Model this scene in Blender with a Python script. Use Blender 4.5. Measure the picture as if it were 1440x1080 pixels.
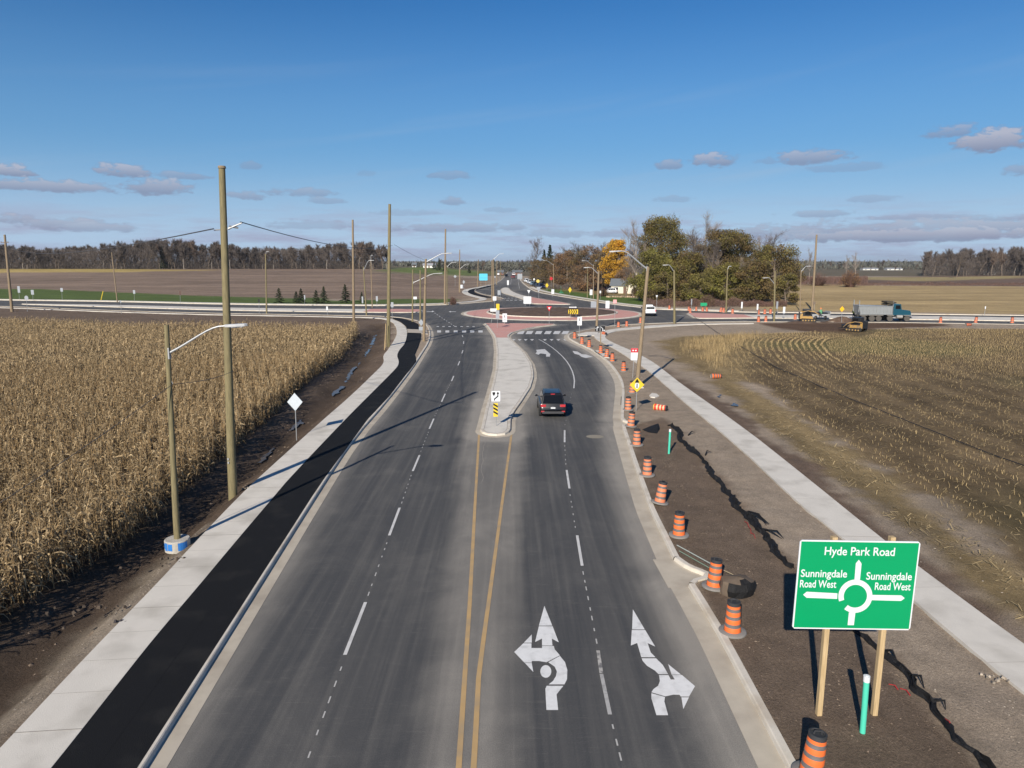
import bpy, bmesh, math, random
import numpy as np
from mathutils import Vector, Matrix, noise
from mathutils.geometry import delaunay_2d_cdt
random.seed(7); rng = np.random.default_rng(7)
S = bpy.context.scene
for o in list(bpy.data.objects): bpy.data.objects.remove(o)
C = S.collection
# ------------------------------------------------------------------ camera
F = 1000.0; HC = 11.0; TH = math.atan(175/F); CT, ST = math.cos(TH), math.sin(TH)
cd = bpy.data.cameras.new('camera'); cam = bpy.data.objects.new('camera', cd); C.objects.link(cam)
cd.sensor_width = 36; cd.lens = 25.0; cd.clip_start = 0.1; cd.clip_end = 30000
cam.location = (0, 0, HC); cam.rotation_euler = (math.pi/2-TH, 0, 0); S.camera = cam
S.render.resolution_x = 1024; S.render.resolution_y = 768
S.view_settings.view_transform = 'Standard'; S.view_settings.look = 'None'
S.view_settings.exposure = 0.55; S.view_settings.gamma = 1
# ------------------------------------------------------------------ sun and sky
SUN_EL = math.radians(28.0); SDX, SDY = -9.85, -26.9           # direction towards the sun
sl = bpy.data.lights.new('sun', 'SUN'); sl.energy = 4.6; sl.angle = math.radians(0.5); sl.color = (1, .915, .785)
sun = bpy.data.objects.new('sun', sl); C.objects.link(sun)
n = math.hypot(SDX, SDY); sd = Vector((SDX/n*math.cos(SUN_EL), SDY/n*math.cos(SUN_EL), math.sin(SUN_EL)))
sun.rotation_euler = sd.to_track_quat('Z', 'Y').to_euler(); sun.location = sd*200
W = bpy.data.worlds.new('World'); S.world = W; W.use_nodes = True
nt = W.node_tree; nt.nodes.clear(); N = nt.nodes.new; LK = nt.links.new

def ray(px, py):
    u, v = px-720, py-540
    return Vector((u, F*CT - v*ST, -F*ST - v*CT))

def mth(op, a, b=None, c=None, nt_=None):
    t = nt_ or nt; m = t.nodes.new('ShaderNodeMath'); m.operation = op
    for i, x in enumerate((a, b, c)):
        if x is None: continue
        if isinstance(x, (int, float)): m.inputs[i].default_value = x
        else: t.links.new(x, m.inputs[i])
    return m.outputs[0]

def build_world():
    out = N('ShaderNodeOutputWorld'); bg = N('ShaderNodeBackground'); sky = N('ShaderNodeTexSky')
    sky.sky_type = 'NISHITA'; sky.sun_disc = False; sky.sun_elevation = SUN_EL
    sky.sun_rotation = math.atan2(SDX, SDY); sky.altitude = 250; sky.air_density = 1.0; sky.dust_density = 0.2; sky.ozone_density = 2.5
    tc = N('ShaderNodeTexCoord'); sep = N('ShaderNodeSeparateXYZ'); LK(tc.outputs['Generated'], sep.inputs[0])
    az = mth('ARCTAN2', sep.outputs[0], sep.outputs[1]); el = mth('ARCSINE', sep.outputs[2])
    cx = N('ShaderNodeCombineXYZ'); LK(az, cx.inputs[0]); LK(mth('MULTIPLY', el, 2.2), cx.inputs[1])
    nz = N('ShaderNodeTexNoise'); nz.inputs['Scale'].default_value = 26; nz.inputs['Detail'].default_value = 5; nz.inputs['Roughness'].default_value = .68
    LK(cx.outputs[0], nz.inputs['Vector'])
    nz2 = N('ShaderNodeTexNoise'); nz2.inputs['Scale'].default_value = 75; nz2.inputs['Detail'].default_value = 4
    LK(cx.outputs[0], nz2.inputs['Vector'])
    warp = mth('MULTIPLY', mth('SUBTRACT', nz.outputs[0], .5), 3.6)
    warp = mth('ADD', warp, mth('MULTIPLY', mth('SUBTRACT', nz2.outputs[0], .5), 1.6))
    clouds = [(12,242,34,9,.8),(75,264,75,11,.75),(178,243,36,11,.75),(225,265,42,15,.75),(250,248,40,7,.5),(340,276,26,8,.55),(425,272,48,8,.5),
              (352,234,14,7,.35),(455,283,30,6,.4),(20,310,30,8,.6),(95,318,60,10,.6),(130,322,50,8,.55),(637,284,22,8,.5),(636,248,36,7,.4),(517,245,14,5,.2),
              (940,233,20,9,.6),(1002,227,32,12,.75),(1143,223,46,13,.7),(1077,228,18,7,.3),(1187,237,50,7,.3),(1338,187,32,10,.6),(1400,201,40,20,.9),(1436,241,20,10,.5),
              (1150,302,46,6,.45),(1275,307,60,5,.4),(1420,309,60,7,.5),(705,296,26,5,.3),(575,300,50,6,.25),(945,281,30,6,.3),(1235,281,34,6,.3),
              (640,322,100,9,.5),(720,321,30,6,.45),(440,318,70,9,.35),(780,330,60,8,.4),(1220,326,220,16,.62),(1320,332,190,12,.8),(1420,322,80,14,.7),(1120,330,60,9,.55),(870,330,60,8,.4)]
    tot = None; lift = None
    for (px, py, wx, wy, a) in clouds:
        d = ray(px, py).normalized(); A = math.atan2(d.x, d.y); E = math.asin(d.z)
        dx = mth('MULTIPLY', mth('SUBTRACT', az, A), F/wx/1.05); dy = mth('MULTIPLY', mth('SUBTRACT', el, E), F/wy/1.05)
        # flatter base: stretch below the middle
        dyb = mth('MAXIMUM', dy, mth('MULTIPLY', dy, -1.7))
        r = mth('ADD', mth('MULTIPLY', dx, dx), mth('MULTIPLY', dyb, dyb))
        m = mth('SUBTRACT', 1.0, r)
        m = mth('ADD', m, warp)
        mr = N('ShaderNodeMapRange'); mr.interpolation_type = 'SMOOTHSTEP'; mr.inputs['From Min'].default_value = 0.0; mr.inputs['From Max'].default_value = .75
        mr.inputs['To Max'].default_value = a; LK(m, mr.inputs['Value'])
        tot = mr.outputs[0] if tot is None else mth('MAXIMUM', tot, mr.outputs[0])
        l = mth('MULTIPLY', mr.outputs[0], mth('ADD', dy, .5)); lift = l if lift is None else mth('MAXIMUM', lift, l)
    # low thin stratus near the horizon
    c2 = N('ShaderNodeCombineXYZ'); LK(mth('MULTIPLY', az, 3.0), c2.inputs[0]); LK(mth('MULTIPLY', el, 26), c2.inputs[1])
    n3 = N('ShaderNodeTexNoise'); n3.inputs['Scale'].default_value = 2.4; n3.inputs['Detail'].default_value = 6; n3.inputs['Roughness'].default_value = .62
    LK(c2.outputs[0], n3.inputs['Vector'])
    mr = N('ShaderNodeMapRange'); mr.interpolation_type = 'SMOOTHSTEP'; mr.inputs['From Min'].default_value = .42; mr.inputs['From Max'].default_value = .66; LK(n3.outputs[0], mr.inputs['Value'])
    me_ = N('ShaderNodeMapRange'); me_.interpolation_type = 'SMOOTHSTEP'; me_.inputs['From Min'].default_value = .09; me_.inputs['From Max'].default_value = .025
    me_.inputs['To Min'].default_value = 0; me_.inputs['To Max'].default_value = .9; LK(el, me_.inputs['Value'])
    band = mth('MULTIPLY', mr.outputs[0], me_.outputs[0])
    # wispy cirrus streaks higher up
    c4 = N('ShaderNodeCombineXYZ'); LK(mth('ADD', mth('MULTIPLY', az, 1.2), mth('MULTIPLY', el, -2.5)), c4.inputs[0]); LK(mth('ADD', mth('MULTIPLY', el, 16), mth('MULTIPLY', az, -2)), c4.inputs[1])
    n4 = N('ShaderNodeTexNoise'); n4.inputs['Scale'].default_value = 1.3; n4.inputs['Detail'].default_value = 4; LK(c4.outputs[0], n4.inputs['Vector'])
    mc = N('ShaderNodeMapRange'); mc.interpolation_type = 'SMOOTHSTEP'; mc.inputs['From Min'].default_value = .5; mc.inputs['From Max'].default_value = .8; mc.inputs['To Max'].default_value = .6; LK(n4.outputs[0], mc.inputs['Value'])
    mh = N('ShaderNodeMapRange'); mh.inputs['From Min'].default_value = .27; mh.inputs['From Max'].default_value = .1; LK(el, mh.inputs['Value'])
    cir = mth('MULTIPLY', mc.outputs[0], mh.outputs[0])
    # sky tint
    hs = N('ShaderNodeHueSaturation'); hs.inputs['Saturation'].default_value = 1.3; hs.inputs['Value'].default_value = 1.0
    LK(sky.outputs[0], hs.inputs['Color'])
    gm = N('ShaderNodeMix'); gm.data_type = 'RGBA'; gm.blend_type = 'MULTIPLY'; gm.inputs[0].default_value = 1; LK(hs.outputs[0], gm.inputs[6]); gm.inputs[7].default_value = (.56, .82, 1.02, 1)
    def mix(f, a, b):
        m = N('ShaderNodeMix'); m.data_type = 'RGBA'
        LK(f, m.inputs[0])
        for s_, x in ((6, a), (7, b)):
            if isinstance(x, tuple): m.inputs[s_].default_value = x
            else: LK(x, m.inputs[s_])
        return m.outputs[2]
    K = 13.0
    hz = N('ShaderNodeMapRange'); hz.interpolation_type = 'SMOOTHSTEP'; hz.inputs['From Min'].default_value = .36; hz.inputs['From Max'].default_value = -.02; hz.inputs['To Max'].default_value = .95; LK(el, hz.inputs['Value'])
    hc = N('ShaderNodeMapRange'); hc.interpolation_type = 'SMOOTHSTEP'; hc.inputs['From Min'].default_value = .0; hc.inputs['From Max'].default_value = .16; LK(el, hc.inputs['Value'])
    hcol = mix(hc.outputs[0], (.48*K*.8, .64*K*.8, .86*K*.8, 1), (.20*K*.8, .415*K*.8, .70*K*.8, 1))
    base = mix(hz.outputs[0], gm.outputs[2], hcol)
    base = mix(cir, base, (.50*K*.7, .62*K*.7, .78*K*.7, 1))
    base = mix(band, base, (.40*K*.8, .45*K*.8, .62*K*.8, 1))
    lf = N('ShaderNodeMapRange'); lf.inputs['From Min'].default_value = .15; lf.inputs['From Max'].default_value = .9; LK(lift, lf.inputs['Value'])
    ccol = mix(lf.outputs[0], (.25*K*.8, .29*K*.8, .42*K*.8, 1), (.50*K*.8, .51*K*.8, .61*K*.8, 1))
    base = mix(tot, base, ccol)
    LK(base, bg.inputs[0]); bg.inputs[1].default_value = 0.062; LK(bg.outputs[0], out.inputs[0])
build_world()

# ------------------------------------------------------------------ terrain and picture-to-ground helpers
def sst(a, b, x):
    t = np.clip((x-a)/(b-a), 0, 1); return t*t*(3-2*t)
def H(x, y):
    """terrain height"""
    x = np.asarray(x, float); y = np.asarray(y, float)
    hill = 5.0*sst(215, 450, y)*sst(-25, -75, x)*(1-.8*sst(700, 1500, y))
    drop = -13*sst(800, 2600, y)
    return hill+drop
def G(px, py, z=0.0):
    d = ray(px, py); zz = z; p = None
    for _ in range(14):
        t = (zz-HC)/d.z if d.z < -1e-6 else 1e4/d.y
        p = Vector((d.x*t, d.y*t, zz)); zz = .5*zz+.5*(z+float(H(p.x, p.y)))
    t = (zz-HC)/d.z if d.z < -1e-6 else 3000/d.y
    return Vector((d.x*t, d.y*t, zz))
def PD(px, py, D):
    d = ray(px, py); t = D/d.y; return Vector((d.x*t, D, HC+d.z*t))
def G2(pts, z=0.0): return [tuple(G(a, b, z)[:2]) for a, b in pts]

def resample(p, step=None, n=None):
    p = np.array([q[:2] for q in p], float); d = np.r_[0, np.cumsum(np.hypot(*np.diff(p, axis=0).T))]
    if n is None: n = max(2, int(d[-1]/step)+1)
    t = np.linspace(0, d[-1], n); return np.c_[np.interp(t, d, p[:, 0]), np.interp(t, d, p[:, 1])]
def smooth(p, it=2):
    p = [np.array(q, float) for q in p]
    for _ in range(it):
        q = [p[0]]
        for a, b in zip(p[:-1], p[1:]): q += [a*.75+b*.25, a*.25+b*.75]
        q.append(p[-1]); p = q
    return [tuple(x) for x in p]
def smooth_closed(p, it=2):
    p = [np.array(q, float) for q in p]
    for _ in range(it):
        q = []
        for a, b in zip(p, p[1:]+p[:1]): q += [a*.75+b*.25, a*.25+b*.75]
        p = q
    return [tuple(x) for x in p]
def normals2(p):
    t = np.gradient(np.asarray(p), axis=0); t /= np.maximum(1e-9, np.hypot(t[:, 0], t[:, 1]))[:, None]
    return np.c_[t[:, 1], -t[:, 0]]               # points to the right of travel
def inside(poly, X, Y):
    poly = np.asarray(poly); x0, y0 = poly[:, 0], poly[:, 1]; x1, y1 = np.roll(x0, -1), np.roll(y0, -1)
    r = np.zeros(len(X), bool)
    for a, b, c, d in zip(x0, y0, x1, y1):
        if b == d: continue
        m = ((b > Y) != (d > Y)); r ^= m & (X < (c-a)*(Y-b)/(d-b)+a)
    return r
def dist_poly(poly, X, Y, closed=True):
    poly = np.asarray(poly, float); nx = np.roll(poly, -1, 0) if closed else poly[1:]; p0 = poly if closed else poly[:-1]
    best = np.full(len(X), 1e9)
    for (a, b), (c, d) in zip(p0, nx):
        vx, vy = c-a, d-b; L = vx*vx+vy*vy+1e-12
        t = np.clip(((X-a)*vx+(Y-b)*vy)/L, 0, 1); best = np.minimum(best, np.hypot(X-a-t*vx, Y-b-t*vy))
    return best
def sdist(poly, X, Y):
    d = dist_poly(poly, X, Y); return np.where(inside(poly, X, Y), d, -d)

# ------------------------------------------------------------------ materials
MATS = {}
def mat(name, col, rough=.8, metal=0, spec=.3, var=.12, scale=6.0, bump=0.0, bscale=30, island=0.0, col2=None, c2scale=2.0, c2lo=.45, c2hi=.6, attr=False, stretch=None, trans=0):
    if name in MATS: return MATS[name]
    m = bpy.data.materials.new(name); m.use_nodes = True; t = m.node_tree; b = t.nodes['Principled BSDF']
    n_ = t.nodes.new; lk = t.links.new
    b.inputs['Roughness'].default_value = rough; b.inputs['Metallic'].default_value = metal; b.inputs['Specular IOR Level'].default_value = spec
    g = n_('ShaderNodeNewGeometry'); src = g.outputs['Position']
    if stretch:
        mp = n_('ShaderNodeMapping'); mp.inputs['Scale'].default_value = stretch; lk(src, mp.inputs[0]); src = mp.outputs[0]
    if attr:
        a = n_('ShaderNodeAttribute'); a.attribute_name = 'Col'; cur = a.outputs['Color']
    else:
        rgb = n_('ShaderNodeRGB'); rgb.outputs[0].default_value = (*col, 1); cur = rgb.outputs[0]
    if col2:
        z = n_('ShaderNodeTexNoise'); z.inputs['Scale'].default_value = c2scale; z.inputs['Detail'].default_value = 5; lk(src, z.inputs['Vector'])
        r = n_('ShaderNodeMapRange'); r.inputs['From Min'].default_value = c2lo; r.inputs['From Max'].default_value = c2hi; lk(z.outputs[0], r.inputs['Value'])
        mx = n_('ShaderNodeMix'); mx.data_type = 'RGBA'; lk(r.outputs[0], mx.inputs[0]); lk(cur, mx.inputs[6]); mx.inputs[7].default_value = (*col2, 1); cur = mx.outputs[2]
    z = n_('ShaderNodeTexNoise'); z.inputs['Scale'].default_value = scale; z.inputs['Detail'].default_value = 6; lk(src, z.inputs['Vector'])
    v = mth('MULTIPLY_ADD', z.outputs[0], 2*var, 1-var, t)
    if island:
        v = mth('MULTIPLY', v, mth('MULTIPLY_ADD', g.outputs['Random Per Island'], 2*island, 1-island, t), None, t)
    vm = n_('ShaderNodeVectorMath'); vm.operation = 'SCALE'; lk(cur, vm.inputs[0]); lk(v, vm.inputs['Scale'])
    lk(vm.outputs[0], b.inputs['Base Color'])
    if bump:
        z2 = n_('ShaderNodeTexNoise'); z2.inputs['Scale'].default_value = bscale; z2.inputs['Detail'].default_value = 5; lk(g.outputs['Position'], z2.inputs['Vector'])
        bp = n_('ShaderNodeBump'); bp.inputs['Strength'].default_value = bump; bp.inputs['Distance'].default_value = .05; lk(z2.outputs[0], bp.inputs['Height']); lk(bp.outputs[0], b.inputs['Normal'])
    if trans:
        tr = n_('ShaderNodeBsdfTranslucent'); lk(vm.outputs[0], tr.inputs[0]); ms = n_('ShaderNodeMixShader'); ms.inputs[0].default_value = trans
        lk(b.outputs[0], ms.inputs[1]); lk(tr.outputs[0], ms.inputs[2]); lk(ms.outputs[0], t.nodes['Material Output'].inputs[0])
    MATS[name] = m; return m

concrete = mat('concrete', (.59, .555, .495), .85, var=.10, scale=1.3, bump=.25, bscale=60, col2=(.42, .39, .34), c2scale=.6, c2lo=.5, c2hi=.75)
kerbcon = mat('kerb_concrete', (.56, .515, .445), .85, var=.12, scale=2.5, bump=.25, bscale=60, col2=(.45, .39, .31), c2scale=.9, c2lo=.5, c2hi=.7)
gutter = mat('gutter_concrete', (.44, .39, .315), .9, var=.14, scale=2, col2=(.33, .285, .23), c2scale=.8, c2lo=.45, c2hi=.75)
joint = mat('joint', (.22, .20, .18), .95)
bikem = mat('fresh_asphalt', (.0115, .0118, .0130), .88, spec=.12, var=.3, scale=45, bump=.5, bscale=60, col2=(.026,.025,.024), c2scale=.8, c2lo=.55, c2hi=.8)
redcon = mat('red_concrete', (.52, .265, .225), .85, var=.14, scale=2.0, col2=(.5, .30, .26), c2scale=.7, c2lo=.45, c2hi=.7)
white_line = mat('white_paint', (.56, .55, .53), .6, var=.12, scale=5, col2=(.42, .41, .39), c2scale=2.2, c2lo=.5, c2hi=.72)
worn_line = mat('worn_white_paint', (.40, .38, .35), .7, var=.3, scale=8, col2=(.16, .155, .15), c2scale=5, c2lo=.45, c2hi=.6)
yellow_line = mat('yellow_paint', (.45, .30, .14), .7, var=.15, scale=4, col2=(.36, .26, .15), c2scale=2.0, c2lo=.45, c2hi=.65)
def wood_mat(name, c1, c2):
    m = mat(name, c1, .85, var=.35, scale=3.0, col2=c2, c2scale=2.2, c2lo=.4, c2hi=.65, stretch=(14, 14, .9)); return m
poleG = wood_mat('treated_pole', (.205, .172, .092), (.145, .125, .07))
poleB = wood_mat('brown_pole', (.25, .19, .125), (.18, .138, .092))
lumber = wood_mat('lumber', (.45, .335, .19), (.37, .265, .14))
galv = mat('galvanised', (.36, .37, .38), .5, metal=.5, var=.06)
lampm = mat('lamp_grey', (.42, .43, .44), .4, spec=.4, var=.04)
lens = mat('lamp_glass', (.7, .7, .68), .15, spec=.6)
signback = mat('sign_back', (.30, .325, .36), .5, metal=.35, var=.06)
whites = mat('sign_white', (.60, .62, .65), .4, var=.03)
blacks = mat('sign_black', (.012, .012, .014), .5)
yells = mat('sign_yellow', (.62, .45, .035), .4, var=.04)
greens = mat('sign_green', (.0, .27, .10), .3, spec=.5, var=.05, scale=1.2)
reds = mat('sign_red', (.48, .02, .03), .4)
cyans = mat('sign_blue', (.09, .48, .66), .4)
oranges = mat('drum_orange', (.66, .14, .035), .5, var=.1, scale=9)
fadedo = mat('drum_faded', (.60, .19, .09), .6, var=.12, scale=9)
bandm = mat('drum_band', (.13, .12, .12), .4, var=.3, scale=12)
rubber = mat('rubber', (.035, .036, .04), .7, var=.3)
rubberg = mat('dusty_rubber', (.20, .19, .18), .9, var=.25)
teal = mat('teal_pvc', (.07, .50, .36), .45, var=.06)
blackfab = mat('black_fabric', (.009, .009, .010), .7, var=.5, scale=14, bump=.6, bscale=20)
cable = mat('cable', (.02, .02, .022), .6)  # near-black, only for the strip that draws a wire's shadow on the field
wirem = mat('wire', (.05, .05, .055), .5)
bark = mat('bark', (.145, .115, .09), .9, var=.4, scale=4, island=.25)
palebark = mat('pale_bark', (.27, .235, .20), .9, var=.35, scale=4, island=.25)
twig = mat('twigs', (.108, .090, .080), .9, var=.2, scale=.5, island=.35)
twigr = mat('reddish_twigs', (.125, .075, .06), .9, var=.25, scale=.5, island=.4)
def leafm(name, c, c2, isl=.45): return mat(name, c, .7, var=.35, scale=.22, island=isl, col2=c2, c2scale=.28, c2lo=.38, c2hi=.62, trans=.25)
leaf_olive = leafm('olive_leaves', (.185, .155, .042), (.115, .100, .032))
leaf_olive2 = leafm('brown_olive_leaves', (.175, .120, .048), (.110, .082, .036))
leaf_green = leafm('green_leaves', (.21, .195, .042), (.14, .13, .036))
leaf_orange = leafm('orange_leaves', (.60, .33, .035), (.40, .24, .035))
leaf_rust = leafm('rust_leaves', (.27, .15, .07), (.19, .12, .06))
needles = leafm('needles', (.020, .036, .016), (.034, .048, .020))
grassm = mat('grass', (.07, .13, .022), .9, var=.3, scale=.4, island=.4)
drygrass = mat('dry_grass', (.36, .265, .135), .85, var=.25, scale=.7, island=.4, trans=.2)
cornm = mat('dry_corn', (.42, .32, .185), .7, var=.22, scale=.6, island=.42, col2=(.25, .17, .085), c2scale=5, c2lo=.4, c2hi=.65, trans=.25)
cornst = mat('corn_stalk', (.30, .21, .11), .8, island=.35)
stubm = mat('stubble', (.33, .25, .13), .85, island=.4, var=.3, scale=.15)
strawm = mat('straw', (.33, .25, .13), .85, island=.45, var=.3, scale=.2)
clodm = mat('soil_clods', (.155, .118, .088), .95, island=.35, var=.3)
stonem = mat('pebbles', (.28, .24, .195), .9, island=.4)
glass = mat('car_glass', (.006, .007, .009), .12, spec=.25, var=0)
tyre = mat('tyre', (.02, .02, .021), .85)
rim = mat('rim', (.35, .35, .36), .35, metal=.8)
redlamp = mat('tail_lamp', (.42, .03, .04), .25, spec=.6)
chrome = mat('chrome', (.6, .6, .62), .2, metal=.9)
def paint(name, c): return mat('paint_'+name, c, .28, spec=.45, var=.03)

def asphalt_mat():
    m = bpy.data.materials.new('asphalt'); m.use_nodes = True; t = m.node_tree; b = t.nodes['Principled BSDF']; n_ = t.nodes.new; lk = t.links.new
    g = n_('ShaderNodeNewGeometry')
    def nz(sc, st, det=5, rough=.55, dist=0):
        mp = n_('ShaderNodeMapping'); mp.inputs['Scale'].default_value = st; lk(g.outputs['Position'], mp.inputs[0])
        z = n_('ShaderNodeTexNoise'); z.inputs['Scale'].default_value = sc; z.inputs['Detail'].default_value = det; z.inputs['Roughness'].default_value = rough; z.inputs['Distortion'].default_value = dist
        lk(mp.outputs[0], z.inputs['Vector']); return z.outputs[0]
    st1 = nz(1.0, (1.1, .035, 1)); st2 = nz(1.0, (4.5, .10, 1), 4); fine = nz(38, (1, 1, 1), 5, .8); patch = nz(.35, (1, .7, 1), 6, .65, .6); scr = nz(1.6, (.5, 5, 1), 5, .7)
    a = n_('ShaderNodeAttribute'); a.attribute_name = 'dust'
    def mr(x, a0, a1, lo=0, hi=1):
        r = n_('ShaderNodeMapRange'); r.inputs[1].default_value = a0; r.inputs[2].default_value = a1; r.inputs[3].default_value = lo; r.inputs[4].default_value = hi; lk(x, r.inputs[0]); return r.outputs[0]
    d = mth('ADD', mr(st1, .42, .72, 0, .15), mr(st2, .45, .75, 0, .14), None, t)
    scr2 = nz(5, (.35, 2.6, 1), 6, .8, 1.2); spk = nz(14, (1, 1, 1), 4, .8); d = mth('ADD', d, mth('ADD', mr(scr2, .56, .74, 0, .20), mr(spk, .58, .72, 0, .10), None, t), None, t); d = mth('ADD', d, mr(patch, .48, .75, 0, .16), None, t); d = mth('ADD', d, mr(scr, .58, .8, 0, .2), None, t)
    dn = mth('MULTIPLY', a.outputs['Fac'], mr(patch, .3, .6, .75, 1.05), None, t)
    d = mth('ADD', d, dn, None, t)
    mx = n_('ShaderNodeMix'); mx.data_type = 'RGBA'; mx.clamp_factor = True; lk(d, mx.inputs[0]); mx.inputs[6].default_value = (.060, .061, .063, 1); mx.inputs[7].default_value = (.262, .242, .212, 1)
    vm = n_('ShaderNodeVectorMath'); vm.operation = 'SCALE'; lk(mx.outputs[2], vm.inputs[0]); lk(mr(fine, .3, .7, .62, 1.38), vm.inputs['Scale'])
    lk(vm.outputs[0], b.inputs['Base Color']); b.inputs['Roughness'].default_value = .85; b.inputs['Specular IOR Level'].default_value = .2
    bp = n_('ShaderNodeBump'); bp.inputs['Strength'].default_value = .25; bp.inputs['Distance'].default_value = .02; lk(fine, bp.inputs['Height']); lk(bp.outputs[0], b.inputs['Normal'])
    return m
asphalt = asphalt_mat()

def ground_mat():
    m = bpy.data.materials.new('soil_ground'); m.use_nodes = True; t = m.node_tree; b = t.nodes['Principled BSDF']; n_ = t.nodes.new; lk = t.links.new
    g = n_('ShaderNodeNewGeometry')
    def nz(sc, st, det=5, rough=.6, dist=0):
        mp = n_('ShaderNodeMapping'); mp.inputs['Scale'].default_value = st; lk(g.outputs['Position'], mp.inputs[0])
        z = n_('ShaderNodeTexNoise'); z.inputs['Scale'].default_value = sc; z.inputs['Detail'].default_value = det; z.inputs['Roughness'].default_value = rough; z.inputs['Distortion'].default_value = dist
        lk(mp.outputs[0], z.inputs['Vector']); return z.outputs[0]
    def mr(x, a0, a1, lo=0, hi=1):
        r = n_('ShaderNodeMapRange'); r.inputs[1].default_value = a0; r.inputs[2].default_value = a1; r.inputs[3].default_value = lo; r.inputs[4].default_value = hi; lk(x, r.inputs[0]); return r.outputs[0]
    a = n_('ShaderNodeAttribute'); a.attribute_name = 'Col'; f = n_('ShaderNodeAttribute'); f.attribute_name = 'field'
    fine = nz(13, (1, 1, 1), 5, .7); fine2 = nz(42, (1, 1, 1), 4, .8); mid = nz(1.3, (1, 1, 1), 6, .7, 0); big = nz(.12, (1, 1, 1), 5)
    v = mth('MULTIPLY', mth('MULTIPLY', mr(fine, .3, .7, .72, 1.28), mr(fine2, .3, .7, .6, 1.4), None, t), mr(mid, .3, .7, .82, 1.18), None, t)
    v = mth('MULTIPLY', v, mr(big, .3, .7, .86, 1.14), None, t)
    # cultivation streaks in far fields (run across the view), masked by the field attribute
    rows = nz(1.0, (.02, .17, 1), 5, .65, .8); rows2 = nz(1.0, (.008, .045, 1), 4, .6, 1.0)
    rr = mth('MULTIPLY', mr(rows, .35, .65, .84, 1.16), mr(rows2, .35, .65, .80, 1.22), None, t)
    v = mth('MULTIPLY', v, mth('ADD', mth('MULTIPLY', rr, f.outputs['Fac'], None, t), mth('SUBTRACT', 1, f.outputs['Fac'], None, t), None, t), None, t)
    vm = n_('ShaderNodeVectorMath'); vm.operation = 'SCALE'; lk(a.outputs['Color'], vm.inputs[0]); lk(v, vm.inputs['Scale'])
    # pebbles
    vo = n_('ShaderNodeTexVoronoi'); vo.inputs['Scale'].default_value = 9; lk(g.outputs['Position'], vo.inputs['Vector'])
    peb = mth('MULTIPLY', mth('LESS_THAN', vo.outputs['Distance'], .16, None, t), mth('GREATER_THAN', mid, .52, None, t), None, t)
    peb = mth('MULTIPLY', peb, .55, None, t)
    mx = n_('ShaderNodeMix'); mx.data_type = 'RGBA'; lk(peb, mx.inputs[0]); lk(vm.outputs[0], mx.inputs[6])
    v2 = n_('ShaderNodeVectorMath'); v2.operation = 'SCALE'; lk(vm.outputs[0], v2.inputs[0]); v2.inputs['Scale'].default_value = 1.9; lk(v2.outputs[0], mx.inputs[7])
    lk(mx.outputs[2], b.inputs['Base Color']); b.inputs['Roughness'].default_value = .95; b.inputs['Specular IOR Level'].default_value = .1
    bp = n_('ShaderNodeBump'); bp.inputs['Strength'].default_value = .9; bp.inputs['Distance'].default_value = .045; lk(mth('ADD', mth('MULTIPLY', fine2, .8, None, t), mth('MULTIPLY', fine, 1.0, None, t), None, t), bp.inputs['Height']); lk(bp.outputs[0], b.inputs['Normal'])
    return m
groundm = ground_mat()

# ------------------------------------------------------------------ mesh helpers
def link(o, parent=None):
    C.objects.link(o)
    if parent: o.parent = parent
    return o
def tag(o, label=None, cat=None, group=None, kind=None):
    if label: o['label'] = label
    if cat: o['category'] = cat
    if group: o['group'] = group
    if kind: o['kind'] = kind
    return o
def thing(name, label, cat, loc=(0, 0, 0), rz=0, group=None):
    o = bpy.data.objects.new(name, None); C.objects.link(o); o.location = loc; o.rotation_euler = (0, 0, rz); o.empty_display_size = .3
    return tag(o, label, cat, group)
def npmesh(name, V, Fq, mats, parent=None, midx=None, smooth_=False):
    """V (n,3); Fq list of (faces array k-gon)"""
    me = bpy.data.meshes.new(name); V = np.asarray(V, np.float32)
    if not isinstance(Fq, list): Fq = [Fq]
    loops = np.concatenate([f.ravel() for f in Fq]).astype(np.int32)
    tot = np.concatenate([np.full(len(f), f.shape[1], np.int32) for f in Fq]); st = np.r_[0, np.cumsum(tot)[:-1]].astype(np.int32)
    me.vertices.add(len(V)); me.vertices.foreach_set('co', V.ravel())
    me.loops.add(len(loops)); me.loops.foreach_set('vertex_index', loops)
    me.polygons.add(len(tot)); me.polygons.foreach_set('loop_start', st)
    try: me.polygons.foreach_set('loop_total', tot)
    except Exception: pass
    for m in (mats if isinstance(mats, (list, tuple)) else [mats]): me.materials.append(m)
    if midx is not None: me.polygons.foreach_set('material_index', np.asarray(midx, np.int32))
    me.polygons.foreach_set('use_smooth', np.full(len(tot), bool(smooth_)))
    me.update(calc_edges=True); o = bpy.data.objects.new(name, me); link(o, parent); return o

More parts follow.
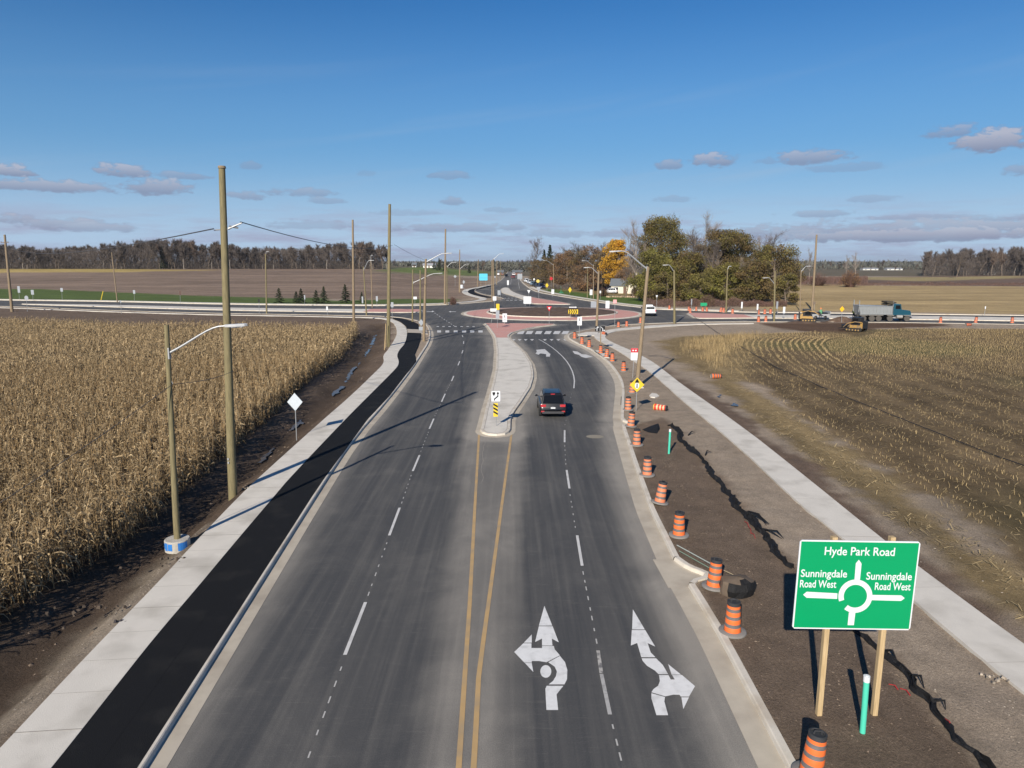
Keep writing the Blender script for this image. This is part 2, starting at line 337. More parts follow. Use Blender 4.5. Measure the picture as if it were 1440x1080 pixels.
class MB:
    def __init__(s): s.v = []; s.f = []; s.m = []
    def add(s, vs, fs, m=0):
        k = len(s.v); s.v += [tuple(x) for x in vs]; s.f += [tuple(i+k for i in f) for f in fs]; s.m += [m]*len(fs); return s
    def box(s, c, d, m=0, rz=0, rx=0, top=None):
        x, y, z = d[0]/2, d[1]/2, d[2]/2; vs = []
        for k, (a, b, e) in enumerate([(-1,-1,-1),(1,-1,-1),(1,1,-1),(-1,1,-1),(-1,-1,1),(1,-1,1),(1,1,1),(-1,1,1)]):
            q = Vector((a*x, b*y, e*z))
            if top and e > 0: q.x *= top[0]; q.y *= top[1]
            if rx: q = Matrix.Rotation(rx, 3, 'X') @ q
            if rz: q = Matrix.Rotation(rz, 3, 'Z') @ q
            vs.append(q+Vector(c))
        return s.add(vs, [(3,2,1,0),(4,5,6,7),(0,1,5,4),(1,2,6,5),(2,3,7,6),(3,0,4,7)], m)
    def cyl(s, a, b, r0, r1=None, n=10, m=0, caps=True):
        a, b = Vector(a), Vector(b); r1 = r0 if r1 is None else r1; ax = (b-a).normalized()
        u = ax.orthogonal().normalized(); w = ax.cross(u); vs = []
        for p, r in ((a, r0), (b, r1)):
            for i in range(n): t = 2*math.pi*i/n; vs.append(p+(u*math.cos(t)+w*math.sin(t))*r)
        fs = [(i, (i+1) % n, n+(i+1) % n, n+i) for i in range(n)]
        if caps: fs += [tuple(range(n-1, -1, -1)), tuple(range(n, 2*n))]
        return s.add(vs, fs, m)
    def tube(s, pts, r, n=7, m=0):
        pts = [Vector(p) for p in pts]; rs = r if isinstance(r, (list, tuple)) else [r]*len(pts); vs = []; u = None
        for i, p in enumerate(pts):
            d = (pts[min(i+1, len(pts)-1)]-pts[max(0, i-1)]).normalized()
            u = d.orthogonal().normalized() if u is None else (u-d*u.dot(d)).normalized(); w = d.cross(u)
            for k in range(n): t = 2*math.pi*k/n; vs.append(p+(u*math.cos(t)+w*math.sin(t))*rs[i])
        fs = [(i*n+k, i*n+(k+1) % n, (i+1)*n+(k+1) % n, (i+1)*n+k) for i in range(len(pts)-1) for k in range(n)]
        fs += [tuple(range(n-1, -1, -1)), tuple(range((len(pts)-1)*n, len(pts)*n))]
        return s.add(vs, fs, m)
    def prism(s, poly, z0, z1, m=0, frame=None):
        """poly in local (x,z) extruded along y from z0 to z1 when frame is 'xz', else xy extruded in z"""
        k = len(poly)
        if frame == 'xz': vs = [(x, z0, z) for x, z in poly]+[(x, z1, z) for x, z in poly]
        elif frame == 'yz': vs = [(z0, y, z) for y, z in poly]+[(z1, y, z) for y, z in poly]
        else: vs = [(x, y, z0) for x, y in poly]+[(x, y, z1) for x, y in poly]
        fs = [tuple(range(k-1, -1, -1)), tuple(range(k, 2*k))]+[(i, (i+1) % k, k+(i+1) % k, k+i) for i in range(k)]
        return s.add(vs, fs, m)
    def lathe(s, prof, n=16, m=0, mids=None, c=(0, 0, 0)):
        vs = []; fs = []; k0 = len(s.v)
        for r, z in prof:
            for i in range(n): t = 2*math.pi*i/n; vs.append((c[0]+r*math.cos(t), c[1]+r*math.sin(t), c[2]+z))
        k = len(s.v); s.v += vs
        for j in range(len(prof)-1):
            for i in range(n):
                s.f.append((k+j*n+i, k+j*n+(i+1) % n, k+(j+1)*n+(i+1) % n, k+(j+1)*n+i)); s.m.append(mids[j] if mids else m)
        s.f.append(tuple(k+(len(prof)-1)*n+i for i in range(n))); s.m.append(mids[-1] if mids else m)
        return s
    def build(s, name, mats, parent=None, bevel=0, smooth_=False, fixn=True, seg=2):
        me = bpy.data.meshes.new(name); me.from_pydata(s.v, [], s.f)
        for m in (mats if isinstance(mats, (list, tuple)) else [mats]): me.materials.append(m)
        for p, i in zip(me.polygons, s.m): p.material_index = i
        bm = bmesh.new(); bm.from_mesh(me)
        if bevel: bmesh.ops.bevel(bm, geom=[e for e in bm.edges if len(e.link_faces) == 2 and e.calc_face_angle(0) > .3], offset=bevel, segments=seg, profile=.6, affect='EDGES', clamp_overlap=True)
        if fixn: bmesh.ops.recalc_face_normals(bm, faces=bm.faces)
        if smooth_:
            for f in bm.faces: f.smooth = True
            for e in bm.edges:
                if len(e.link_faces) == 2 and e.calc_face_angle(0) > .75: e.smooth = False
        bm.to_mesh(me); bm.free(); me.update()
        return link(bpy.data.objects.new(name, me), parent)
def copy_tree(o, parent=None):
    c = o.copy(); C.objects.link(c); c.parent = parent
    for ch in list(o.children): copy_tree(ch, c)
    return c

def sheet(name, outline, z, m, grid=None, kind='structure', holes=(), thick=0.0, attrs=None, keep=None):
    """flat (terrain following) sheet from a polygon outline; optional grid points inside"""
    pts = [tuple(p[:2]) for p in outline]; k = len(pts); edges = [(i, (i+1) % k) for i in range(k)]
    for h in holes:
        b = len(pts); pts += [tuple(p[:2]) for p in h]; edges += [(b+i, b+(i+1) % len(h)) for i in range(len(h))]
    if grid is not None and len(grid):
        gi = inside(outline, grid[:, 0], grid[:, 1]) & (dist_poly(outline, grid[:, 0], grid[:, 1]) > .12)
        pts += [tuple(q) for q in grid[gi]]
    r = delaunay_2d_cdt([Vector(p) for p in pts], edges, [], 0, 1e-5)
    V = np.array([tuple(v) for v in r[0]]); T = np.array([f for f in r[2] if len(f) == 3])
    c = V[T].mean(1); ok = inside(outline, c[:, 0], c[:, 1])
    for h in holes: ok &= ~inside(h, c[:, 0], c[:, 1])
    T = T[ok]; a = V[T[:, 0]]; b_ = V[T[:, 1]]; cc = V[T[:, 2]]
    cr = (b_[:, 0]-a[:, 0])*(cc[:, 1]-a[:, 1])-(b_[:, 1]-a[:, 1])*(cc[:, 0]-a[:, 0]); T[cr < 0] = T[cr < 0][:, ::-1]
    Z = H(V[:, 0], V[:, 1]) + (z(V[:, 0], V[:, 1]) if callable(z) else z)
    V3 = np.c_[V, Z]; faces = [T]
    if thick:
        # skirt
        oi = r[0]; ring = np.array([[p[0], p[1]] for p in outline]); n0 = len(V3)
        zt = H(ring[:, 0], ring[:, 1])+(z if not callable(z) else z(ring[:, 0], ring[:, 1]))
        V3 = np.vstack([V3, np.c_[ring, zt], np.c_[ring, zt-thick]]); kk = len(ring); i = np.arange(kk); j = (i+1) % kk
        q = np.c_[n0+i, n0+j, n0+kk+j, n0+kk+i]; faces = [T, q]
    o = npmesh(name, V3, faces, m)
    if kind: o['kind'] = kind
    return o, V3

# ------------------------------------------------------------------ traced lines of the road (picture -> ground)
CLb = [(-12,1400),(193.5,1080),(438,700),(492,620),(540,567),(577,520),(592,497),(600,485),(604,474),(603,464),(598,456.5),(590,453),(581,450.5),(570,448.3),(558,446.9),(540,445.6),(515,444.8),(479,444.3),(398,442.8),(313,441.5),(160,437.5),(55,433.3),(0,431.3),(-300,422.3)]
NWb = [(-300,417.2),(0,422.3),(160,424.2),(313,428.3),(480,429.8),(560,430.2),(600,429.6),(637,428.3),(659,426.6),(692.6,423.8),(703,422.9),(708.6,421.6),(705,419),(692,416.5),(679,414.5),(669.5,411),(666.5,408.8),(671,406),(681.5,403),(696.7,398.8),(706,393),(711.5,386),(714.5,381),(720,376.5),(726,373)]
NEb = [(735,373),(731,376.5),(728.5,381),(729.5,389),(734.6,397.4),(746.7,406.7),(757,411.3),(787.8,416.8),(815.6,421.3),(840,425),(870,429),(902,432.5),(923,435.2),(960,436.3),(1002,437.8),(1060,439.6),(1123,440),(1300,442.3),(1440,444),(1650,446.5)]
SEb = [(1650,460.5),(1440,457.3),(1300,454.9),(1212,453.8),(1155,453.6),(1060,453.4),(1007,453.6),(980,454),(940,455),(904,456.3),(862,458.8),(840,462),(822,465.6),(806,469),(800,472.5),(801,477),(810,482),(820,486.6),(833,492.4),(846,501.5),(859,512),(869,525),(875.8,536.5),(878.4,550.8),(877.7,563.8),(877,590)]
notch1 = [(877,590),(880,593.5),(890,597),(888,600.5),(879,600)]
SEc = [(879,600),(880,605),(886,622),(899,661),(912,696),(920,718.7),(940.4,759.4),(954.6,788)]
notch2 = [(954.6,788),(971,800),(999,810),(999,817),(980,821),(976.5,826)]
SEd = [(976.5,826),(985,839),(1021.8,900),(1118.6,1080),(1290,1400)]
L_CL = smooth(G2(CLb), 1); L_NW = smooth(G2(NWb), 1); L_NE = smooth(G2(NEb), 1); L_SE = smooth(G2(SEb), 1)
L_SEc = smooth(G2(SEc), 1); L_SEd = G2(SEd); L_n1 = G2(notch1); L_n2 = smooth(G2(notch2), 1)
def dens(p, st): return [tuple(q) for q in resample(p, st)]
road_outline = dens(L_CL, 1.5)+dens(L_NW, 2.5)+dens(L_NE, 2.5)+dens(L_SE, 1.0)[:-1]+L_n1[:-1]+dens(L_SEc, 1)[:-1]+L_n2[:-1]+L_SEd
# clean duplicates
ro = [road_outline[0]]
for p in road_outline[1:]:
    if math.hypot(p[0]-ro[-1][0], p[1]-ro[-1][1]) > .05: ro.append(p)
road_outline = ro

yl = G2([(624,1400),(645,1080),(661,841),(668.5,700),(673.8,609)]); yr = G2([(645,1400),(666.3,1080),(673.4,946),(688,841),(707,700),(719.5,609)])
isl_pts = [(675.7,604),(678.5,607),(685,609.3),(692.4,610.3),(701,610.3),(708,609.6),(714.5,607.5),(717.6,603),(718,589),(723,578),(734,562.4),(746,543.9),(750,530),(750,522),(747.5,511),(737,494.6),(722.5,481),(715.5,474),(715.5,471),(720,467.6),(737,462.8),(752,459.6),(780.8,456.2),(779,455.2),(740,454.6),(700,454.3),(681,454.4),(685.5,458.5),(690,464.5),(694,470),(696.5,476),(698.5,492.5),(697.5,517.5),(693.3,536),(688.7,554),(683,574.4),(677.6,597.6)]
S_ISL = G2(isl_pts, .15)
CR = (8.3, 148.0)
def circle(c, r, n=96): return [(c[0]+r*math.cos(2*math.pi*i/n), c[1]+r*math.sin(2*math.pi*i/n)) for i in range(n)]
N_ISL = smooth_closed(G2([(704,406.9),(707.8,404.3),(715,404.3),(717,407.6),(723.5,411.3),(735.6,415.6),(760,420),(778.5,422.9),(804,427.4),(795,427.6),(760,427),(747.6,426.7),(737,420.4),(715,414),(706,411.3)], .15), 1)
E_ISL = smooth_closed(G2([(965,439.6),(985,440),(1030,441.6),(1062,442.8),(1160,443.4),(1300,444.2),(1440,446.4),(1650,449.4),(1650,453.6),(1440,450.8),(1300,448.7),(1160,447.2),(1060,446.6),(1000,447.2),(977.5,447),(971,443)], .15), 1)
W_ISL = smooth_closed(G2([(30,426.8),(160,428.5),(313,432.3),(400,433.6),(480,434.3),(589,434.4),(594,436.5),(589,439),(515,438.6),(480,438),(324,436),(160,431.2),(33,427.5)], .15), 1)
islands = [S_ISL, N_ISL, E_ISL, W_ISL]

# ------------------------------------------------------------------ asphalt
def gridpts(x0, x1, y0, y1, s, sy=None, jit=.15):
    xs = np.arange(x0, x1, s); ys = np.arange(y0, y1, sy or s); a, b = np.meshgrid(xs, ys); a = a.ravel(); b = b.ravel()
    return np.c_[a+rng.uniform(-jit, jit, len(a))*s, b+rng.uniform(-jit, jit, len(a))*(sy or s)]
def outer(g, x0, x1, y0, y1): return g[~((g[:, 0] > x0) & (g[:, 0] < x1) & (g[:, 1] > y0) & (g[:, 1] < y1))]
g1 = gridpts(-22, 22, 3, 100, .55); g2_ = gridpts(-200, 200, 100, 260, 2.0); g3 = gridpts(-60, 60, 260, 1500, 6, 15)
g1b = outer(gridpts(-200, 200, 60, 100, 2), -22, 22, 0, 100)
road, V = sheet('road', road_outline, 0.0, asphalt, np.vstack([g1, g2_, g3, g1b]))
X, Y = V[:, 0], V[:, 1]
dk = np.full(len(X), 99.)
for L in (L_CL, L_NW, L_NE): dk = np.minimum(dk, dist_poly(L, X, Y, False))
dk = np.minimum(dk, 1.0+.8*dist_poly(L_CL, X, Y, False)) if False else dk
dr = np.minimum(dist_poly(L_SE, X, Y, False), np.minimum(dist_poly(L_SEc+L_n2+L_SEd, X, Y, False), 99))
dust = .55*(1-sst(.6, 1.5, dk)) + .95*(1-sst(1.0, 2.3, dr))
cy = np.interp(Y, [p[1] for p in yl], [p[0] for p in yl]); cyr = np.interp(Y, [p[1] for p in yr], [p[0] for p in yr])
near = (Y < 56)
dc = np.maximum(cy-X, X-cyr)
dust += np.where(near, np.where(dc < 0, .48, .60*(1-sst(.55, 1.15, dc))), 0)
di = np.full(len(X), 99.)
for I in islands: di = np.minimum(di, -sdist(I, X, Y))
dust += .6*(1-sst(.8, 1.9, di))
dA = np.hypot(X-CR[0], Y-CR[1]); dust += .35*(1-sst(18.6, 20.5, dA))
dust = np.where(Y > 120, dust*.7+.05, dust)
a = road.data.attributes.new('dust', 'FLOAT', 'POINT'); a.data.foreach_set('value', np.clip(dust, 0, 1).astype(np.float32))

# ------------------------------------------------------------------ ground sheet
corn_edge = [(-150,990),(0,886),(70,841),(141,795),(197,753),(243,712),(300,662),(360,610),(392,581),(415,558),(442,536),(470,515),(490,495),(505,474),(498,462)]
corn_poly = G2(corn_edge)+G2([(490,454),(400,452.2),(313,451),(160,449.3),(0,443.4),(-220,437)], 2.15)+[(-110, 60), (-60, 20)]
ditch = G2([(536,458),(531,463),(525,480),(519,490),(507,506),(496,519),(485,538),(470,553),(422,592),(375,637),(330,676),(250,742),(180,800),(60,900),(-200,1120)])
ditch = smooth(ditch, 1)
far_corn = None
stub_poly = G2([(1012,512),(1003,497),(1016,480),(1050,472),(1093,469),(1180,465.5),(1300,462.5),(1440,463.5),(1750,470),(1750,1000),(1520,900),(1440,800),(1330,718),(1200,640),(1090,563)])
straw_edge = G2([(925,480),(960,474),(1030,471),(1100,472),(1060,500),(1040,540),(1090,565),(1210,650),(1330,730),(1440,815),(1560,920),(1560,990),(1440,880),(1300,770),(1190,690),(1100,620),(1040,570),(990,530),(945,505)])
mulch = G2([(884,600),(905,596),(935,590),(950,600),(970,628),(1000,660),(1035,705),(1080,752),(1120,800),(1190,870),(1240,915),(1300,985),(1390,1077),(1560,1300),(1290,1400),(1118,1080),(1022,900),(980,826),(1000,815),(972,800),(955,788),(920,719),(899,661)])
darkband = G2([(930,520),(1000,556),(1060,600),(1130,650),(1230,735),(1340,825),(1440,905),(1500,960),(1500,1010),(1440,960),(1350,880),(1240,785),(1140,695),(1050,625),(980,575)])
gravelL = G2([(-330,1400),(0,1052),(84,962),(148,895),(225,816),(300,738),(285,735),(235,765),(180,815),(110,880),(40,945),(-50,1030),(-400,1400)])
pilebrown = G2([(1064,455),(1090,462),(1140,468),(1200,467),(1240,462),(1330,460),(1330,456),(1200,454.5)])
grassNW = [(-240,196),(-93,186),(-60,172),(-26,163),(-12,166),(-7,176),(-12,196),(-26,190),(-45,196),(-80,215),(-120,235),(-300,262)]
grassNW = G2([(-300,418),(0,421.5),(160,423.5),(313,427.5),(480,429),(640,427),(640,421),(560,421),(470,424),(450,419),(400,420),(350,418),(313,417.5),(160,411),(60,407),(0,406.5),(-300,402)])
lawn = G2([(838,423),(905,431),(912,430),(912,421),(880,418),(850,415),(800,410),(770,405),(765,410),(800,417)])
lawn2 = G2([(765,410),(800,417),(838,423),(850,415),(905,418),(905,400),(850,398),(760,396)])
yfield = G2([(1060,437),(1123,438),(1440,442),(1750,444),(1750,404),(1440,403),(1250,402),(1120,399),(1085,405)])
rfar = G2([(1120,399),(1440,403),(1900,404),(1900,386),(1440,386),(1120,392)])
pfield = [(-420,212),(-60,205),(-26,192),(-13,200),(-13,420),(-60,470),(-700,470),(-700,300)]
ROWE = smooth(G2([(1100,462.5),(1045,467),(1015,475),(1004,487),(1006,502),(1020,520),(1060,550),(1120,590),(1200,640),(1330,722),(1440,797),(1650,930)]), 2)
RG = [(pfield, (.205,.150,.112), 4, 1.0),
      (G2([(-200,376.5),(120,378),(300,380),(160,383),(-200,384)]), (.36,.27,.10), 12, .6),
      (G2([(545,377),(700,379),(690,386),(545,386)]), (.13,.16,.05), 8, .5),
      (yfield, (.36,.265,.135), 4, .8), (rfar, (.145,.10,.075), 8, .9),
      (G2([(1200,393),(1300,396),(1440,391),(1440,388),(1300,390),(1200,390)]), (.30,.24,.12), 8, .9),
      (grassNW, (.085,.118,.034), 1.2, .2), (lawn2, (.20,.15,.07), 3, .1), (lawn, (.085,.128,.032), 1.0, 0),
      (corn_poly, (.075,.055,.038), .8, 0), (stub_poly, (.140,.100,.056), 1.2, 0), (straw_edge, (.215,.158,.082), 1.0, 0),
      (darkband, (.14,.10,.074), .9, 0), (mulch, (.155,.115,.084), .35, 0), (gravelL, (.29,.24,.185), .6, 0), (pilebrown, (.105,.066,.043), .8, 0)]
def gcol(X, Y):
    n_ = len(X); col = np.tile(np.array([.305, .245, .185]), (n_, 1)); fld = np.zeros(n_)
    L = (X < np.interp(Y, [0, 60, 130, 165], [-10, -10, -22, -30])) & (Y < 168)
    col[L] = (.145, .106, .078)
    col[Y > 480] = (.13, .11, .075)
    jn = np.array([noise.noise(Vector((x*.35, y*.35, 3.3)))+.5*noise.noise(Vector((x*1.3, y*1.3, 7))) for x, y in zip(X, Y)])
    for poly, c, s, f in RG:
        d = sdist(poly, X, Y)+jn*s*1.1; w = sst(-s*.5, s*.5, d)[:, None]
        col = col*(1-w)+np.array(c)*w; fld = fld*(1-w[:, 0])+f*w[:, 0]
    # curved harvest rows following the field edge
    w_ = sst(-1, 1, np.maximum(sdist(stub_poly, X, Y), sdist(straw_edge, X, Y))); de = dist_poly(ROWE, X, Y, False)+.35*jn
    m_ = (.55*np.sin(de*2*math.pi/3.04)+.35*np.sin(de*2*math.pi/7.3+1)+.9*jn)*np.where(Y > 75, .25, 1); k_ = 1+w_*.34*np.clip(m_, -1, 1); col = col*k_[:, None]
    gl = (w_*sst(.25, .7, np.array([noise.noise(Vector((x*.05, y*.05, 21))) for x, y in zip(X, Y)])+.15))[:, None]*.45; col = col*(1-gl)+np.array([.11, .125, .045])*gl
    # damp ditch
    dd = dist_poly(ditch, X, Y, False); w = (1-sst(.5, 2.4, dd+jn))[:, None]; col = col*(1-.45*w)
    return col, fld
g = np.vstack([gridpts(-38, 42, 3, 62, .5), outer(gridpts(-120, 150, 3, 125, 1.5), -38, 42, 0, 62), gridpts(-260, 260, 125, 300, 3.0),
               outer(gridpts(-420, 420, 2, 300, 14), -120, 150, 0, 125) , gridpts(-700, 700, 300, 620, 14, 7), gridpts(-1500, 1500, 620, 1500, 60, 30), gridpts(-9000, 9000, 1500, 9500, 500, 250)])
g = g[~((np.abs(g[:, 0]) < 259) & (g[:, 1] > 125) & (g[:, 1] < 300) & False)]
gout = [(-9500, -30), (9500, -30), (9500, 9800), (-9500, 9800)]
def gz(X, Y):
    z = np.full(len(X), .085)
    nn = np.array([noise.noise(Vector((x*.9, y*.9, 0)))*.05+noise.noise(Vector((x*2.7, y*2.7, 5)))*.035 if -40 < x < 60 and y < 110 else 0 for x, y in zip(X, Y)])
    dro = dist_poly(road_outline, X, Y); nn *= sst(.0, .8, dro)
    for P in SLABS: nn = nn*sst(0, .7, dist_poly(P, X, Y)) - .04*inside(P, X, Y)
    z = z+nn
    dd = dist_poly(ditch, X, Y, False); z -= .62*(1-sst(.3, 2.0, dd))*sst(0.1, 1.2, np.minimum.reduce([dist_poly(P, X, Y) for P in SLABS]))
    # far field undulation
    return z
# sidewalks (left/right edges) needed for the ground heights
SW_L = ([(-330,1400),(0,1052),(84,962),(148,895),(225,816),(267,770),(334,700),(360,675),(450,594),(495,555),(529,522),(538,513),(540,507),(538.5,500),(545,492.5),(555,477.5),(558.8,467.5),(556,456),(547.5,450.3),(532.5,447.2),(515,446.5),(479,445.9),(398,444.2),(313,443),(160,438.8),(0,432.4),(-300,423.3)],
        [(-190,1400),(72,1080),(158,971),(218,895),(274,830),(324,770),(383.5,700),(408,671),(485,590),(525,550),(553,522),(560,514),(561,507.5),(558,500),(561,492.5),(570,482.5),(573,467.5),(570.5,459),(562,452.5),(549,448),(532,446.2),(515,445.6),(479,445.1),(398,443.5),(313,442.3),(160,438.1),(0,431.8),(-300,422.8)])
SW_R = ([(1990,1410),(1440,975),(1281,841),(1186.7,756.7),(1120,705),(1040,628),(960,563),(936.7,541.7),(910.8,519.7),(884.8,502.8),(859,487),(840,478),(834.5,472.5),(840,469),(848,465.6),(862,462.3),(899,459.2),(918,457.3),(940,456.3),(960,455.5),(985,454.7),(1060,454.1)],
        [(2080,1360),(1440,906),(1286.5,792.6),(1240,756.7),(1133,670),(1046.7,601.7),(959.4,540.8),(939.3,524.9),(921,510.6),(903,500.2),(881,489.8),(865.4,483.3),(853,477),(850.3,472.6),(856,468.3),(870,464.5),(899,461.7),(923,459.8),(940,458.6),(960,457.2),(987,455.8),(1060,454.9)])
def ribbon_pair(a, b, z, st=1.0, it=1):
    A = smooth(G2(a, z), it); B = smooth(G2(b, z), it)
    PA = resample(A, st); D = resample(B, .15); idx = []; k = 0
    for p in PA:
        hi = min(len(D), k+60+(len(D)//len(PA))*4); d = np.hypot(D[k:hi, 0]-p[0], D[k:hi, 1]-p[1]); k = k+int(np.argmin(d)); idx.append(k)
    idx[-1] = len(D)-1; return PA, D[idx]
def slab_ribbon(name, A, B, z, m, thick=.25, jstep=0, jm=None):
    n_ = len(A); V = []; Fc = []; mi = []
    za = H(A[:, 0], A[:, 1])+z; zb = H(B[:, 0], B[:, 1])+z
    V = np.vstack([np.c_[A, za], np.c_[B, zb], np.c_[A, za-thick], np.c_[B, zb-thick]])
    i = np.arange(n_-1)
    top = np.c_[i, n_+i, n_+i+1, i+1]; sa = np.c_[i, i+1, 2*n_+i+1, 2*n_+i]; sb = np.c_[n_+i, 3*n_+i, 3*n_+i+1, n_+i+1]
    Q = [top, sa, sb]; mi = [0]*(3*(n_-1)); vv = [V]
    if jstep:
        k = len(V); js = np.arange(jstep, n_-1, jstep); JV = []; JF = []
        for j in js:
            a0, b0 = A[j], B[j]; t = (A[min(j+1, n_-1)]-A[j]); t = t/max(1e-6, np.hypot(*t))*(.011 if (j//jstep) % 4 == 0 else .005)
            zz = float(H(*a0))+z+.004; q = len(JV)+k
            JV += [(*(a0-t), zz), (*(b0-t), zz), (*(b0+t), zz), (*(a0+t), zz)]; JF.append((q, q+1, q+2, q+3))
        vv.append(np.array(JV)); Q.append(np.array(JF)); mi += [1]*len(JF)
    o = npmesh(name, np.vstack(vv), Q, [m, jm or joint], midx=mi); o['kind'] = 'structure'; return o
swA, swB = ribbon_pair(*SW_L, .16, .75); srA, srB = ribbon_pair(*SW_R, .16, .75)
slab_ribbon('sidewalk', swA, swB, .16, concrete, jstep=2)
slab_ribbon('sidewalk', srA, srB, .16, concrete, jstep=6)
# dark cycle path between the left sidewalk and the kerb
def kerb_inner(L, off): P = resample(L, .75); return P+normals2(P)*off
BP = ([(-190,1400),(72,1080),(158,971),(218,895),(274,830),(324,770),(383.5,700),(408,671),(485,590),(525,550),(553,522),(560.5,514),(561.5,507.5),(558.5,500),(561.5,492.5),(570.5,482.5),(573.3,467.5)],
      [(-12,1400),(193.5,1080),(270,961),(325,876),(371,804),(410,744),(438,700),(457,672),(517,590),(548,557),(571,527),(577,520),(586,508),(583,498),(587,489),(591,479),(592.3,468.4)])
bA, bB = ribbon_pair(*BP, .15, .75, 0)
slab_ribbon('cycle_path', bA+np.array([.004, 0]), bB-np.array([.01, 0]), .153, bikem)
seamP = resample(smooth([tuple(q) for q in (bA*.47+bB*.53)], 1), 1.5); seamP = seamP[seamP[:, 1] < 62]
sn = normals2(seamP)*.012; i_ = np.arange(len(seamP)-1); k_ = len(seamP)
o = npmesh('paving_seam', np.vstack([np.c_[seamP-sn, np.full(k_, .157)], np.c_[seamP+sn, np.full(k_, .157)]]), np.c_[i_, k_+i_, k_+i_+1, i_+1], mat('seam', (.004, .004, .005), .9)); o['kind'] = 'structure'
b2 = G2([(549,446.3),(562,447.2),(570,448.8),(580,451.8),(588,455.5),(589,460),(588,463),(580,463),(572.6,462.5),(570.8,458),(563,452),(555,448.6)], .15)
sheet('cycle_path', b2, .153, bikem, thick=.2)
ramp = G2([(572.6,462.4),(588,463.2),(600,464),(602,470),(592,468.6),(573,467.2)], .15); sheet('sidewalk', ramp, .15, mat('sandy_slab', (.40,.35,.29), .9), thick=.2)
pad = G2([(838,472),(842,466.5),(825,466.8),(812,469.5),(813,471.3)], .15); sheet('sidewalk', pad, .15, concrete, thick=.2)
# north-west paths
def strip(name, pts, w, z, m, st=1.2, jstep=0):
    P = resample(smooth(G2(pts, z), 2), st); nn = normals2(P); return slab_ribbon(name, P-nn*w/2, P+nn*w/2, z, m, jstep=jstep)
strip('sidewalk', [(690,400.6),(672,404.3),(658,406.6),(652.5,410),(657,413.6),(668,416.8),(683,420),(670,423.4),(640,425.6),(600,427.3),(540,428.3),(480,428.2),(313,426.4),(160,422.6),(0,420.8),(-300,416)], 2.0, .14, concrete)
strip('cycle_path', [(692,401),(680,404),(666,406.8),(660.5,410),(667,413.3),(680,416.5),(690,418.6)], 2.4, .13, bikem)
strip('sidewalk', [(747,403.5),(760,408.5),(787.8,413.8),(815.6,418.3),(840,422),(870,426.3),(902,429.8),(930,433),(960,434.3),(1002,435.6),(1040,437)], 1.8, .14, concrete)
SLABS = [list(map(tuple, swA))+list(map(tuple, swB[::-1])), list(map(tuple, srA))+list(map(tuple, srB[::-1])), list(map(tuple, bA))+list(map(tuple, bB[::-1])), b2]
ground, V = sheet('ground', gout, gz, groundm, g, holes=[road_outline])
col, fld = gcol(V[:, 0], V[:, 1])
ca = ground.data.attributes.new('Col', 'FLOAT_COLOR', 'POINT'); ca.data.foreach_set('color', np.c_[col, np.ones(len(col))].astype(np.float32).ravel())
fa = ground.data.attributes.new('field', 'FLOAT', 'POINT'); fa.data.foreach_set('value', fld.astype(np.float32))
ground.data.polygons.foreach_set('use_smooth', np.ones(len(ground.data.polygons), bool))
def gheight(x, y): return float(gz(np.array([x]), np.array([y]))[0]+H(x, y))
def GG(px, py, z=.085): return G(px, py, z)

# ------------------------------------------------------------------ kerbs
def kerb(line, side=1, gw=.42, tw=.18, h=.15, st=1.0, name='kerb', closed=False):
    P = resample(line, st)
    if closed:
        P = P[:-1]; t = np.roll(P, -1, 0)-np.roll(P, 1, 0); t /= np.hypot(t[:, 0], t[:, 1])[:, None]; nn = np.c_[t[:, 1], -t[:, 0]]*side
    else: nn = normals2(P)*side
    prof = [(-.01, -.2), (-.01, h), (tw-.02, h), (tw+.01, h-.02), (tw+.035, .022), (tw+.035+gw, .008), (tw+.035+gw, -.1)]
    k = len(P); V = []
    for o_, z in prof: V.append(np.c_[P+nn*o_, H(P[:, 0], P[:, 1])+z])
    V = np.vstack(V); i = np.arange(k if closed else k-1); j = (i+1) % k; Q = []; mi = []
    for a in range(len(prof)-1): Q.append(np.c_[a*k+i, a*k+j, (a+1)*k+j, (a+1)*k+i]); mi += [1 if a >= 4 else 0]*len(i)
    o = npmesh(name, V, Q, [kerbcon, gutter], midx=mi); o['kind'] = 'structure'
    bm = bmesh.new(); bm.from_mesh(o.data); bmesh.ops.recalc_face_normals(bm, faces=bm.faces)
    for f in bm.faces: f.smooth = False
    bm.to_mesh(o.data); bm.free(); return o
kerb(L_CL, 1, st=.8); kerb(L_NW, 1, gw=.3); kerb(L_NE, 1, gw=.3); kerb(L_SE, 1, gw=.55, st=.8); kerb(L_SEc, 1, gw=.6); kerb(L_n2, 1, gw=.12, st=.3); kerb(L_SEd, 1, gw=.6)
kerb(L_n1, 1, gw=.1, st=.25)
sheet('gutter', G2([(918,787),(953,788),(969,800),(992,810),(992,816),(977,821),(974,827),(940,827)]), .0125, gutter)
sheet('gutter', G2([(862,589),(876,589),(879,593.5),(886,597.5),(879,600),(863,601)]), .0125, gutter)
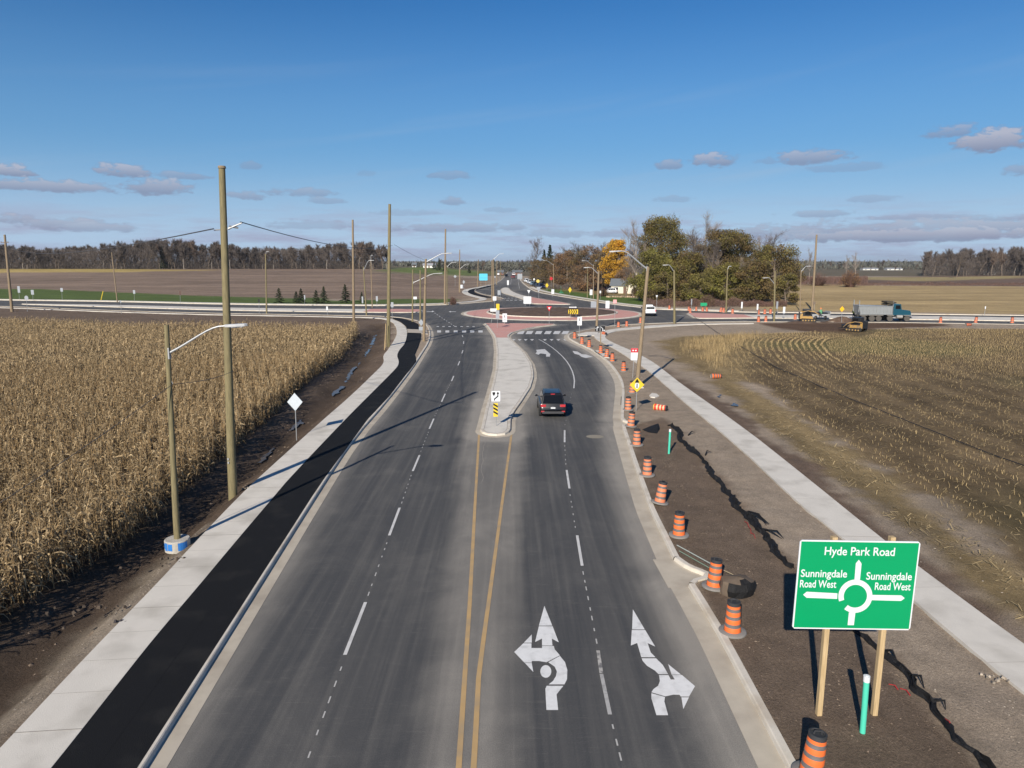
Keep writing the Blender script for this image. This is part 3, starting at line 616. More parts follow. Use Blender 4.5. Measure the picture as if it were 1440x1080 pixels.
# ------------------------------------------------------------------ islands
def ccw(P):
    a = np.array(P); return P if np.sum(a[:, 0]*np.roll(a[:, 1], -1)-np.roll(a[:, 0], -1)*a[:, 1]) > 0 else P[::-1]
def ring(P, d):
    a = np.array(P); t = np.roll(a, -1, 0)-np.roll(a, 1, 0); t /= np.maximum(1e-6, np.hypot(t[:, 0], t[:, 1]))[:, None]; return a+np.c_[-t[:, 1], t[:, 0]]*d
def island(P, name='traffic_island', m=concrete, zones=(), gw=.32, lines=True):
    P = ccw([tuple(q) for q in resample(list(P)+[P[0]], .6)[:-1]])
    k = len(P); A = np.array(P); prof = [(-gw-.02, -.05), (-gw-.02, .008), (-.02, .02), (0, .14), (.02, .15), (.2, .15)]
    V = np.vstack([np.c_[ring(P, d), H(A[:, 0], A[:, 1])+z] for d, z in prof]); i = np.arange(k); j = (i+1) % k; Q = []; mi = []
    for a in range(len(prof)-1): Q.append(np.c_[a*k+i, a*k+j, (a+1)*k+j, (a+1)*k+i]); mi += [1 if a < 2 else 0]*k
    o = npmesh('kerb', V, Q, [kerbcon, gutter], midx=mi); o['kind'] = 'structure'
    top, _ = sheet(name, P, .146, m)
    inn = ring(P, .2); inn2 = ring(P, .222); V = np.vstack([np.c_[inn, H(A[:, 0], A[:, 1])+.154], np.c_[inn2, H(A[:, 0], A[:, 1])+.154]])
    jo = npmesh('expansion_joint', V, np.c_[i, j, k+j, k+i], joint); jo['kind'] = 'structure'
    for z in zones:
        R, _ = sheet('red_paving', z, .1525, redcon)
    return P
def clip_poly(P, f, inset=.22):
    """keep the inset ring points where f is true"""
    Q = ring(ccw([tuple(q) for q in resample(list(P)+[P[0]], .6)[:-1]]), inset); return [tuple(q) for q in Q if f(q)]
yred = G(700, 475, .15).y
island(S_ISL, zones=[clip_poly(S_ISL, lambda q: q[1] > yred)])
xr = G(744, 424, .15).x
island(N_ISL, zones=[clip_poly(N_ISL, lambda q: q[0] > xr)], gw=.25)
xe = G(1058, 445, .15).x; island(E_ISL, zones=[clip_poly(E_ISL, lambda q: q[0] < xe)], gw=.25)
xw = G(515, 436, .15).x; xw2 = G(478, 436, .15).x; xw3 = G(430, 436, .15).x
island(W_ISL, zones=[clip_poly(W_ISL, lambda q: q[0] > xw)], gw=.25)
# faint broom joints across the big splitter island
# roundabout: truck apron and planted island
ap = circle(CR, 18.2, 120)
def ringmesh(name, r0, r1, z0, z1, m, n=120):
    a = np.array(circle(CR, r0, n)); b = np.array(circle(CR, r1, n)); V = np.vstack([np.c_[a, np.full(n, z0)], np.c_[b, np.full(n, z1)]]); i = np.arange(n); j = (i+1) % n
    o = npmesh(name, V, np.c_[i, j, n+j, n+i], m); o['kind'] = 'structure'; return o
ringmesh('kerb', 18.9, 18.3, .01, .02, gutter); ringmesh('kerb', 18.3, 18.2, .02, .09, kerbcon); ringmesh('kerb', 18.2, 17.75, .09, .10, kerbcon)
ringmesh('truck_apron', 17.75, 13.6, .10, .22, redcon); ringmesh('kerb', 13.6, 13.55, .22, .38, kerbcon); ringmesh('kerb', 13.55, 13.2, .38, .38, kerbcon)
def mound():
    n_, rr = 72, 16; V = []; 
    for a_ in range(rr+1):
        r = 13.2*a_/rr
        for i in range(n_):
            t = 2*math.pi*i/n_; x = CR[0]+r*math.cos(t); y = CR[1]+r*math.sin(t); e = 1-(r/13.2)**2
            V.append((x, y, .33+.55*e+.12*noise.noise(Vector((x*.5, y*.5, 0)))*min(1, e*4)+.05*noise.noise(Vector((x*2, y*2, 0)))*min(1, e*4)))
    i = np.arange(n_); j = (i+1) % n_; Q = np.vstack([np.c_[a_*n_+i, (a_+1)*n_+i, (a_+1)*n_+j, a_*n_+j] for a_ in range(rr)])
    o = npmesh('central_island_soil', np.array(V), Q, mat('dark_soil', (.085, .055, .04), .95, var=.3, scale=3, bump=.9, bscale=6, col2=(.12, .08, .055), c2scale=1), smooth_=True); o['kind'] = 'structure'
mound()

# ------------------------------------------------------------------ painted markings
def marks(name, polys, m, z=.006, st=True):
    V = []; Fs = []
    bmv = []
    for P in polys:
        k = len(V); V += [(p[0], p[1], float(H(p[0], p[1]))+z) for p in P]; Fs.append(tuple(range(k, k+len(P))))
    me = bpy.data.meshes.new(name); me.from_pydata(V, [], Fs); me.materials.append(m)
    bm = bmesh.new(); bm.from_mesh(me); bmesh.ops.triangulate(bm, faces=bm.faces[:]); bmesh.ops.recalc_face_normals(bm, faces=bm.faces)
    for f in bm.faces:
        if f.normal.z < 0: f.normal_flip()
    bm.to_mesh(me); bm.free()
    o = link(bpy.data.objects.new(name, me)); o['kind'] = 'structure'; return o
def seg(a, b, w):
    A, B = np.array(G(*a)[:2]), np.array(G(*b)[:2]); t = (B-A)/np.hypot(*(B-A)); nn = np.array([t[1], -t[0]])*w/2
    return [tuple(A-nn), tuple(A+nn), tuple(B+nn), tuple(B-nn)]
def linestrip(pts, w, st=.8, world=False):
    P = resample(pts if world else smooth(G2(pts), 1), st); nn = normals2(P)*w/2; L, R_ = P-nn, P+nn
    return [[tuple(L[i]), tuple(R_[i]), tuple(R_[i+1]), tuple(L[i+1])] for i in range(len(P)-1)]
marks('yellow_line', linestrip(yl, .13, 2, True)+linestrip(yr, .13, 2, True), yellow_line)
ld = [((485,921),(514,847)),((547.4,753),(562,714)),((580.5,662.5),(590,640)),((603.8,603),(610,588.8)),((621,565),(626,553.8)),((635,536),(638,528.8)),((644,513.8),(646.5,508)),((649.5,497),(651,492.5)),((652,483.5),(652,480)),((651,474),(650,471.5))]
rd = [((841,915),(857.8,1005)),((811.6,753),(818.7,795.7)),((796.8,661),(800.8,687)),((794,605),(794,622))]
marks('lane_line', [seg(a, b, .105) for a, b in ld+rd[1:]], white_line)
marks('lane_line', [seg((845.8,948),(857.8,1005), .10)], mat('dull_white_paint', (.40,.39,.375), .7, var=.2, scale=6, col2=(.26,.255,.245), c2scale=6, c2lo=.5, c2hi=.65)); marks('lane_line', [seg((841,915),(845.7,947), .10)], worn_line)
dots = []
def dotrow(a, b, n_, ln=.28, w=.038):
    A, B = np.array(G(*a)[:2]), np.array(G(*b)[:2]); t = (B-A)/np.hypot(*(B-A)); nn = np.array([t[1], -t[0]])*w/2
    for i in range(n_):
        c = A+(B-A)*(i+.5+random.uniform(-.15, .15))/n_; l = ln*random.uniform(.5, 1.1)/2; dots.append([tuple(c-t*l-nn), tuple(c-t*l+nn), tuple(c+t*l+nn), tuple(c+t*l-nn)])
dotrow((430,1075),(484,928),6,.36); dotrow((516,842),(546,758),7); dotrow((564,710),(579,666),7); dotrow((591,637),(603,606),7); dotrow((611,586),(620,567),6); dotrow((627,551),(634,538),5)
dotrow((875,1075),(859,1010),3,.3); dotrow((840,908),(819,800),8); dotrow((810,748),(801,692),6); dotrow((796,657),(794,625),5); dotrow((794,600),(804,552),9,.2)
marks('survey_dots', dots, mat('faint_dots', (.42,.41,.39), .7))
marks('lane_line', linestrip([(757.5,477),(765,481),(780,491),(795,505),(803.8,518.8),(808,532.5),(807,546)], .11), white_line)
def z680(L): return [(680+a/4.5, 840+b/4.5) for a, b in L]
arL = [[(385,55),(435,180),(350,180)],[(350,184),(437,184),(476,286),(432,262),(436,306),(370,306),(370,262),(326,284)],[(305,236),(305,288),(255,288)],
 [(252,292),(303,292),(303,322),(370,322),(370,309),(445,309),(450,330),(483,368),(398,412),(350,404),(305,404),(305,414),(258,414),(194,347)],[(262,417),(305,417),(315,474)],
 [(483,372),(515,410),(530,460),(528,520),(512,552),(412,552),(440,530),(458,500),(464,470),(450,440),(410,412)],[(400,561),(505,561),(462,615),(472,714),(398,714),(391,580)],
 [(394+35*math.cos(t*math.pi/10), 470+40*math.sin(t*math.pi/10)) for t in range(20)]]
arR = [[(945,77),(1020,204),(940,204)],[(938,208),(1023,208),(1086,313),(1038,290),(1058,350),(1088,380),(998,380),(972,290),(932,306)],[(1000,387),(1092,387),(1135,430),(1168,487),(1107,487),(1085,465),(1035,435),(1008,405)],
 [(1168,424),(1250,490),(1190,490)],[(1110,493),(1170,493),(1185,521),(1210,521),(1193,493),(1256,493),(1338,563),(1300,629),(1248,629),(1240,618),(1200,617),(1150,628),(1062,602),(1075,582),(1105,560),(1116,530)],
 [(1252,634),(1300,634),(1264,708)],[(1062,608),(1148,632),(1144,660),(1168,747),(1094,747),(1062,640)]]
bright_line = mat('arrow_paint', (.68, .675, .66), .55, var=.1, scale=5, col2=(.52, .515, .50), c2scale=3, c2lo=.5, c2hi=.72)
marks('lane_arrow', [G2(z680(p)) for p in arL], bright_line); marks('lane_arrow', [G2(z680(p)) for p in arR], bright_line)
# arrows further on
ar2 = [[(754,492),(766,491),(770,494.5),(774,498),(773,501.5),(768,501.5),(768,498),(760,497),(757,499),(753,497),(755,495)]]
ar3 = [[(805,493.5),(812,494.5),(818,498),(824,498.5),(834,502),(829,502.5),(824,503.5),(818,502),(814,499),(808,497.5)]]
marks('lane_arrow', [G2(p) for p in ar2], white_line); marks('lane_arrow', [G2(p) for p in ar3], white_line)
marks('lane_arrow', [G2([(600,437.8),(607,437.8),(608,436.8),(611,437.9),(608,439),(607,438.4),(600,438.4)])], white_line)
marks('lane_arrow', [G2([(641,438.6),(634,438.6),(634,439.4),(631,438.3),(634,437.2),(634,438.0),(641,438.0)])], white_line)
# crossings and yield lines
def q(x0, x1, y0, y1, sk=0): return G2([(x0, y1), (x1, y1), (x1+sk, y0), (x0+sk, y0)])
marks('crosswalk', [q(x, x+w, 464.7, 467.6) for x, w in ((614.8,5.4),(626.4,5.3),(638,5.5),(649.8,5.8),(661,5.9),(672.7,6))], white_line)
marks('yield_line', [q(x, x+3.4, 458.8, 459.6) for x in (614,622,630.5,639,647.5,656,664)], white_line)
marks('crosswalk', [q(x, x+8.5, 465.6, 469.8, 2.6) for x in (727,739,752,765,777.5,789.5)], white_line)
marks('yield_line', [G2([(x, 477.0), (x+5.5, 477.0), (x+2.7, 479.3)]) for x in (719.5,728,736.5,745.5,763.5,773,782.5,792)], white_line)
marks('crosswalk', [q(x, x+4.5, 427.4-(x-760)*.0, 428.2) for x in ()] or [q(x, x+3.6, 421.9, 422.5) for x in (712,717.5,723.5,730)], white_line)
marks('yield_line', [q(x, x+2.6, 419.0, 419.4) for x in (709,714,719,724.5,730)], white_line)
marks('lane_line', linestrip([(686,402.6),(694,400.0)], .3, 2)+linestrip([(729,397),(730.5,406)], .12, 3)+linestrip([(720.5,381),(718,400)], .12, 5), white_line)
marks('lane_line', [seg((611+i*3.3, 440+i*2.2), (612.3+i*3.3, 440.9+i*2.2), .15) for i in range(9)], white_line)
marks('lane_line', linestrip([(748,462.5),(775,457.5),(800,456)], .12, 2)+linestrip([(1030,449),(1052,451.5)], .14, 2)+linestrip([(951,443.2),(962,444.6)], .3, 2), white_line)
# cracks in the median strip
crk = []
p = np.array([683., 612.])
for i in range(22):
    q2 = p+np.array([random.uniform(-2.2, 1.9), random.uniform(2, 4.2)]); crk.append(seg(tuple(p), tuple(q2), .018)); p = q2
marks('pavement_crack', crk, mat('crack_dust', (.30, .27, .24), .9), .004)

# ------------------------------------------------------------------ water in the ditch
wat = mat('muddy_water', (.085, .075, .062), .22, spec=.7, var=.3, scale=2, bump=.3, bscale=5)
def puddle(pts, z, name='puddle'):
    P = smooth_closed(G2(pts, z), 2); P = resample(P+[P[0]], .3)[:-1]; P = [(x+.35*noise.noise(Vector((x*1.7, y*1.7, 9))), y+.5*noise.noise(Vector((x*1.5, y*1.5, 2)))) for x, y in P]
    o, _ = sheet(name, P, z, wat); return o
puddle([(528,470),(529,474),(523,488),(513,502),(510,503),(519,488),(525,474)], -.43)
puddle([(506,508),(506,511),(498,520),(492,529),(488,536),(484,539),(483,537),(491,524),(498,514)], -.42)
puddle([(484,541),(484,545),(470,556),(466,558),(468,552),(476,545)], -.42)
puddle([(428,588),(426,594),(410,606),(404,606),(416,594)], -.43); puddle([(386,628),(384,634),(368,650),(360,652),(372,638)], -.44)
puddle([(1027,566),(1033,566),(1040,571),(1034,572),(1028,569)], .16); puddle([(1011,553),(1015,556),(1016,560),(1012,557)], .16)

# ------------------------------------------------------------------ vegetation stuff: standing corn, stubble, dry grass
def leaf_strips(base, az, L, w, rise, droop, segs, tw=None):
    """curved leaves: base (n,3), azimuth, length, width -> verts (n*(segs+1)*2), quads"""
    n_ = len(base); t = np.linspace(0, 1, segs+1)[None, :]; dx, dy = np.cos(az)[:, None], np.sin(az)[:, None]
    r = L[:, None]*(t*.95-.18*t**3); z = rise[:, None]*t-droop[:, None]*t**2.2
    px = base[:, 0:1]+dx*r; py = base[:, 1:2]+dy*r; pz = base[:, 2:3]+z
    wd = w[:, None]*np.array([.55]+[1-.9*((k)/segs)**1.6 for k in range(1, segs+1)])[None, :]/2
    tz = (tw[:, None] if tw is not None else 0)*t
    ox, oy, oz = -dy*wd*np.cos(tz), dx*wd*np.cos(tz), wd*np.sin(tz)
    A = np.stack([px-ox, py-oy, pz-oz], -1); B = np.stack([px+ox, py+oy, pz+oz], -1)
    V = np.stack([A, B], 2).reshape(-1, 3); k = (segs+1)*2; o_ = (np.arange(n_)*k)[:, None]; j = np.arange(segs)[None, :]*2
    Q = np.stack([o_+j, o_+j+1, o_+j+3, o_+j+2], -1).reshape(-1, 4); return V, Q
class Acc:
    def __init__(s): s.V = []; s.Q = []; s.M = []; s.n = 0
    def add(s, V, Q, m=0): s.V.append(V); s.Q.append(Q+s.n); s.M.append(np.full(len(Q), m)); s.n += len(V)
    def build(s, name, mats, parent=None): return npmesh(name, np.vstack(s.V), np.vstack(s.Q), mats, parent, np.concatenate(s.M))
def stalks(acc, P, z0, h, w, m, lean=None):
    n_ = len(P); a = rng.uniform(0, math.pi, n_); lx = rng.normal(0, 1, n_)*(lean if lean is not None else .05)*h; ly = rng.normal(0, 1, n_)*(lean if lean is not None else .05)*h
    for k in range(2):
        c, s_ = np.cos(a+k*math.pi/2)*w/2, np.sin(a+k*math.pi/2)*w/2; z1 = z0+h
        V = np.stack([np.c_[P[:, 0]-c, P[:, 1]-s_, z0], np.c_[P[:, 0]+c, P[:, 1]+s_, z0], np.c_[P[:, 0]+lx+c*.7, P[:, 1]+ly+s_*.7, z1], np.c_[P[:, 0]+lx-c*.7, P[:, 1]+ly-s_*.7, z1]], 1).reshape(-1, 3)
        acc.add(V, np.arange(n_*4).reshape(-1, 4), m)
def rows(poly, ang, rs, ps, jr=.05, jp=.5):
    a = np.array(poly); c, s_ = math.cos(ang), math.sin(ang); u = a[:, 0]*c+a[:, 1]*s_; v = -a[:, 0]*s_+a[:, 1]*c
    U = np.arange(u.min(), u.max(), ps); Vv = np.arange(v.min(), v.max(), rs); A, B = np.meshgrid(U, Vv); A = A.ravel()+rng.uniform(-jp, jp, A.size)*ps; B = B.ravel()+rng.normal(0, jr, B.size)
    P = np.c_[A*c-B*s_, A*s_+B*c]; return P[inside(poly, P[:, 0], P[:, 1])]
def corn():
    P = rows(corn_poly, math.radians(112), .76, .19, .17)
    P = P[P[:, 1] > 4]
    # keep what the picture's neighbourhood can see
    ok = (P[:, 0] > -(P[:, 1]*.95+16)); P = P[ok]
    # gaps and uneven edge
    nn = np.array([noise.noise(Vector((x*.25, y*.25, 11))) for x, y in P]); P = P[(rng.random(len(P)) < .97-.25*(nn > .45))]; 
    ed = dist_poly(corn_poly, P[:, 0], P[:, 1]); P = P[(ed > .35*rng.random(len(P)))]
    D = np.hypot(P[:, 0], P[:, 1]); hs = 1.95+.28*np.array([noise.noise(Vector((x*.12, y*.12, 1))) for x, y in P])+rng.normal(0, .17, len(P))-.35*(rng.random(len(P)) < .06)
    acc = Acc()
    for lo, hi, nl, sg, wf, st in ((0, 42, 15, 4, 1.0, 1), (42, 75, 12, 2, 1.25, 1), (75, 400, 8, 2, 1.9, 0)):
        k = (D >= lo) & (D < hi); p = P[k]; h = hs[k]; n_ = len(p)
        if not n_: continue
        if st: stalks(acc, p, np.full(n_, -.05), h, .035*wf, 1, .05)
        fr = np.repeat(np.linspace(.12, .98, nl)[None, :], n_, 0)+rng.uniform(-.04, .04, (n_, nl)); z = (fr*h[:, None]).ravel()
        b = np.c_[np.repeat(p, nl, 0)+rng.normal(0, .03, (n_*nl, 2)), z]; az = (rng.uniform(0, math.pi, n_)[:, None]+np.arange(nl)[None, :]*math.pi+rng.normal(0, .7, (n_, nl))).ravel()
        L = rng.uniform(.32, .70, n_*nl)*(1-.35*(fr.ravel() > .85)); rise = rng.uniform(.05, .35, n_*nl); dr = rng.uniform(.25, .85, n_*nl)
        V, Q = leaf_strips(b, az, L, rng.uniform(.05, .085, n_*nl)*wf, rise, dr, sg, rng.uniform(-2.5, 2.5, n_*nl)); acc.add(V, Q, 0)
        # tassels and husks
        nt_ = 4; b = np.c_[np.repeat(p, nt_, 0), np.repeat(h, nt_)]; V, Q = leaf_strips(b, rng.uniform(0, 6.3, n_*nt_), rng.uniform(.08, .2, n_*nt_), np.full(n_*nt_, .018*wf), rng.uniform(.15, .35, n_*nt_), rng.uniform(0, .1, n_*nt_), 1); acc.add(V, Q, 0)
        if st:
            b = np.c_[p+rng.normal(0, .05, (n_, 2)), h*.5]; V, Q = leaf_strips(b, rng.uniform(0, 6.3, n_), np.full(n_, .14), np.full(n_, .07), np.full(n_, .05), np.full(n_, .25), 2); acc.add(V, Q, 0)
    o = acc.build('cornfield', [cornm, cornst]); tag(o, 'tall standing dry tan corn filling the field on the left of the road', 'corn', kind='stuff')
corn()
def flat_litter(acc, P, z, L, w, m):
    n_ = len(P); a = rng.uniform(0, math.pi, n_); c, s_ = np.cos(a), np.sin(a); tz = rng.normal(0, .18, n_)*L
    dx, dy = c*L/2, s_*L/2; ox, oy = -s_*w/2, c*w/2
    V = np.stack([np.c_[P[:, 0]-dx-ox, P[:, 1]-dy-oy, z], np.c_[P[:, 0]+dx-ox, P[:, 1]+dy-oy, z+tz], np.c_[P[:, 0]+dx+ox, P[:, 1]+dy+oy, z+tz+.004], np.c_[P[:, 0]-dx+ox, P[:, 1]-dy+oy, z+.004]], 1).reshape(-1, 3)
    acc.add(V, np.arange(n_*4).reshape(-1, 4), m)
def nzv(P, sc, z0=0): return np.array([noise.noise(Vector((x*sc, y*sc, z0))) for x, y in P])
def stubble():
    acc = Acc()
    P = rows(stub_poly, math.radians(100), .76, .15, .05, .5); P = P[(P[:, 1] < 150) & (P[:, 0] < P[:, 1]*.9+18)]
    de = dist_poly(ROWE, P[:, 0], P[:, 1], False); P = P[de > 13.5]; hd = []
    for k in range(1, 18):   # headland rows follow the field edge
        L = resample(ROWE, .15); Q_ = L-normals2(L)*k*.76*(1); Q2 = L+normals2(L)*k*.76
        for q_ in (Q_, Q2):
            q_ = q_+rng.normal(0, .09, q_.shape)+np.array([[.35*noise.noise(Vector((x*.15, y*.15, 31))), .35*noise.noise(Vector((x*.15, y*.15, 37)))] for x, y in q_])*1.0; ok = inside(stub_poly, q_[:, 0], q_[:, 1]); q_ = q_[ok]; dd = dist_poly(ROWE, q_[:, 0], q_[:, 1], False); hd.append(q_[np.abs(dd-k*.76) < .5])
    P = np.vstack([P]+hd); P = P[(P[:, 0] < P[:, 1]*.9+18)]
    n1, n2 = nzv(P, .06, 4), nzv(P, .35, 8); far = sst(48, 85, P[:, 1]); dv = dist_poly(ROWE, P[:, 0], P[:, 1], False); dens_ = .52+.5*far+.9*n1+.8*n2-.42*(1-sst(9, 17, dv))*far-.10*(1-far)
    # wheel lanes without stubble
    v = dist_poly(ROWE, P[:, 0], P[:, 1], False); lane = (np.sin(v*2*math.pi/3.04) < -.1) & (v < 26) & (P[:, 1] < 72)
    k = (rng.random(len(P)) < dens_) & ~(lane & (rng.random(len(P)) < .6)); P = P[k]; D = P[:, 1]
    stalks(acc, P, np.full(len(P), .05), rng.uniform(.09, .26, len(P)), np.where(D > 75, .035, .024), 0, .22)
    P2 = rows(stub_poly, .3, .3, .25, .2, 1); P2 = P2[(P2[:, 1] < 110) & (P2[:, 0] < P2[:, 1]*.9+18)]; k = rng.random(len(P2)) < .75+1.0*nzv(P2, .2, 3); P2 = P2[k]
    flat_litter(acc, P2, .11+rng.uniform(0, .05, len(P2)), rng.uniform(.12, .4, len(P2)), np.full(len(P2), .02), 1)
    P3 = rows(straw_edge, .9, .22, .22, .2, 1); P3 = P3[P3[:, 1] < 105]; k = rng.random(len(P3)) < .55+1.3*nzv(P3, .3, 6); P3 = P3[k]
    flat_litter(acc, P3, .11+rng.uniform(0, .07, len(P3)), rng.uniform(.12, .45, len(P3)), np.full(len(P3), .026), 1)
    o = acc.build('corn_stubble', [stubm, strawm]); tag(o, 'rows of cut tan corn stubble and straw litter on the field to the right', 'stubble', kind='stuff')
stubble()
def tallgrass(name, poly, dn, hmin, hmax, m, label, w=.03, lean=.5):
    P = rows(poly, .2, dn, dn, dn*.5, 1); k = rng.random(len(P)) < (.62+1.2*nzv(P, .3, 2))*sst(-.3, 4.0, dist_poly(poly, P[:, 0], P[:, 1])+1.2*nzv(P, .5, 9)); P = P[k]; n_ = len(P); acc = Acc()
    b = np.c_[P, np.full(n_, .06)+H(P[:, 0], P[:, 1])]; V, Q = leaf_strips(b, rng.normal(2.6, 1.1, n_), rng.uniform(.1, lean, n_), np.full(n_, w), rng.uniform(hmin, hmax, n_)*1.3, rng.uniform(.05, .35, n_)*hmax, 3); acc.add(V, Q)
    o = acc.build(name, [m]); tag(o, label, 'grass', kind='stuff')
gp = G2([(948,490),(960,480),(1000,474),(1040,470),(1078,469),(1085,473),(1060,484),(1040,492),(1036,505),(1044,520),(1030,528),(1000,522),(978,508),(955,500)])
tallgrass('dry_grass', gp, .13, .35, .8, drygrass, 'clump of tall golden dry grass at the corner of the stubble field', .03, .6)
def clods(name, poly, dn, smin, smax, m, label, cat, prob=.5, flat=.5, extra=None):
    P = rows(poly, .7, dn, dn, dn*.4, 1); k = rng.random(len(P)) < prob+1.0*nzv(P, .6, 5); P = P[k]
    for S_ in SLABS: P = P[~inside(S_, P[:, 0], P[:, 1])]
    P = P[~inside(road_outline, P[:, 0], P[:, 1])]; n_ = len(P); s_ = smin+(smax-smin)*rng.random(n_)**3; z = gz(P[:, 0], P[:, 1])
    oc = np.array([(1,0,0),(0,1,0),(-1,0,0),(0,-1,0),(0,0,1)], float); V = (oc[None]*s_[:, None, None]*rng.uniform(.6, 1.2, (n_, 5, 1))*np.array([1, 1, flat])); a = rng.uniform(0, 6.3, n_)
    x = V[..., 0]*np.cos(a)[:, None]-V[..., 1]*np.sin(a)[:, None]; y = V[..., 0]*np.sin(a)[:, None]+V[..., 1]*np.cos(a)[:, None]
    V = np.stack([x+P[:, :1], y+P[:, 1:], V[..., 2]+z[:, None]-.01], -1).reshape(-1, 3); f = np.array([(0,1,4),(1,2,4),(2,3,4),(3,0,4)]); Q = (f[None]+(np.arange(n_)*5)[:, None, None]).reshape(-1, 3)
    o = npmesh(name, V, Q, m); tag(o, label, cat, kind='stuff')
clods('soil_clods', G2([(0,1010),(150,860),(300,715),(335,690),(450,590),(530,512),(536,470),(500,470),(430,560),(360,620),(200,760),(0,900),(-150,1100)]), .3, .03, .12, clodm, 'lumps of dark soil beside the sidewalk along the corn', 'soil', .35)
clods('pebbles', gravelL, .12, .012, .04, stonem, 'loose tan gravel along the outer edge of the left sidewalk', 'gravel', .45)
clods('pebbles', mulch, .10, .012, .05, clodm, 'crumbly dark topsoil between the right kerb and the black silt fence', 'soil', .55)
tanR = G2([(950,600),(1000,640),(1060,715),(1120,790),(1240,910),(1330,1000),(1450,1080),(1600,1250),(2000,1400),(1440,980),(1186,757),(1040,628),(960,565)])
clods('pebbles', tanR, .14, .012, .05, stonem, 'pale stones and gravel between the silt fence and the right sidewalk', 'gravel', .3)
tanR2 = G2([(945,520),(1047,600),(1133,668),(1240,755),(1440,905),(1700,1100),(1700,1000),(1440,850),(1240,700),(1050,580),(960,515)])
clods('pebbles', tanR2, .3, .015, .06, stonem, 'scattered stones on the bare bank beyond the right sidewalk', 'gravel', .2)

# ------------------------------------------------------------------ trees
def quads_rand(Cn, L, Wd, up=0.0):
    n_ = len(Cn); d = rng.normal(0, 1, (n_, 3)); d[:, 2] *= (1-up); d /= np.linalg.norm(d, axis=1)[:, None]; e = rng.normal(0, 1, (n_, 3)); e -= d*(e*d).sum(1)[:, None]; e /= np.linalg.norm(e, axis=1)[:, None]
    d = d*L[:, None]/2; e = e*Wd[:, None]/2; V = np.stack([Cn-d, Cn+e*.8, Cn+d, Cn-e], 1).reshape(-1, 3); return V, np.arange(n_*4).reshape(-1, 4)
def branch_net(h, spread, seed, levels=4, up=.55, first=.25, kids=(7, 5, 5, 4), thick=.022):
    r = random.Random(seed); segs = []
    def grow(p, d, L, rad, lv):
        n_ = 4 if lv < 2 else 2; q = p
        for i in range(n_):
            d = (d+Vector((r.gauss(0, .13), r.gauss(0, .13), .05 if lv else 0))).normalized(); q2 = q+d*L/n_
            r2 = rad*(1-.8*(i+1)/n_) if lv >= 1 else rad*(1-.62*(i+1)/n_); r1 = rad*(1-.8*i/n_) if lv >= 1 else rad*(1-.62*i/n_)
            segs.append((q, q2, r1, r2, lv))
            if lv+1 < levels:
                nk = kids[lv]/n_; nk = int(nk)+(r.random() < nk-int(nk))
                for _ in range(nk):
                    f = (i+r.random())/n_
                    if lv == 0 and f < first: continue
                    a = r.uniform(0, 6.283); tilt = r.uniform(.45, 1.05) if lv == 0 else r.uniform(.35, .9)
                    side = d.orthogonal().normalized(); side = Matrix.Rotation(a, 3, d) @ side; nd = (d*math.cos(tilt)+side*math.sin(tilt)+Vector((0, 0, up*.5))).normalized()
                    b = q+(q2-q)*r.random(); LL = L*(spread if lv == 0 else .55)*r.uniform(.6, 1.1)*(1.15-.55*f if lv == 0 else 1)
                    grow(b, nd, LL, max(.012, rad*(.42 if lv == 0 else .5)*(1-.4*f)), lv+1)
            q = q2
    grow(Vector((0, 0, -.3)), Vector((0, 0, 1)), h*(.72), h*thick, 0)
    zm = max(s_[1].z for s_ in segs); k = h/zm*.96; return [(a*1.0 if 0 else Vector((a.x, a.y, a.z*k)), Vector((b.x, b.y, b.z*k)), c, d, e) for a, b, c, d, e in segs]
def seg_mesh(acc, segs, minr, m, tubes=True, thin_m=None):
    thick = [s_ for s_ in segs if s_[4] <= 1]; thin = [s_ for s_ in segs if s_[4] > 1]
    for a, b, r0, r1, lv in thick:
        mb = MB(); mb.cyl(a, b, max(r0, minr), max(r1, minr*.8), 5, caps=False); acc.add(np.array(mb.v, float), np.array(mb.f), m)
    if thin:
        A = np.array([s_[0] for s_ in thin]); B = np.array([s_[1] for s_ in thin]); r = np.maximum([s_[2] for s_ in thin], minr); d = B-A; e = rng.normal(0, 1, A.shape); e -= d*((e*d).sum(1)/np.maximum(1e-9, (d*d).sum(1)))[:, None]; e /= np.linalg.norm(e, axis=1)[:, None]
        e *= r[:, None]; acc.add(np.stack([A-e, A+e, B+e*.5, B-e*.5], 1).reshape(-1, 3), np.arange(len(A)*4).reshape(-1, 4), m if thin_m is None else thin_m)
def twigs(acc, segs, minlv, per, L, w, m):
    T = [s_ for s_ in segs if s_[4] >= minlv]; A = np.array([s_[0] for s_ in T]); B = np.array([s_[1] for s_ in T]); n_ = len(T)*per
    t = rng.random((n_, 1)); p = np.repeat(A, per, 0)*(1-t)+np.repeat(B, per, 0)*t; d0 = np.repeat(B-A, per, 0); d0 /= np.maximum(1e-6, np.linalg.norm(d0, axis=1))[:, None]
    d = d0*.8+rng.normal(0, .55, (n_, 3)); d[:, 2] += .3; d /= np.linalg.norm(d, axis=1)[:, None]; l = rng.uniform(.4, 1, (n_, 1))*L; e = rng.normal(0, 1, (n_, 3)); e -= d*(e*d).sum(1)[:, None]; e /= np.linalg.norm(e, axis=1)[:, None]; e *= w/2
    q_ = p+d*l; acc.add(np.stack([p-e, p+e, q_+e*.3, q_-e*.3], 1).reshape(-1, 3), np.arange(n_*4).reshape(-1, 4), m)
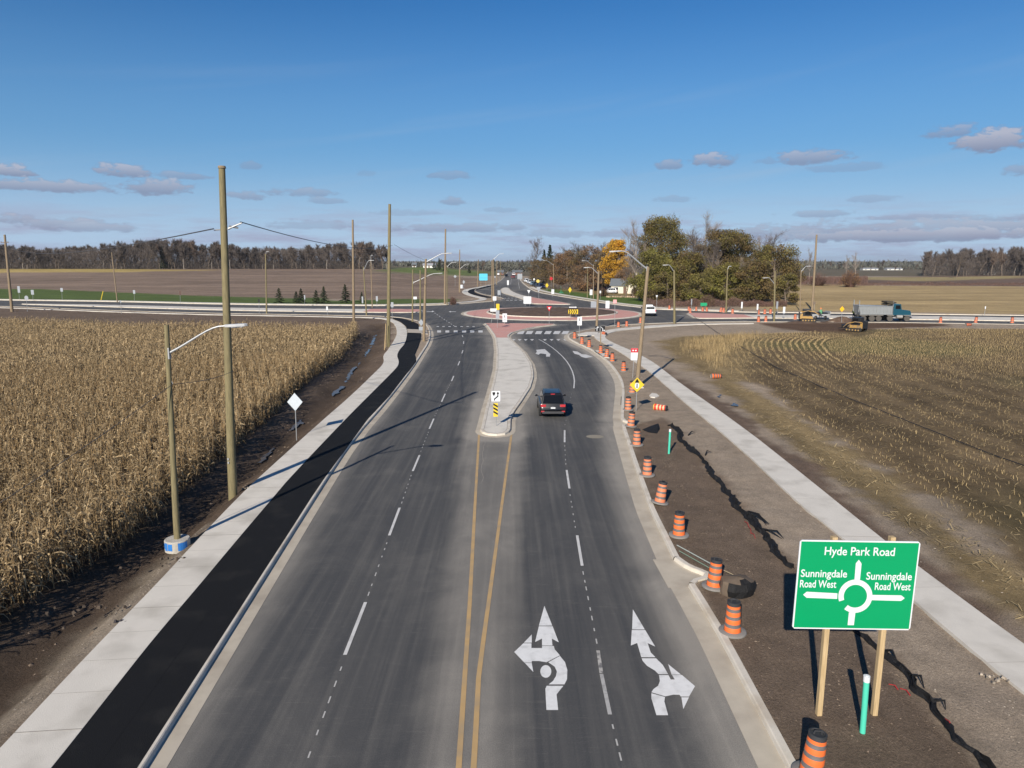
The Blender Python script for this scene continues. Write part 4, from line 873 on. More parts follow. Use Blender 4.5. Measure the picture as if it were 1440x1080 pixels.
def bare_tree(name, h, spread, seed, per=7, tl=1.1, tw=.05, bm=bark, tm=twig, minr=.03, whole=True, kids=(8, 5, 5, 4), up=.7, thick=.016, first=.3):
    root = thing(name, 'x', 'tree'); segs = branch_net(h, spread, seed, 4, up, first, kids, thick)
    a = Acc(); seg_mesh(a, [s_ for s_ in segs if s_[4] <= 1], minr, 0); a.build('trunk', [bm], root)
    a = Acc(); seg_mesh(a, [s_ for s_ in segs if s_[4] > 1], minr*.8, 0); twigs(a, segs, 2, per, tl, tw, 0); a.build('crown', [tm], root); return root
def leafy_tree(name, h, rad, seed, lm, nleaf=14000, ls=.36, first=.12, squash=1.0, clumps=46, low=.12, bm=bark, thick=.02, lm2=None, wspread=.34, twiggy=0):
    root = thing(name, 'x', 'tree'); r = np.random.default_rng(seed); rr = random.Random(seed)
    lean = np.array([r.normal(0, .04), r.normal(0, .04)])*h
    a = Acc(); mb = MB(); top = Vector((lean[0], lean[1], h*.8)); pts = [Vector((0, 0, -.3)), Vector((lean[0]*.2, lean[1]*.2, h*.25)), Vector((lean[0]*.6+r.normal(0, .2), lean[1]*.6, h*.55)), top]
    mb.tube(pts, [h*thick*1.3, h*thick, h*thick*.7, h*thick*.25], 8)
    cs = []
    for i in range(clumps):
        f = low+(1-low)*(i+.5)/clumps; rr_ = rad*math.sin(math.pi*min(.97, max(.1, (.12+.80*((f-low)/(1-low))**.85))))**.55*rr.uniform(.35, 1.0); an = rr.uniform(0, 6.283)
        c = np.array([lean[0]*f+rr_*math.cos(an), lean[1]*f+rr_*math.sin(an), h*(f*.93+.02)]); s_ = rad*rr.uniform(.22, wspread+.10); cs.append((c, s_))
        k = min(.8, f*.75); pz = Vector((lean[0]*k*.8, lean[1]*k*.8, h*k*.92)); cv = Vector(c); mid = (pz+cv)/2+Vector((0, 0, -h*.02)); mb.tube([pz, mid, cv], [h*thick*.38, h*thick*.22, h*thick*.06], 4)
    mb.build('trunk', bm, root)
    C_ = []; per = nleaf//clumps
    for c, s_ in cs:
        n_ = int(per*rr.uniform(.6, 1.4)); d = r.normal(0, 1, (n_, 3)); d /= np.linalg.norm(d, axis=1)[:, None]; q_ = c+d*(r.random((n_, 1))**.42)*s_*np.array([1.15, 1.15, .72*squash]); C_.append(q_)
    P = np.vstack(C_); V, Q = quads_rand(P, r.uniform(.6, 1.3, len(P))*ls, r.uniform(.5, .9, len(P))*ls*.8); a.add(V, Q, 0)
    if lm2: a.M[0] = (np.repeat(r.random(clumps) < .35, 1)[np.minimum(clumps-1, np.arange(len(Q))*clumps//len(Q))]).astype(int)
    if twiggy:
        q_ = P[r.choice(len(P), twiggy)]; V, Q = quads_rand(q_, r.uniform(.8, 2.0, twiggy), np.full(twiggy, .07), -.5); a.add(V, Q, 2 if lm2 else 1)
    a.build('crown', [lm]+([lm2] if lm2 else [])+[twig], root); return root
def conifer(name, h, rad, seed, n_=5000, ls=.35, m=needles):
    root = thing(name, 'x', 'tree'); r = np.random.default_rng(seed); mb = MB(); mb.cyl((0, 0, -.2), (0, 0, h*.97), h*.02, .02, 7); mb.build('trunk', bark, root)
    nb = int(26+h*2.5); acc = Acc(); P = []; 
    for i in range(nb):
        f = .05+.93*(i/nb)**.9; L = rad*(1-f)**.85*r.uniform(.7, 1.12)+.08; an = i*2.4+r.normal(0, .3); k = int(n_/nb*(1.5-f)); t = r.random(k)**.7
        x = np.cos(an)*L*t; y = np.sin(an)*L*t; z = f*h+L*.12*t-L*.28*t**2+r.normal(0, .03*h/6, k); w = r.normal(0, 1, (k, 2))*(.16*L)*(t[:, None]*.8+.25); P.append(np.c_[x+w[:, 0], y+w[:, 1], z])
    P = np.vstack(P); V, Q = quads_rand(P, r.uniform(.6, 1.3, len(P))*ls, r.uniform(.3, .6, len(P))*ls, .3); acc.add(V, Q, 0); acc.build('crown', [m], root); return root
def shrub(name, h, rad, seed, lm, n_=1500, ls=.3, tm=twigr, nt_=900):
    root = thing(name, 'x', 'shrub'); r = np.random.default_rng(seed); a = Acc()
    an = r.uniform(0, 6.28, nt_); t = r.uniform(.3, 1, nt_); rr = r.random(nt_)**.6*rad; b = np.c_[np.cos(an)*rr*.35, np.sin(an)*rr*.35, np.full(nt_, -.1)]
    tip = np.c_[np.cos(an)*rr, np.sin(an)*rr, h*t*np.sqrt(np.maximum(.05, 1-(rr/rad)**2*.8))]; e = np.c_[-np.sin(an), np.cos(an), np.zeros(nt_)]*.035
    m_ = (b+tip)/2+np.c_[np.zeros((nt_, 2)), h*.12*np.ones(nt_)]; a.add(np.stack([b-e, b+e, m_+e*.7, m_-e*.7], 1).reshape(-1, 3), np.arange(nt_*4).reshape(-1, 4), 0); a.add(np.stack([m_-e*.7, m_+e*.7, tip+e*.3, tip-e*.3], 1).reshape(-1, 3), np.arange(nt_*4).reshape(-1, 4), 0)
    tt = Acc(); V, Q = quads_rand(tip[r.choice(nt_, nt_*2)]+r.normal(0, .3, (nt_*2, 3)), r.uniform(.3, 1.0, nt_*2), np.full(nt_*2, .04), -.3); a.add(V, Q, 0)
    a.build('stems', [tm], root)
    if lm: q_ = tip[r.choice(nt_, n_)]*r.uniform(.75, 1.03, (n_, 1)); V, Q = quads_rand(q_, r.uniform(.6, 1.3, n_)*ls, r.uniform(.5, .9, n_)*ls*.8); tt.add(V, Q, 0); tt.build('foliage', [lm], root)
    return root
def place(o, px, py, top=None, D=None, wpx=None, label=None, group=None, cat=None, h0=None, rz=None, z=.08):
    """base at pixel (px,py) on the ground, or at distance D; scaled so that its top reaches pixel row top"""
    if D is None: b = G(px, py, z)
    else:
        b = PD(px, 400, D); b.z = float(H(b.x, b.y))+z
    o.location = b; s_ = 1
    if top is not None and h0: s_ = (PD(px, top, b.y).z-b.z)/h0
    sx = s_ if wpx is None else wpx[0]*b.y/F/wpx[1]
    o.scale = (sx, sx, s_); o.rotation_euler = (0, 0, random.uniform(0, 6.28) if rz is None else rz); 
    if label: tag(o, label, cat, group)
    return o
ng = 'trees in the grove behind the crossroad'
def lt(px, py, top, wpx, seed, lm, label, nm='tree', n_=24000, ls=.42, cl=60, low=.1, lm2=None, tg=0, D=None, group=ng):
    b = G(px, py) if D is None else PD(px, 400, D); h = PD(px, top, b.y).z-float(H(b.x, b.y)); r = wpx*b.y/F/2
    o = leafy_tree(nm, h, r, seed, lm, n_, ls, clumps=cl, low=low, lm2=lm2, twiggy=tg); place(o, px, py, D=D, label=label, group=group, rz=0); return o
lt(928,431,303,72,1,leaf_olive,'tallest broad olive-green tree in the grove, behind the white pickup', low=.42, n_=26000, lm2=leaf_olive2, tg=1500, D=205)
lt(915,432,352,62,2,leaf_green,'yellow-green rounded tree under the tallest crown of the grove', n_=18000, lm2=leaf_olive, tg=800, D=188)
lt(962,432,355,60,3,leaf_olive,'olive tree in the middle of the grove left of the double crown', n_=18000, lm2=leaf_olive2, tg=900, D=192)
lt(1008,433,322,66,4,leaf_olive2,'tall brownish olive tree with an open top in the grove centre', n_=22000, lm2=leaf_olive, tg=1800, D=196, low=.2)
lt(1036,433,324,50,5,leaf_olive,'tall narrow olive tree beside the open-topped brownish one', n_=16000, lm2=leaf_olive2, tg=1000, D=202, low=.4)
lt(1020,434,372,62,6,leaf_olive,'lower olive tree in front of the grove centre beside a lamp pole', n_=15000, lm2=leaf_green, tg=700, D=180)
lt(1088,434,345,68,7,leaf_olive,'dark olive tree at the right end of the grove', n_=22000, lm2=leaf_olive2, tg=1400, D=188)
lt(1062,434,366,52,8,leaf_olive2,'brownish low tree next to the right end of the grove', n_=14000, lm2=leaf_olive, tg=900, D=178)
lt(1106,434,385,36,9,leaf_olive,'drooping olive tree at the field edge of the grove', n_=6000, lm2=leaf_olive2, tg=500, D=172, cl=26)
lt(940,433,385,52,10,leaf_olive2,'low shadowy tree at the left front of the grove', n_=8000, lm2=leaf_olive, tg=700, D=182, cl=30)
lt(985,433,388,50,11,leaf_olive,'low rounded tree at the front of the grove above the green sign', n_=8000, lm2=leaf_green, tg=500, D=176, cl=30)
lt(865,411,335,36,12,leaf_orange,'bright orange autumn tree beside the grove', nm='maple_tree', n_=16000, ls=.5, cl=90, D=250, low=.15, lm2=leaf_orange, group=None)
# bare trees of the grove
B1 = bare_tree('bare_tree', 20, .46, 21, per=3, tl=1.2, tw=.028, bm=palebark, tm=mat('pale_twigs', (.21, .175, .15), .9, island=.3), minr=.022, kids=(13, 7, 5, 4), thick=.011, up=.9); B2 = bare_tree('bare_tree', 20, .44, 22, per=3, tl=1.2, tw=.028, minr=.022, kids=(13, 7, 5, 4), thick=.011, up=.9); B3 = bare_tree('bare_tree', 20, .55, 23, per=4, tl=1.2, tw=.032, minr=.025, up=.4, first=.2, kids=(13, 7, 5, 4), thick=.014)
bl = 'bare trees among the grove'
used = set()
def inst(proto):
    if proto.name not in used: used.add(proto.name); return proto
    return copy_tree(proto)
for k, (p, px, top, D, lab) in enumerate([(B1,900,306,196,'pale leafless tree left of the tallest olive crown'),(B1,985,298,200,'tallest pale leafless tree between the two olive crowns'),(B2,975,318,194,'thin leafless tree just left of the tall pale one'),(B2,1002,335,186,'small leafless tree in front of the open-topped olive tree'),
        (B3,1062,326,200,'spreading leafless tree between the right olive crowns'),(B2,890,342,206,'leafless tree beside the orange tree'),(B3,880,352,214,'dark leafless tree behind the small house'),(B1,1056,360,178,'pale trunked leafless tree low in the grove right half'),(B1,1072,330,210,'leafless top showing behind the right end of the grove')]):
    place(inst(p), px, 432, top, D, label=lab, group=bl, cat='tree', h0=19)
# middle row left of the grove
for k, (px, top, D, w, lm_, lab) in enumerate([(798,352,285,30,leaf_rust,'rusty sparse tree right of the dark spruce'),(815,350,270,30,leaf_olive2,'brown-leaved tree with round crown by the lamp poles'),(833,345,265,32,leaf_rust,'tall rust-brown tree left of the orange maple'),(846,352,258,26,leaf_olive2,'olive-brown tree touching the orange maple'),
        (784,372,290,24,leaf_rust,'low rusty tree near the parked cars'),(757,366,330,22,leaf_olive2,'yellowish round tree at the roadside far up the road'),(823,372,250,26,leaf_rust,'low spreading rusty tree on the lawn'),(880,378,240,22,leaf_rust,'dark red tree behind the small house'),(770,362,300,26,leaf_olive2,'brown-olive tree just right of the yellowish roadside tree'),(788,356,290,26,leaf_olive2,'olive-brown tree between the spruces and the rusty sparse tree')]):
    lt(px, 405, top, w+9, 60+k, lm_, lab, n_=7000, ls=.42, cl=40, tg=2200, D=D, group='autumn trees along the far road')
for px, top, D, lab in [(748,333,420,'big bare tree standing at the left of the far tree row'),(805,345,300,'bare crown rising behind the rusty trees'),(792,352,310,'slim bare tree next to the spruces'),(824,340,300,'bare tree top between the rust-brown trees'),(843,338,290,'bare tree behind the tall rust-brown tree'),(870,350,300,'bare tree behind the orange maple'),(855,358,262,'bare tree under the orange maple crown')]:
    place(inst(B3 if px in (748, 824, 870) else B2), px, 400, top, D, label=lab, group='bare trees along the far road', cat='tree', h0=19)
cf = conifer('spruce_tree', 18, 4.2, 5, 8000, .6); used.add('x')
for i, (px, top, D, wp, lab) in enumerate([(773,343,335,None,'tall dark spruce right of the big bare tree'),(765,350,350,None,'shorter dark spruce against the tall one'),(618,362,520,None,'dark spruce behind the tall pole on the left far fields'),(611,366,530,None,'smaller dark spruce of the far pair'),(626,364,525,None,'third dark spruce beside the far farmyard'),(660,371,560,None,'dark spruce at the far left roadside'),(232,345,455,None,'single dark spruce rising out of the left wood'),(239,348,458,None,'small dark spruce beside the one in the left wood')]):
    place(cf if i == 0 else copy_tree(cf), px, 400, top, D, label=lab, group='dark spruces', cat='tree', h0=18)
ycf = conifer('young_spruce', 4.0, 1.35, 9, 4500, .22)
for i, (px, py, top, lab) in enumerate([(393,426.5,404.5,'young spruce at the left end of the row on the grass'),(417,427,409,'second young spruce, lower than its dark neighbour'),(424,427,405,'dark young spruce touching the second one'),(445,427,407,'wide young spruce in the middle of the row'),(456,427,402,'taller young spruce right of the wide one'),(486,425.8,399,'neat conical young spruce left of the tall pole'),(509,426,410,'smallest young spruce at the right end of the row')]):
    place(ycf if i == 0 else copy_tree(ycf), px, py, top, label=lab, group='young spruces on the grass', cat='tree', h0=4.0)
# woods
W1 = [bare_tree('woodland_tree', 16, .46, 30+i, per=6, tl=1.6, tw=.085, bm=palebark if i == 1 else bark, tm=twig, minr=.055, kids=(13, 6, 5, 4), up=.8, first=.3, thick=.013) for i in range(4)]
W2 = bare_tree('woodland_tree', 16, .46, 38, per=6, tl=1.6, tw=.085, tm=mat('rust_twigs', (.13, .095, .075), .9, island=.35), minr=.07, kids=(9, 5, 4, 4))
def wood(x0, x1, n_, topf, D0, D1, lab, group):
    for i in range(n_):
        px = x0+(x1-x0)*(i+random.random())/n_; D = random.uniform(D0, D1) if callable(D0) is False else D0(px); p = random.choice(W1+[W2])
        place(inst(p), px, 400, topf(px)+random.uniform(-3, 5), D, label=lab, group=group, cat='tree', h0=15, z=-.1)
wood(-60, 545, 190, lambda x: 345+(5*math.sin(x*.02))+(max(0, x-515)*.35), 445, 520, 'leafless grey-brown tree of the long wood behind the ploughed field', 'trees of the left wood')
wood(1295, 1500, 60, lambda x: 356-min(6, (x-1295)*.05), 480, 560, 'leafless tree of the wood at the right edge', 'trees of the right wood')
wood(1120, 1290, 26, lambda x: 372+3*math.sin(x*.1), 700, 850, 'small far leafless tree on the right skyline', 'trees on the right skyline')
wood(545, 740, 34, lambda x: 369+2*math.sin(x*.1), 620, 800, 'small far tree on the skyline beyond the road', 'trees on the centre skyline')
for px, top, D, lab in [(1343,353,430,'wide leafless tree standing alone before the right wood'),(1310,356,470,'rounded leafless tree at the left corner of the right wood')]: place(inst(B3), px, 400, top, D, label=lab, group=None, cat='tree', h0=19)
for px, top, D, lab in [(1137,348,330,'slim leafless poplar just right of the grove'),(1121,352,340,'leafless poplar at the edge of the grove'),(1188,358,420,'leafless poplar on the right fields'),(1203,354,420,'tallest leafless poplar on the right fields')]: place(inst(B1), px, 400, top, D, label=lab, group='poplars beyond the yellow field', cat='tree', h0=19).scale.x *= .5
# undergrowth masses of the woods
def mass(name, x0, x1, base, top, D0, D1, n_, m, label, seed, ln=2.0, wd=.25, vert=-1.0):
    r = np.random.default_rng(seed); px = r.uniform(x0, x1, n_); D = r.uniform(D0, D1, n_); X_ = (px-720)*D/F/1.0; gzv = H(X_, D)
    zt = np.array([PD(a, top, b).z for a, b in zip(px, D)])+np.array([noise.noise(Vector((a*.05, b*.02, 4)))*1.5 for a, b in zip(px, D)]); t = r.random(n_)**1.2; z = gzv+t*np.maximum(.5, zt-gzv)
    V, Q = quads_rand(np.c_[X_, D, z], r.uniform(.5, 1.2, n_)*ln, r.uniform(.5, 1, n_)*wd, -1.0); o = npmesh(name, V, Q, m); tag(o, label, 'undergrowth', kind='stuff')
mass('woodland_undergrowth', -80, 540, 0, 351, 452, 500, 110000, twig, 'dense brown undergrowth of the left wood behind the ploughed field', 1, 3.6, .13)
mass('woodland_undergrowth', 1290, 1520, 0, 366, 490, 540, 30000, twig, 'dense brown undergrowth of the right wood', 2, 3.6, .14)
mass('far_woodland', 540, 745, 0, 371, 650, 900, 9000, mat('far_twigs', (.085, .085, .07), .9, island=.4), 'dark far woodland on the skyline beyond the road', 3, 4, 1.6)
mass('far_woodland', 1110, 1300, 0, 375, 800, 1100, 9000, mat('far_twigs', (.085, .085, .07), .9), 'dark far woodland on the right skyline', 4, 4.5, 1.8)
mass('far_woodland', -500, 2000, 0, 369, 1500, 1900, 16000, mat('far_twigs', (.085, .085, .07), .9), 'distant woodland closing the horizon', 5, 16, 7)
mass('scrub', 1115, 1215, 0, 390, 300, 420, 9000, twigr, 'reddish brown scrub behind the yellow field', 6, 1.6, .14)
mass('scrub', 1200, 1440, 0, 399, 300, 330, 4500, twigr, 'low dark hedge scrub along the far edge of the yellow field', 7, 1.2, .14)
mass('scrub', 905, 1105, 0, 421, 166, 176, 15000, twigr, 'tangle of reddish brush along the foot of the grove', 8, .9, .06)
mass('scrub', 770, 900, 0, 397, 262, 300, 9000, twig, 'brown brush under the autumn trees along the far road', 9, 1.4, .12)
mass('scrub', 895, 1100, 0, 392, 205, 230, 26000, leaf_olive2, 'dim leafy thicket filling the back of the grove', 10, 1.2, .8)
for i, (px, py, top, wp, lm_, lab) in enumerate([(1195,404,378,30,leaf_rust,'big dark reddish bush on the far edge of the yellow field'),(1150,402,382,36,None,'bare reddish bush right of the grove'),(995,431,415,20,leaf_green,'bright green bush at the foot of the grove above the green sign'),(893,416,404,10,leaf_olive2,'round brown bush in front of the small house'),(848,417,406,14,leaf_olive,'green bush on the lawn left of the small house'),(637,428.4,419.6,5,needles,'small dark green bush by the far kerb'),(780,398,380,14,leaf_rust,'rusty bush above the parked cars')]):
    b = G(px, py); h = PD(px, top, b.y).z-b.z; o = shrub('bush', h, wp*b.y/F/2, 80+i, lm_, 1800 if lm_ else 0, .4 if h > 3 else .22); o.location = b; tag(o, lab, 'bush')

# ------------------------------------------------------------------ poles, lamps and wires
def scale_px(px_, D): return px_*math.hypot(D, HC)/F
def wood_pole(label, base, top, r, m=poleG, name='utility_pole', group=None, z=.08, cat='utility pole', cap=True):
    b = G(*base, z); t = PD(top[0], top[1], b.y); root = thing(name, label, cat, b, group=group)
    mb = MB(); d = t-b; n_ = 9; pts = [d*(i/n_) for i in range(n_+1)]; pts[0] = Vector((0, 0, -.5)); mb.tube(pts, [r*(1-.33*i/n_) for i in range(n_+1)], 14); p = mb.build('pole', m, root, smooth_=True)
    return root, b, t
def lamp(label, base, top, att, head, r=.115, m=poleG, bend=.35, z=.08, headl=.75, group='street lamps on wooden poles', armm=galv, armr=.035):
    """att: pixel where the arm leaves the pole, head: pixel of the lamp head tip"""
    root, b, t = wood_pole(label, base, top, r, m, 'street_lamp', group, z, 'street lamp')
    A = PD(att[0], att[1], b.y)-b; Hd = PD(head[0], head[1], b.y)-b; s_ = 1 if Hd.x > A.x else -1
    P1 = A+Vector(((Hd.x-A.x)*.72, 0, (Hd.z-A.z)*.98)); pts = []
    hl = min(headl, abs(Hd.x-A.x)*.45+.25); E = Hd-Vector((s_*hl*.8, 0, 0))
    for i in range(9):
        u = i/8; pts.append(A*(1-u)**3+A.lerp(E, .45)*3*u*(1-u)**2+Vector((A.x+(E.x-A.x)*.74, 0, A.z+(E.z-A.z)*1.04))*3*u*u*(1-u)+E*u**3)
    for p in pts: p.y = 0
    mb = MB(); mb.tube(pts, [armr*(1.25-.4*i/8) for i in range(9)], 8); mb.build('arm', armm, root, smooth_=True)
    mb = MB(); mb.box((A.x+s_*.02, -.0, A.z), (.10, .16, .42)); mb.build('bracket', galv, root, bevel=.01)
    mb = MB(); w = .17; mb.prism([(-.1, -.05), (.28, -.08), (hl-.12, -.05), (hl, 0), (hl-.12, .05), (.28, .08), (-.1, .05)] if 0 else [(0, -.05), (.18, -w*.8), (hl*.55, -w), (hl*.9, -w*.6), (hl, 0), (hl*.9, w*.6), (hl*.55, w), (.18, w*.8), (0, .05)], -.045, .055)
    hd = mb.build('lamp_head', lampm, root, bevel=.02); hd.location = E; hd.rotation_euler = (0, math.radians(-3)*s_, 0 if s_ > 0 else math.pi)
    mb = MB(); mb.box((hl*.55, 0, -.055), (hl*.5, w*1.2, .03)); l = mb.build('lens', lens, hd, bevel=.008)
    return root, b, t
r_, bU, tU = wood_pole('tallest bare wooden utility pole beside the left sidewalk and corn, nearest the camera', (327,693), (312,235), .205)
mb = MB()
hw = PD(312,322,bU.y)-bU
mb.cyl(hw+Vector((-.35,0,-.05)), hw+Vector((.35,0,0)), .03, n=6); mb.cyl(hw+Vector((.3,0,.02)), hw+Vector((.95,0,.28)), .06, .03, 7); mb.cyl(hw+Vector((.35,-.05,.12)), hw+Vector((.7,.1,.05)), .045, n=6); mb.build('wire_bracket', galv, r_)
mb = MB(); mb.cyl(Vector((tU-bU))+Vector((0,0,-.05)), Vector((tU-bU))+Vector((0,0,.05)), .175, .15, 14); mb.build('cap', poleB, r_)
r_, bN, tN = lamp('short wooden street lamp nearest the camera on a blue-marked round concrete base', (249,757), (234,457), (236.5,497), (342,458.5), r=.125, z=.35, headl=.85, group=None)
mb = MB(); mb.lathe([(.46,-.45),(.46,-.02),(.44,.0),(.0,.0)], 24); cb = mb.build('concrete_base', mat('raw_base_concrete', (.40,.38,.34), .9, var=.25, scale=5, bump=.4, bscale=15), r_, smooth_=True)
mb = MB()
for a0, a1, z0, z1 in ((-2.75,-2.42,-.30,-.10),(-2.36,-2.0,-.36,-.05),(-1.95,-1.55,-.34,-.07),(-1.1,-.3,-.36,-.05)):
    n_ = 5; vs = []
    for zz in (z0, z1):
        for i in range(n_): t_ = a0+(a1-a0)*i/(n_-1); vs.append((.464*math.cos(t_), .464*math.sin(t_), zz))
    mb.add(vs, [(i, i+1, n_+i+1, n_+i) for i in range(n_-1)])
mb.build('blue_wrap', mat('blue_tape', (.03,.17,.50), .5), cb)
mb = MB(); hw2 = PD(243,540,bN.y)-bN; mb.tube([PD(238,505,bN.y)-bN, PD(240,520,bN.y)-bN, PD(238,528,bN.y)-bN, hw2], .012, 5); mb.build('cable_drop', mat('grey_cable', (.3,.3,.3), .5), r_)
wood_pole('tall bare wooden utility pole in the soil left of the sidewalk curve', (546,487), (548,287), .25)
_, b2p, t2p = wood_pole('slimmer tall bare pole standing by the west leg of the crossroad', (497.5,451.5), (496,309), .24, poleB)
wood_pole('tall bare pole at the north-west corner beside the brown field', (625.5,427.5), (626.5,322), .27, poleB)
for base, top, rr, lab in [((646,411),(646.5,351),.22,'tall grey pole behind the north-west corner'),((645.5,411),(646,352),.05,None),((671.5,403),(672.5,365),.2,'wooden pole left of the blue sign on the far road'),((698.5,400),(699,366),.2,'thin pole on the left verge of the far road'),((703.5,394),(703.5,366),.18,'farther thin pole on the left verge of the far road'),
        ((692,424),(692,366),.2,'plain pole at the mouth of the far road next to the lamp'),((580,454),(580,379),.16,None),((591,458),(591,380),.16,'plain wooden pole at the south-west corner beside the lamps'),((826,418.5),(826.5,374),.15,'plain wooden pole behind the right lamps on the lawn side'),((1142,436),(1148.5,330),.27,'tall leaning wooden pole right of the grove')]:
    if lab: wood_pole(lab, base, top, rr, poleB if rr > .18 else poleG)
r_, bW, tW = wood_pole('weathered pole with a small crossarm at the left picture edge', (17,438.5), (6.5,330), .30, poleB)
mb = MB(); c_ = PD(7.5,341,bW.y)-bW; mb.box((c_.x, -.2, c_.z), (1.6, .12, .12)); mb.cyl(c_+Vector((-.7,-.2,.05)), c_+Vector((-.7,-.2,.3)), .06, .03, 6); mb.cyl(c_+Vector((.7,-.2,.05)), c_+Vector((.7,-.2,.3)), .06, .03, 6); mb.build('crossarm', bark, r_)
wood_pole('thin leaning brown pole beside the west road and the grass strip', (165,424.5), (157,355), .16, poleB)
for lab, base, top, att, head, rr, m in [
    ('street lamp on the south side of the west road, left of the young spruces', (375,441.5), (373.5,357), (373.6,362), (377.5,354), .17, poleG),
    ('street lamp on the west road between the two tall bare poles', (515.5,444), (511,375), (511.5,379), (525,366.5), .15, poleG),
    ('leaning street lamp on the far side of the west road', (523.5,432), (521.5,366), (521.5,369), (524,359), .13, poleB),
    ('tallest street lamp at the south-west corner above the crosswalk', (596,480), (599,364), (599,368.5), (634,356.5), .20, poleB),
    ('street lamp with a long low arm at the south-west corner', (580,453), (580.5,379), (581,397.5), (621,384.5), .15, poleG),
    ('street lamp at the north-west corner beside the tall bare pole', (628.7,428.5), (628.5,372.5), (628.8,375), (641,369), .14, poleG),
    ('street lamp with a grey arm behind the north-west corner', (647,411.5), (647,377), (647,378), (659,371.5), .12, poleB),
    ('street lamp at the mouth of the far road arching right', (694.5,421), (693.5,364.5), (693.5,365), (708,357), .17, poleB),
    ('street lamp arching left in front of the dark spruces', (778.5,407), (778.5,371.5), (778.3,372.5), (764,366.2), .18, poleB),
    ('street lamp behind the roundabout, upper of the two left-facing ones', (834.5,420), (834.7,372), (834.5,373.5), (819,366.5), .16, poleB),
    ('street lamp rising behind the black lane sign', (839,463), (842,381), (841.5,385), (822.5,376), .21, poleB),
    ('small lamp on the plain pole left of the roundabout lamps', (826,419), (826.5,374), (826.3,378), (822,376), .08, poleB),
    ('street lamp with arm to the left by the crossroad kerb, in front of the grove', (948.5,455), (948,380), (948,382), (933.5,372.5), .21, poleG),
    ('street lamp seen end-on at the red median right of the roundabout', (1021,439), (1023,378.5), (1023,380), (1028,374.5), .17, poleG),
    ('street lamp with a low left arm near the orange barrels', (1088.5,452), (1090,381), (1089.6,399.5), (1074,390.5), .19, poleG),
    ('grey street lamp facing right beyond the east road', (1125,437), (1126.5,380), (1126.5,382), (1139.5,374.5), .13, poleB)]:
    if 'small lamp on the plain' in lab: continue
    lamp(lab, base, top, att, head, rr, m, headl=1.0, armr=.05)
r_, bL, tL = lamp('big street lamp on a leaning pole beside the yellow sign, arm reaching over the road', (895.5,545), (911.3,375), (910,378), (860,353), r=.19, m=poleB, headl=1.0, group=None, armr=.055)
mb = MB(); mb.box((0, .15, .02), (1.1, .9, .08)); mb.build('slab', concrete, r_)
def wire(label, a, b, sag, r=.012, n_=24, name='overhead_wire', m=wirem, extra=None):
    mb = MB(); pts = [a.lerp(b, i/n_)-Vector((0, 0, sag*4*(i/n_)*(1-i/n_))) for i in range(n_+1)]; mb.tube(pts, r, 5); o = mb.build(name, m); tag(o, label, 'wire'); return o
A0 = PD(7,346,bW.y); T1 = PD(313,322,bU.y)+Vector((0,-.25,0)); b546 = G(546,487); T2 = PD(549,345,b546.y)
wire('dark overhead wire from the left edge pole up to the tallest pole', A0, T1-Vector((.3,0,0)), 1.3, .028)
wire('dark overhead wire from the tallest pole to the next tall bare pole', T1+Vector((.9,0,.3)), T2+Vector((.3,-.2,0)), .7, .022)
wire('thin wire from the tall pole by the curve toward the far north-west poles', T2+Vector((.5,-.2,.1)), PD(640,372,170), 1.0, .02)
wire('guy cable from the nearest street lamp down across the corn to the left edge', hw2+bN, PD(-60,745,19.5), .1, .012)
wire('thin cable from the nearest street lamp to the tallest pole above the corn', hw2+bN, PD(328,522,bU.y-.3), .12, .011)
for ya, yb, D, lab in [(377.5,376.5,205,'upper thin wire crossing in front of the wood and grove'),(390.5,389.5,200,'lower thin wire crossing in front of the grove and field')]:
    wire(lab, PD(640,ya,D), PD(1115,yb,D), .25, .022, 30)
wire('thin wire along the far side of the west field', PD(330,354.5,200), PD(555,356,200), .25, .02)
wire('thin low wire over the ploughed field near the wood', PD(330,380,190), PD(640,384.5,200), .35, .022)
# overhead wire's shadow, laid as a black tube over the stubble field
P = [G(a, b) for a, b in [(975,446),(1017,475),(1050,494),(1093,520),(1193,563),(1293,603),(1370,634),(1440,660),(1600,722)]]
pts = resample([p[:2] for p in P], 1.2); mb = MB(); mb.tube([Vector((x, y, .2+.05*noise.noise(Vector((x*.4, y*.4, 0))))) for x, y in pts], .03, 5); o = mb.build('wire_shadow_strip', cable); tag(o, 'long thin black strip laid as the shadow of an overhead wire across the stubble field on the right', 'cable')

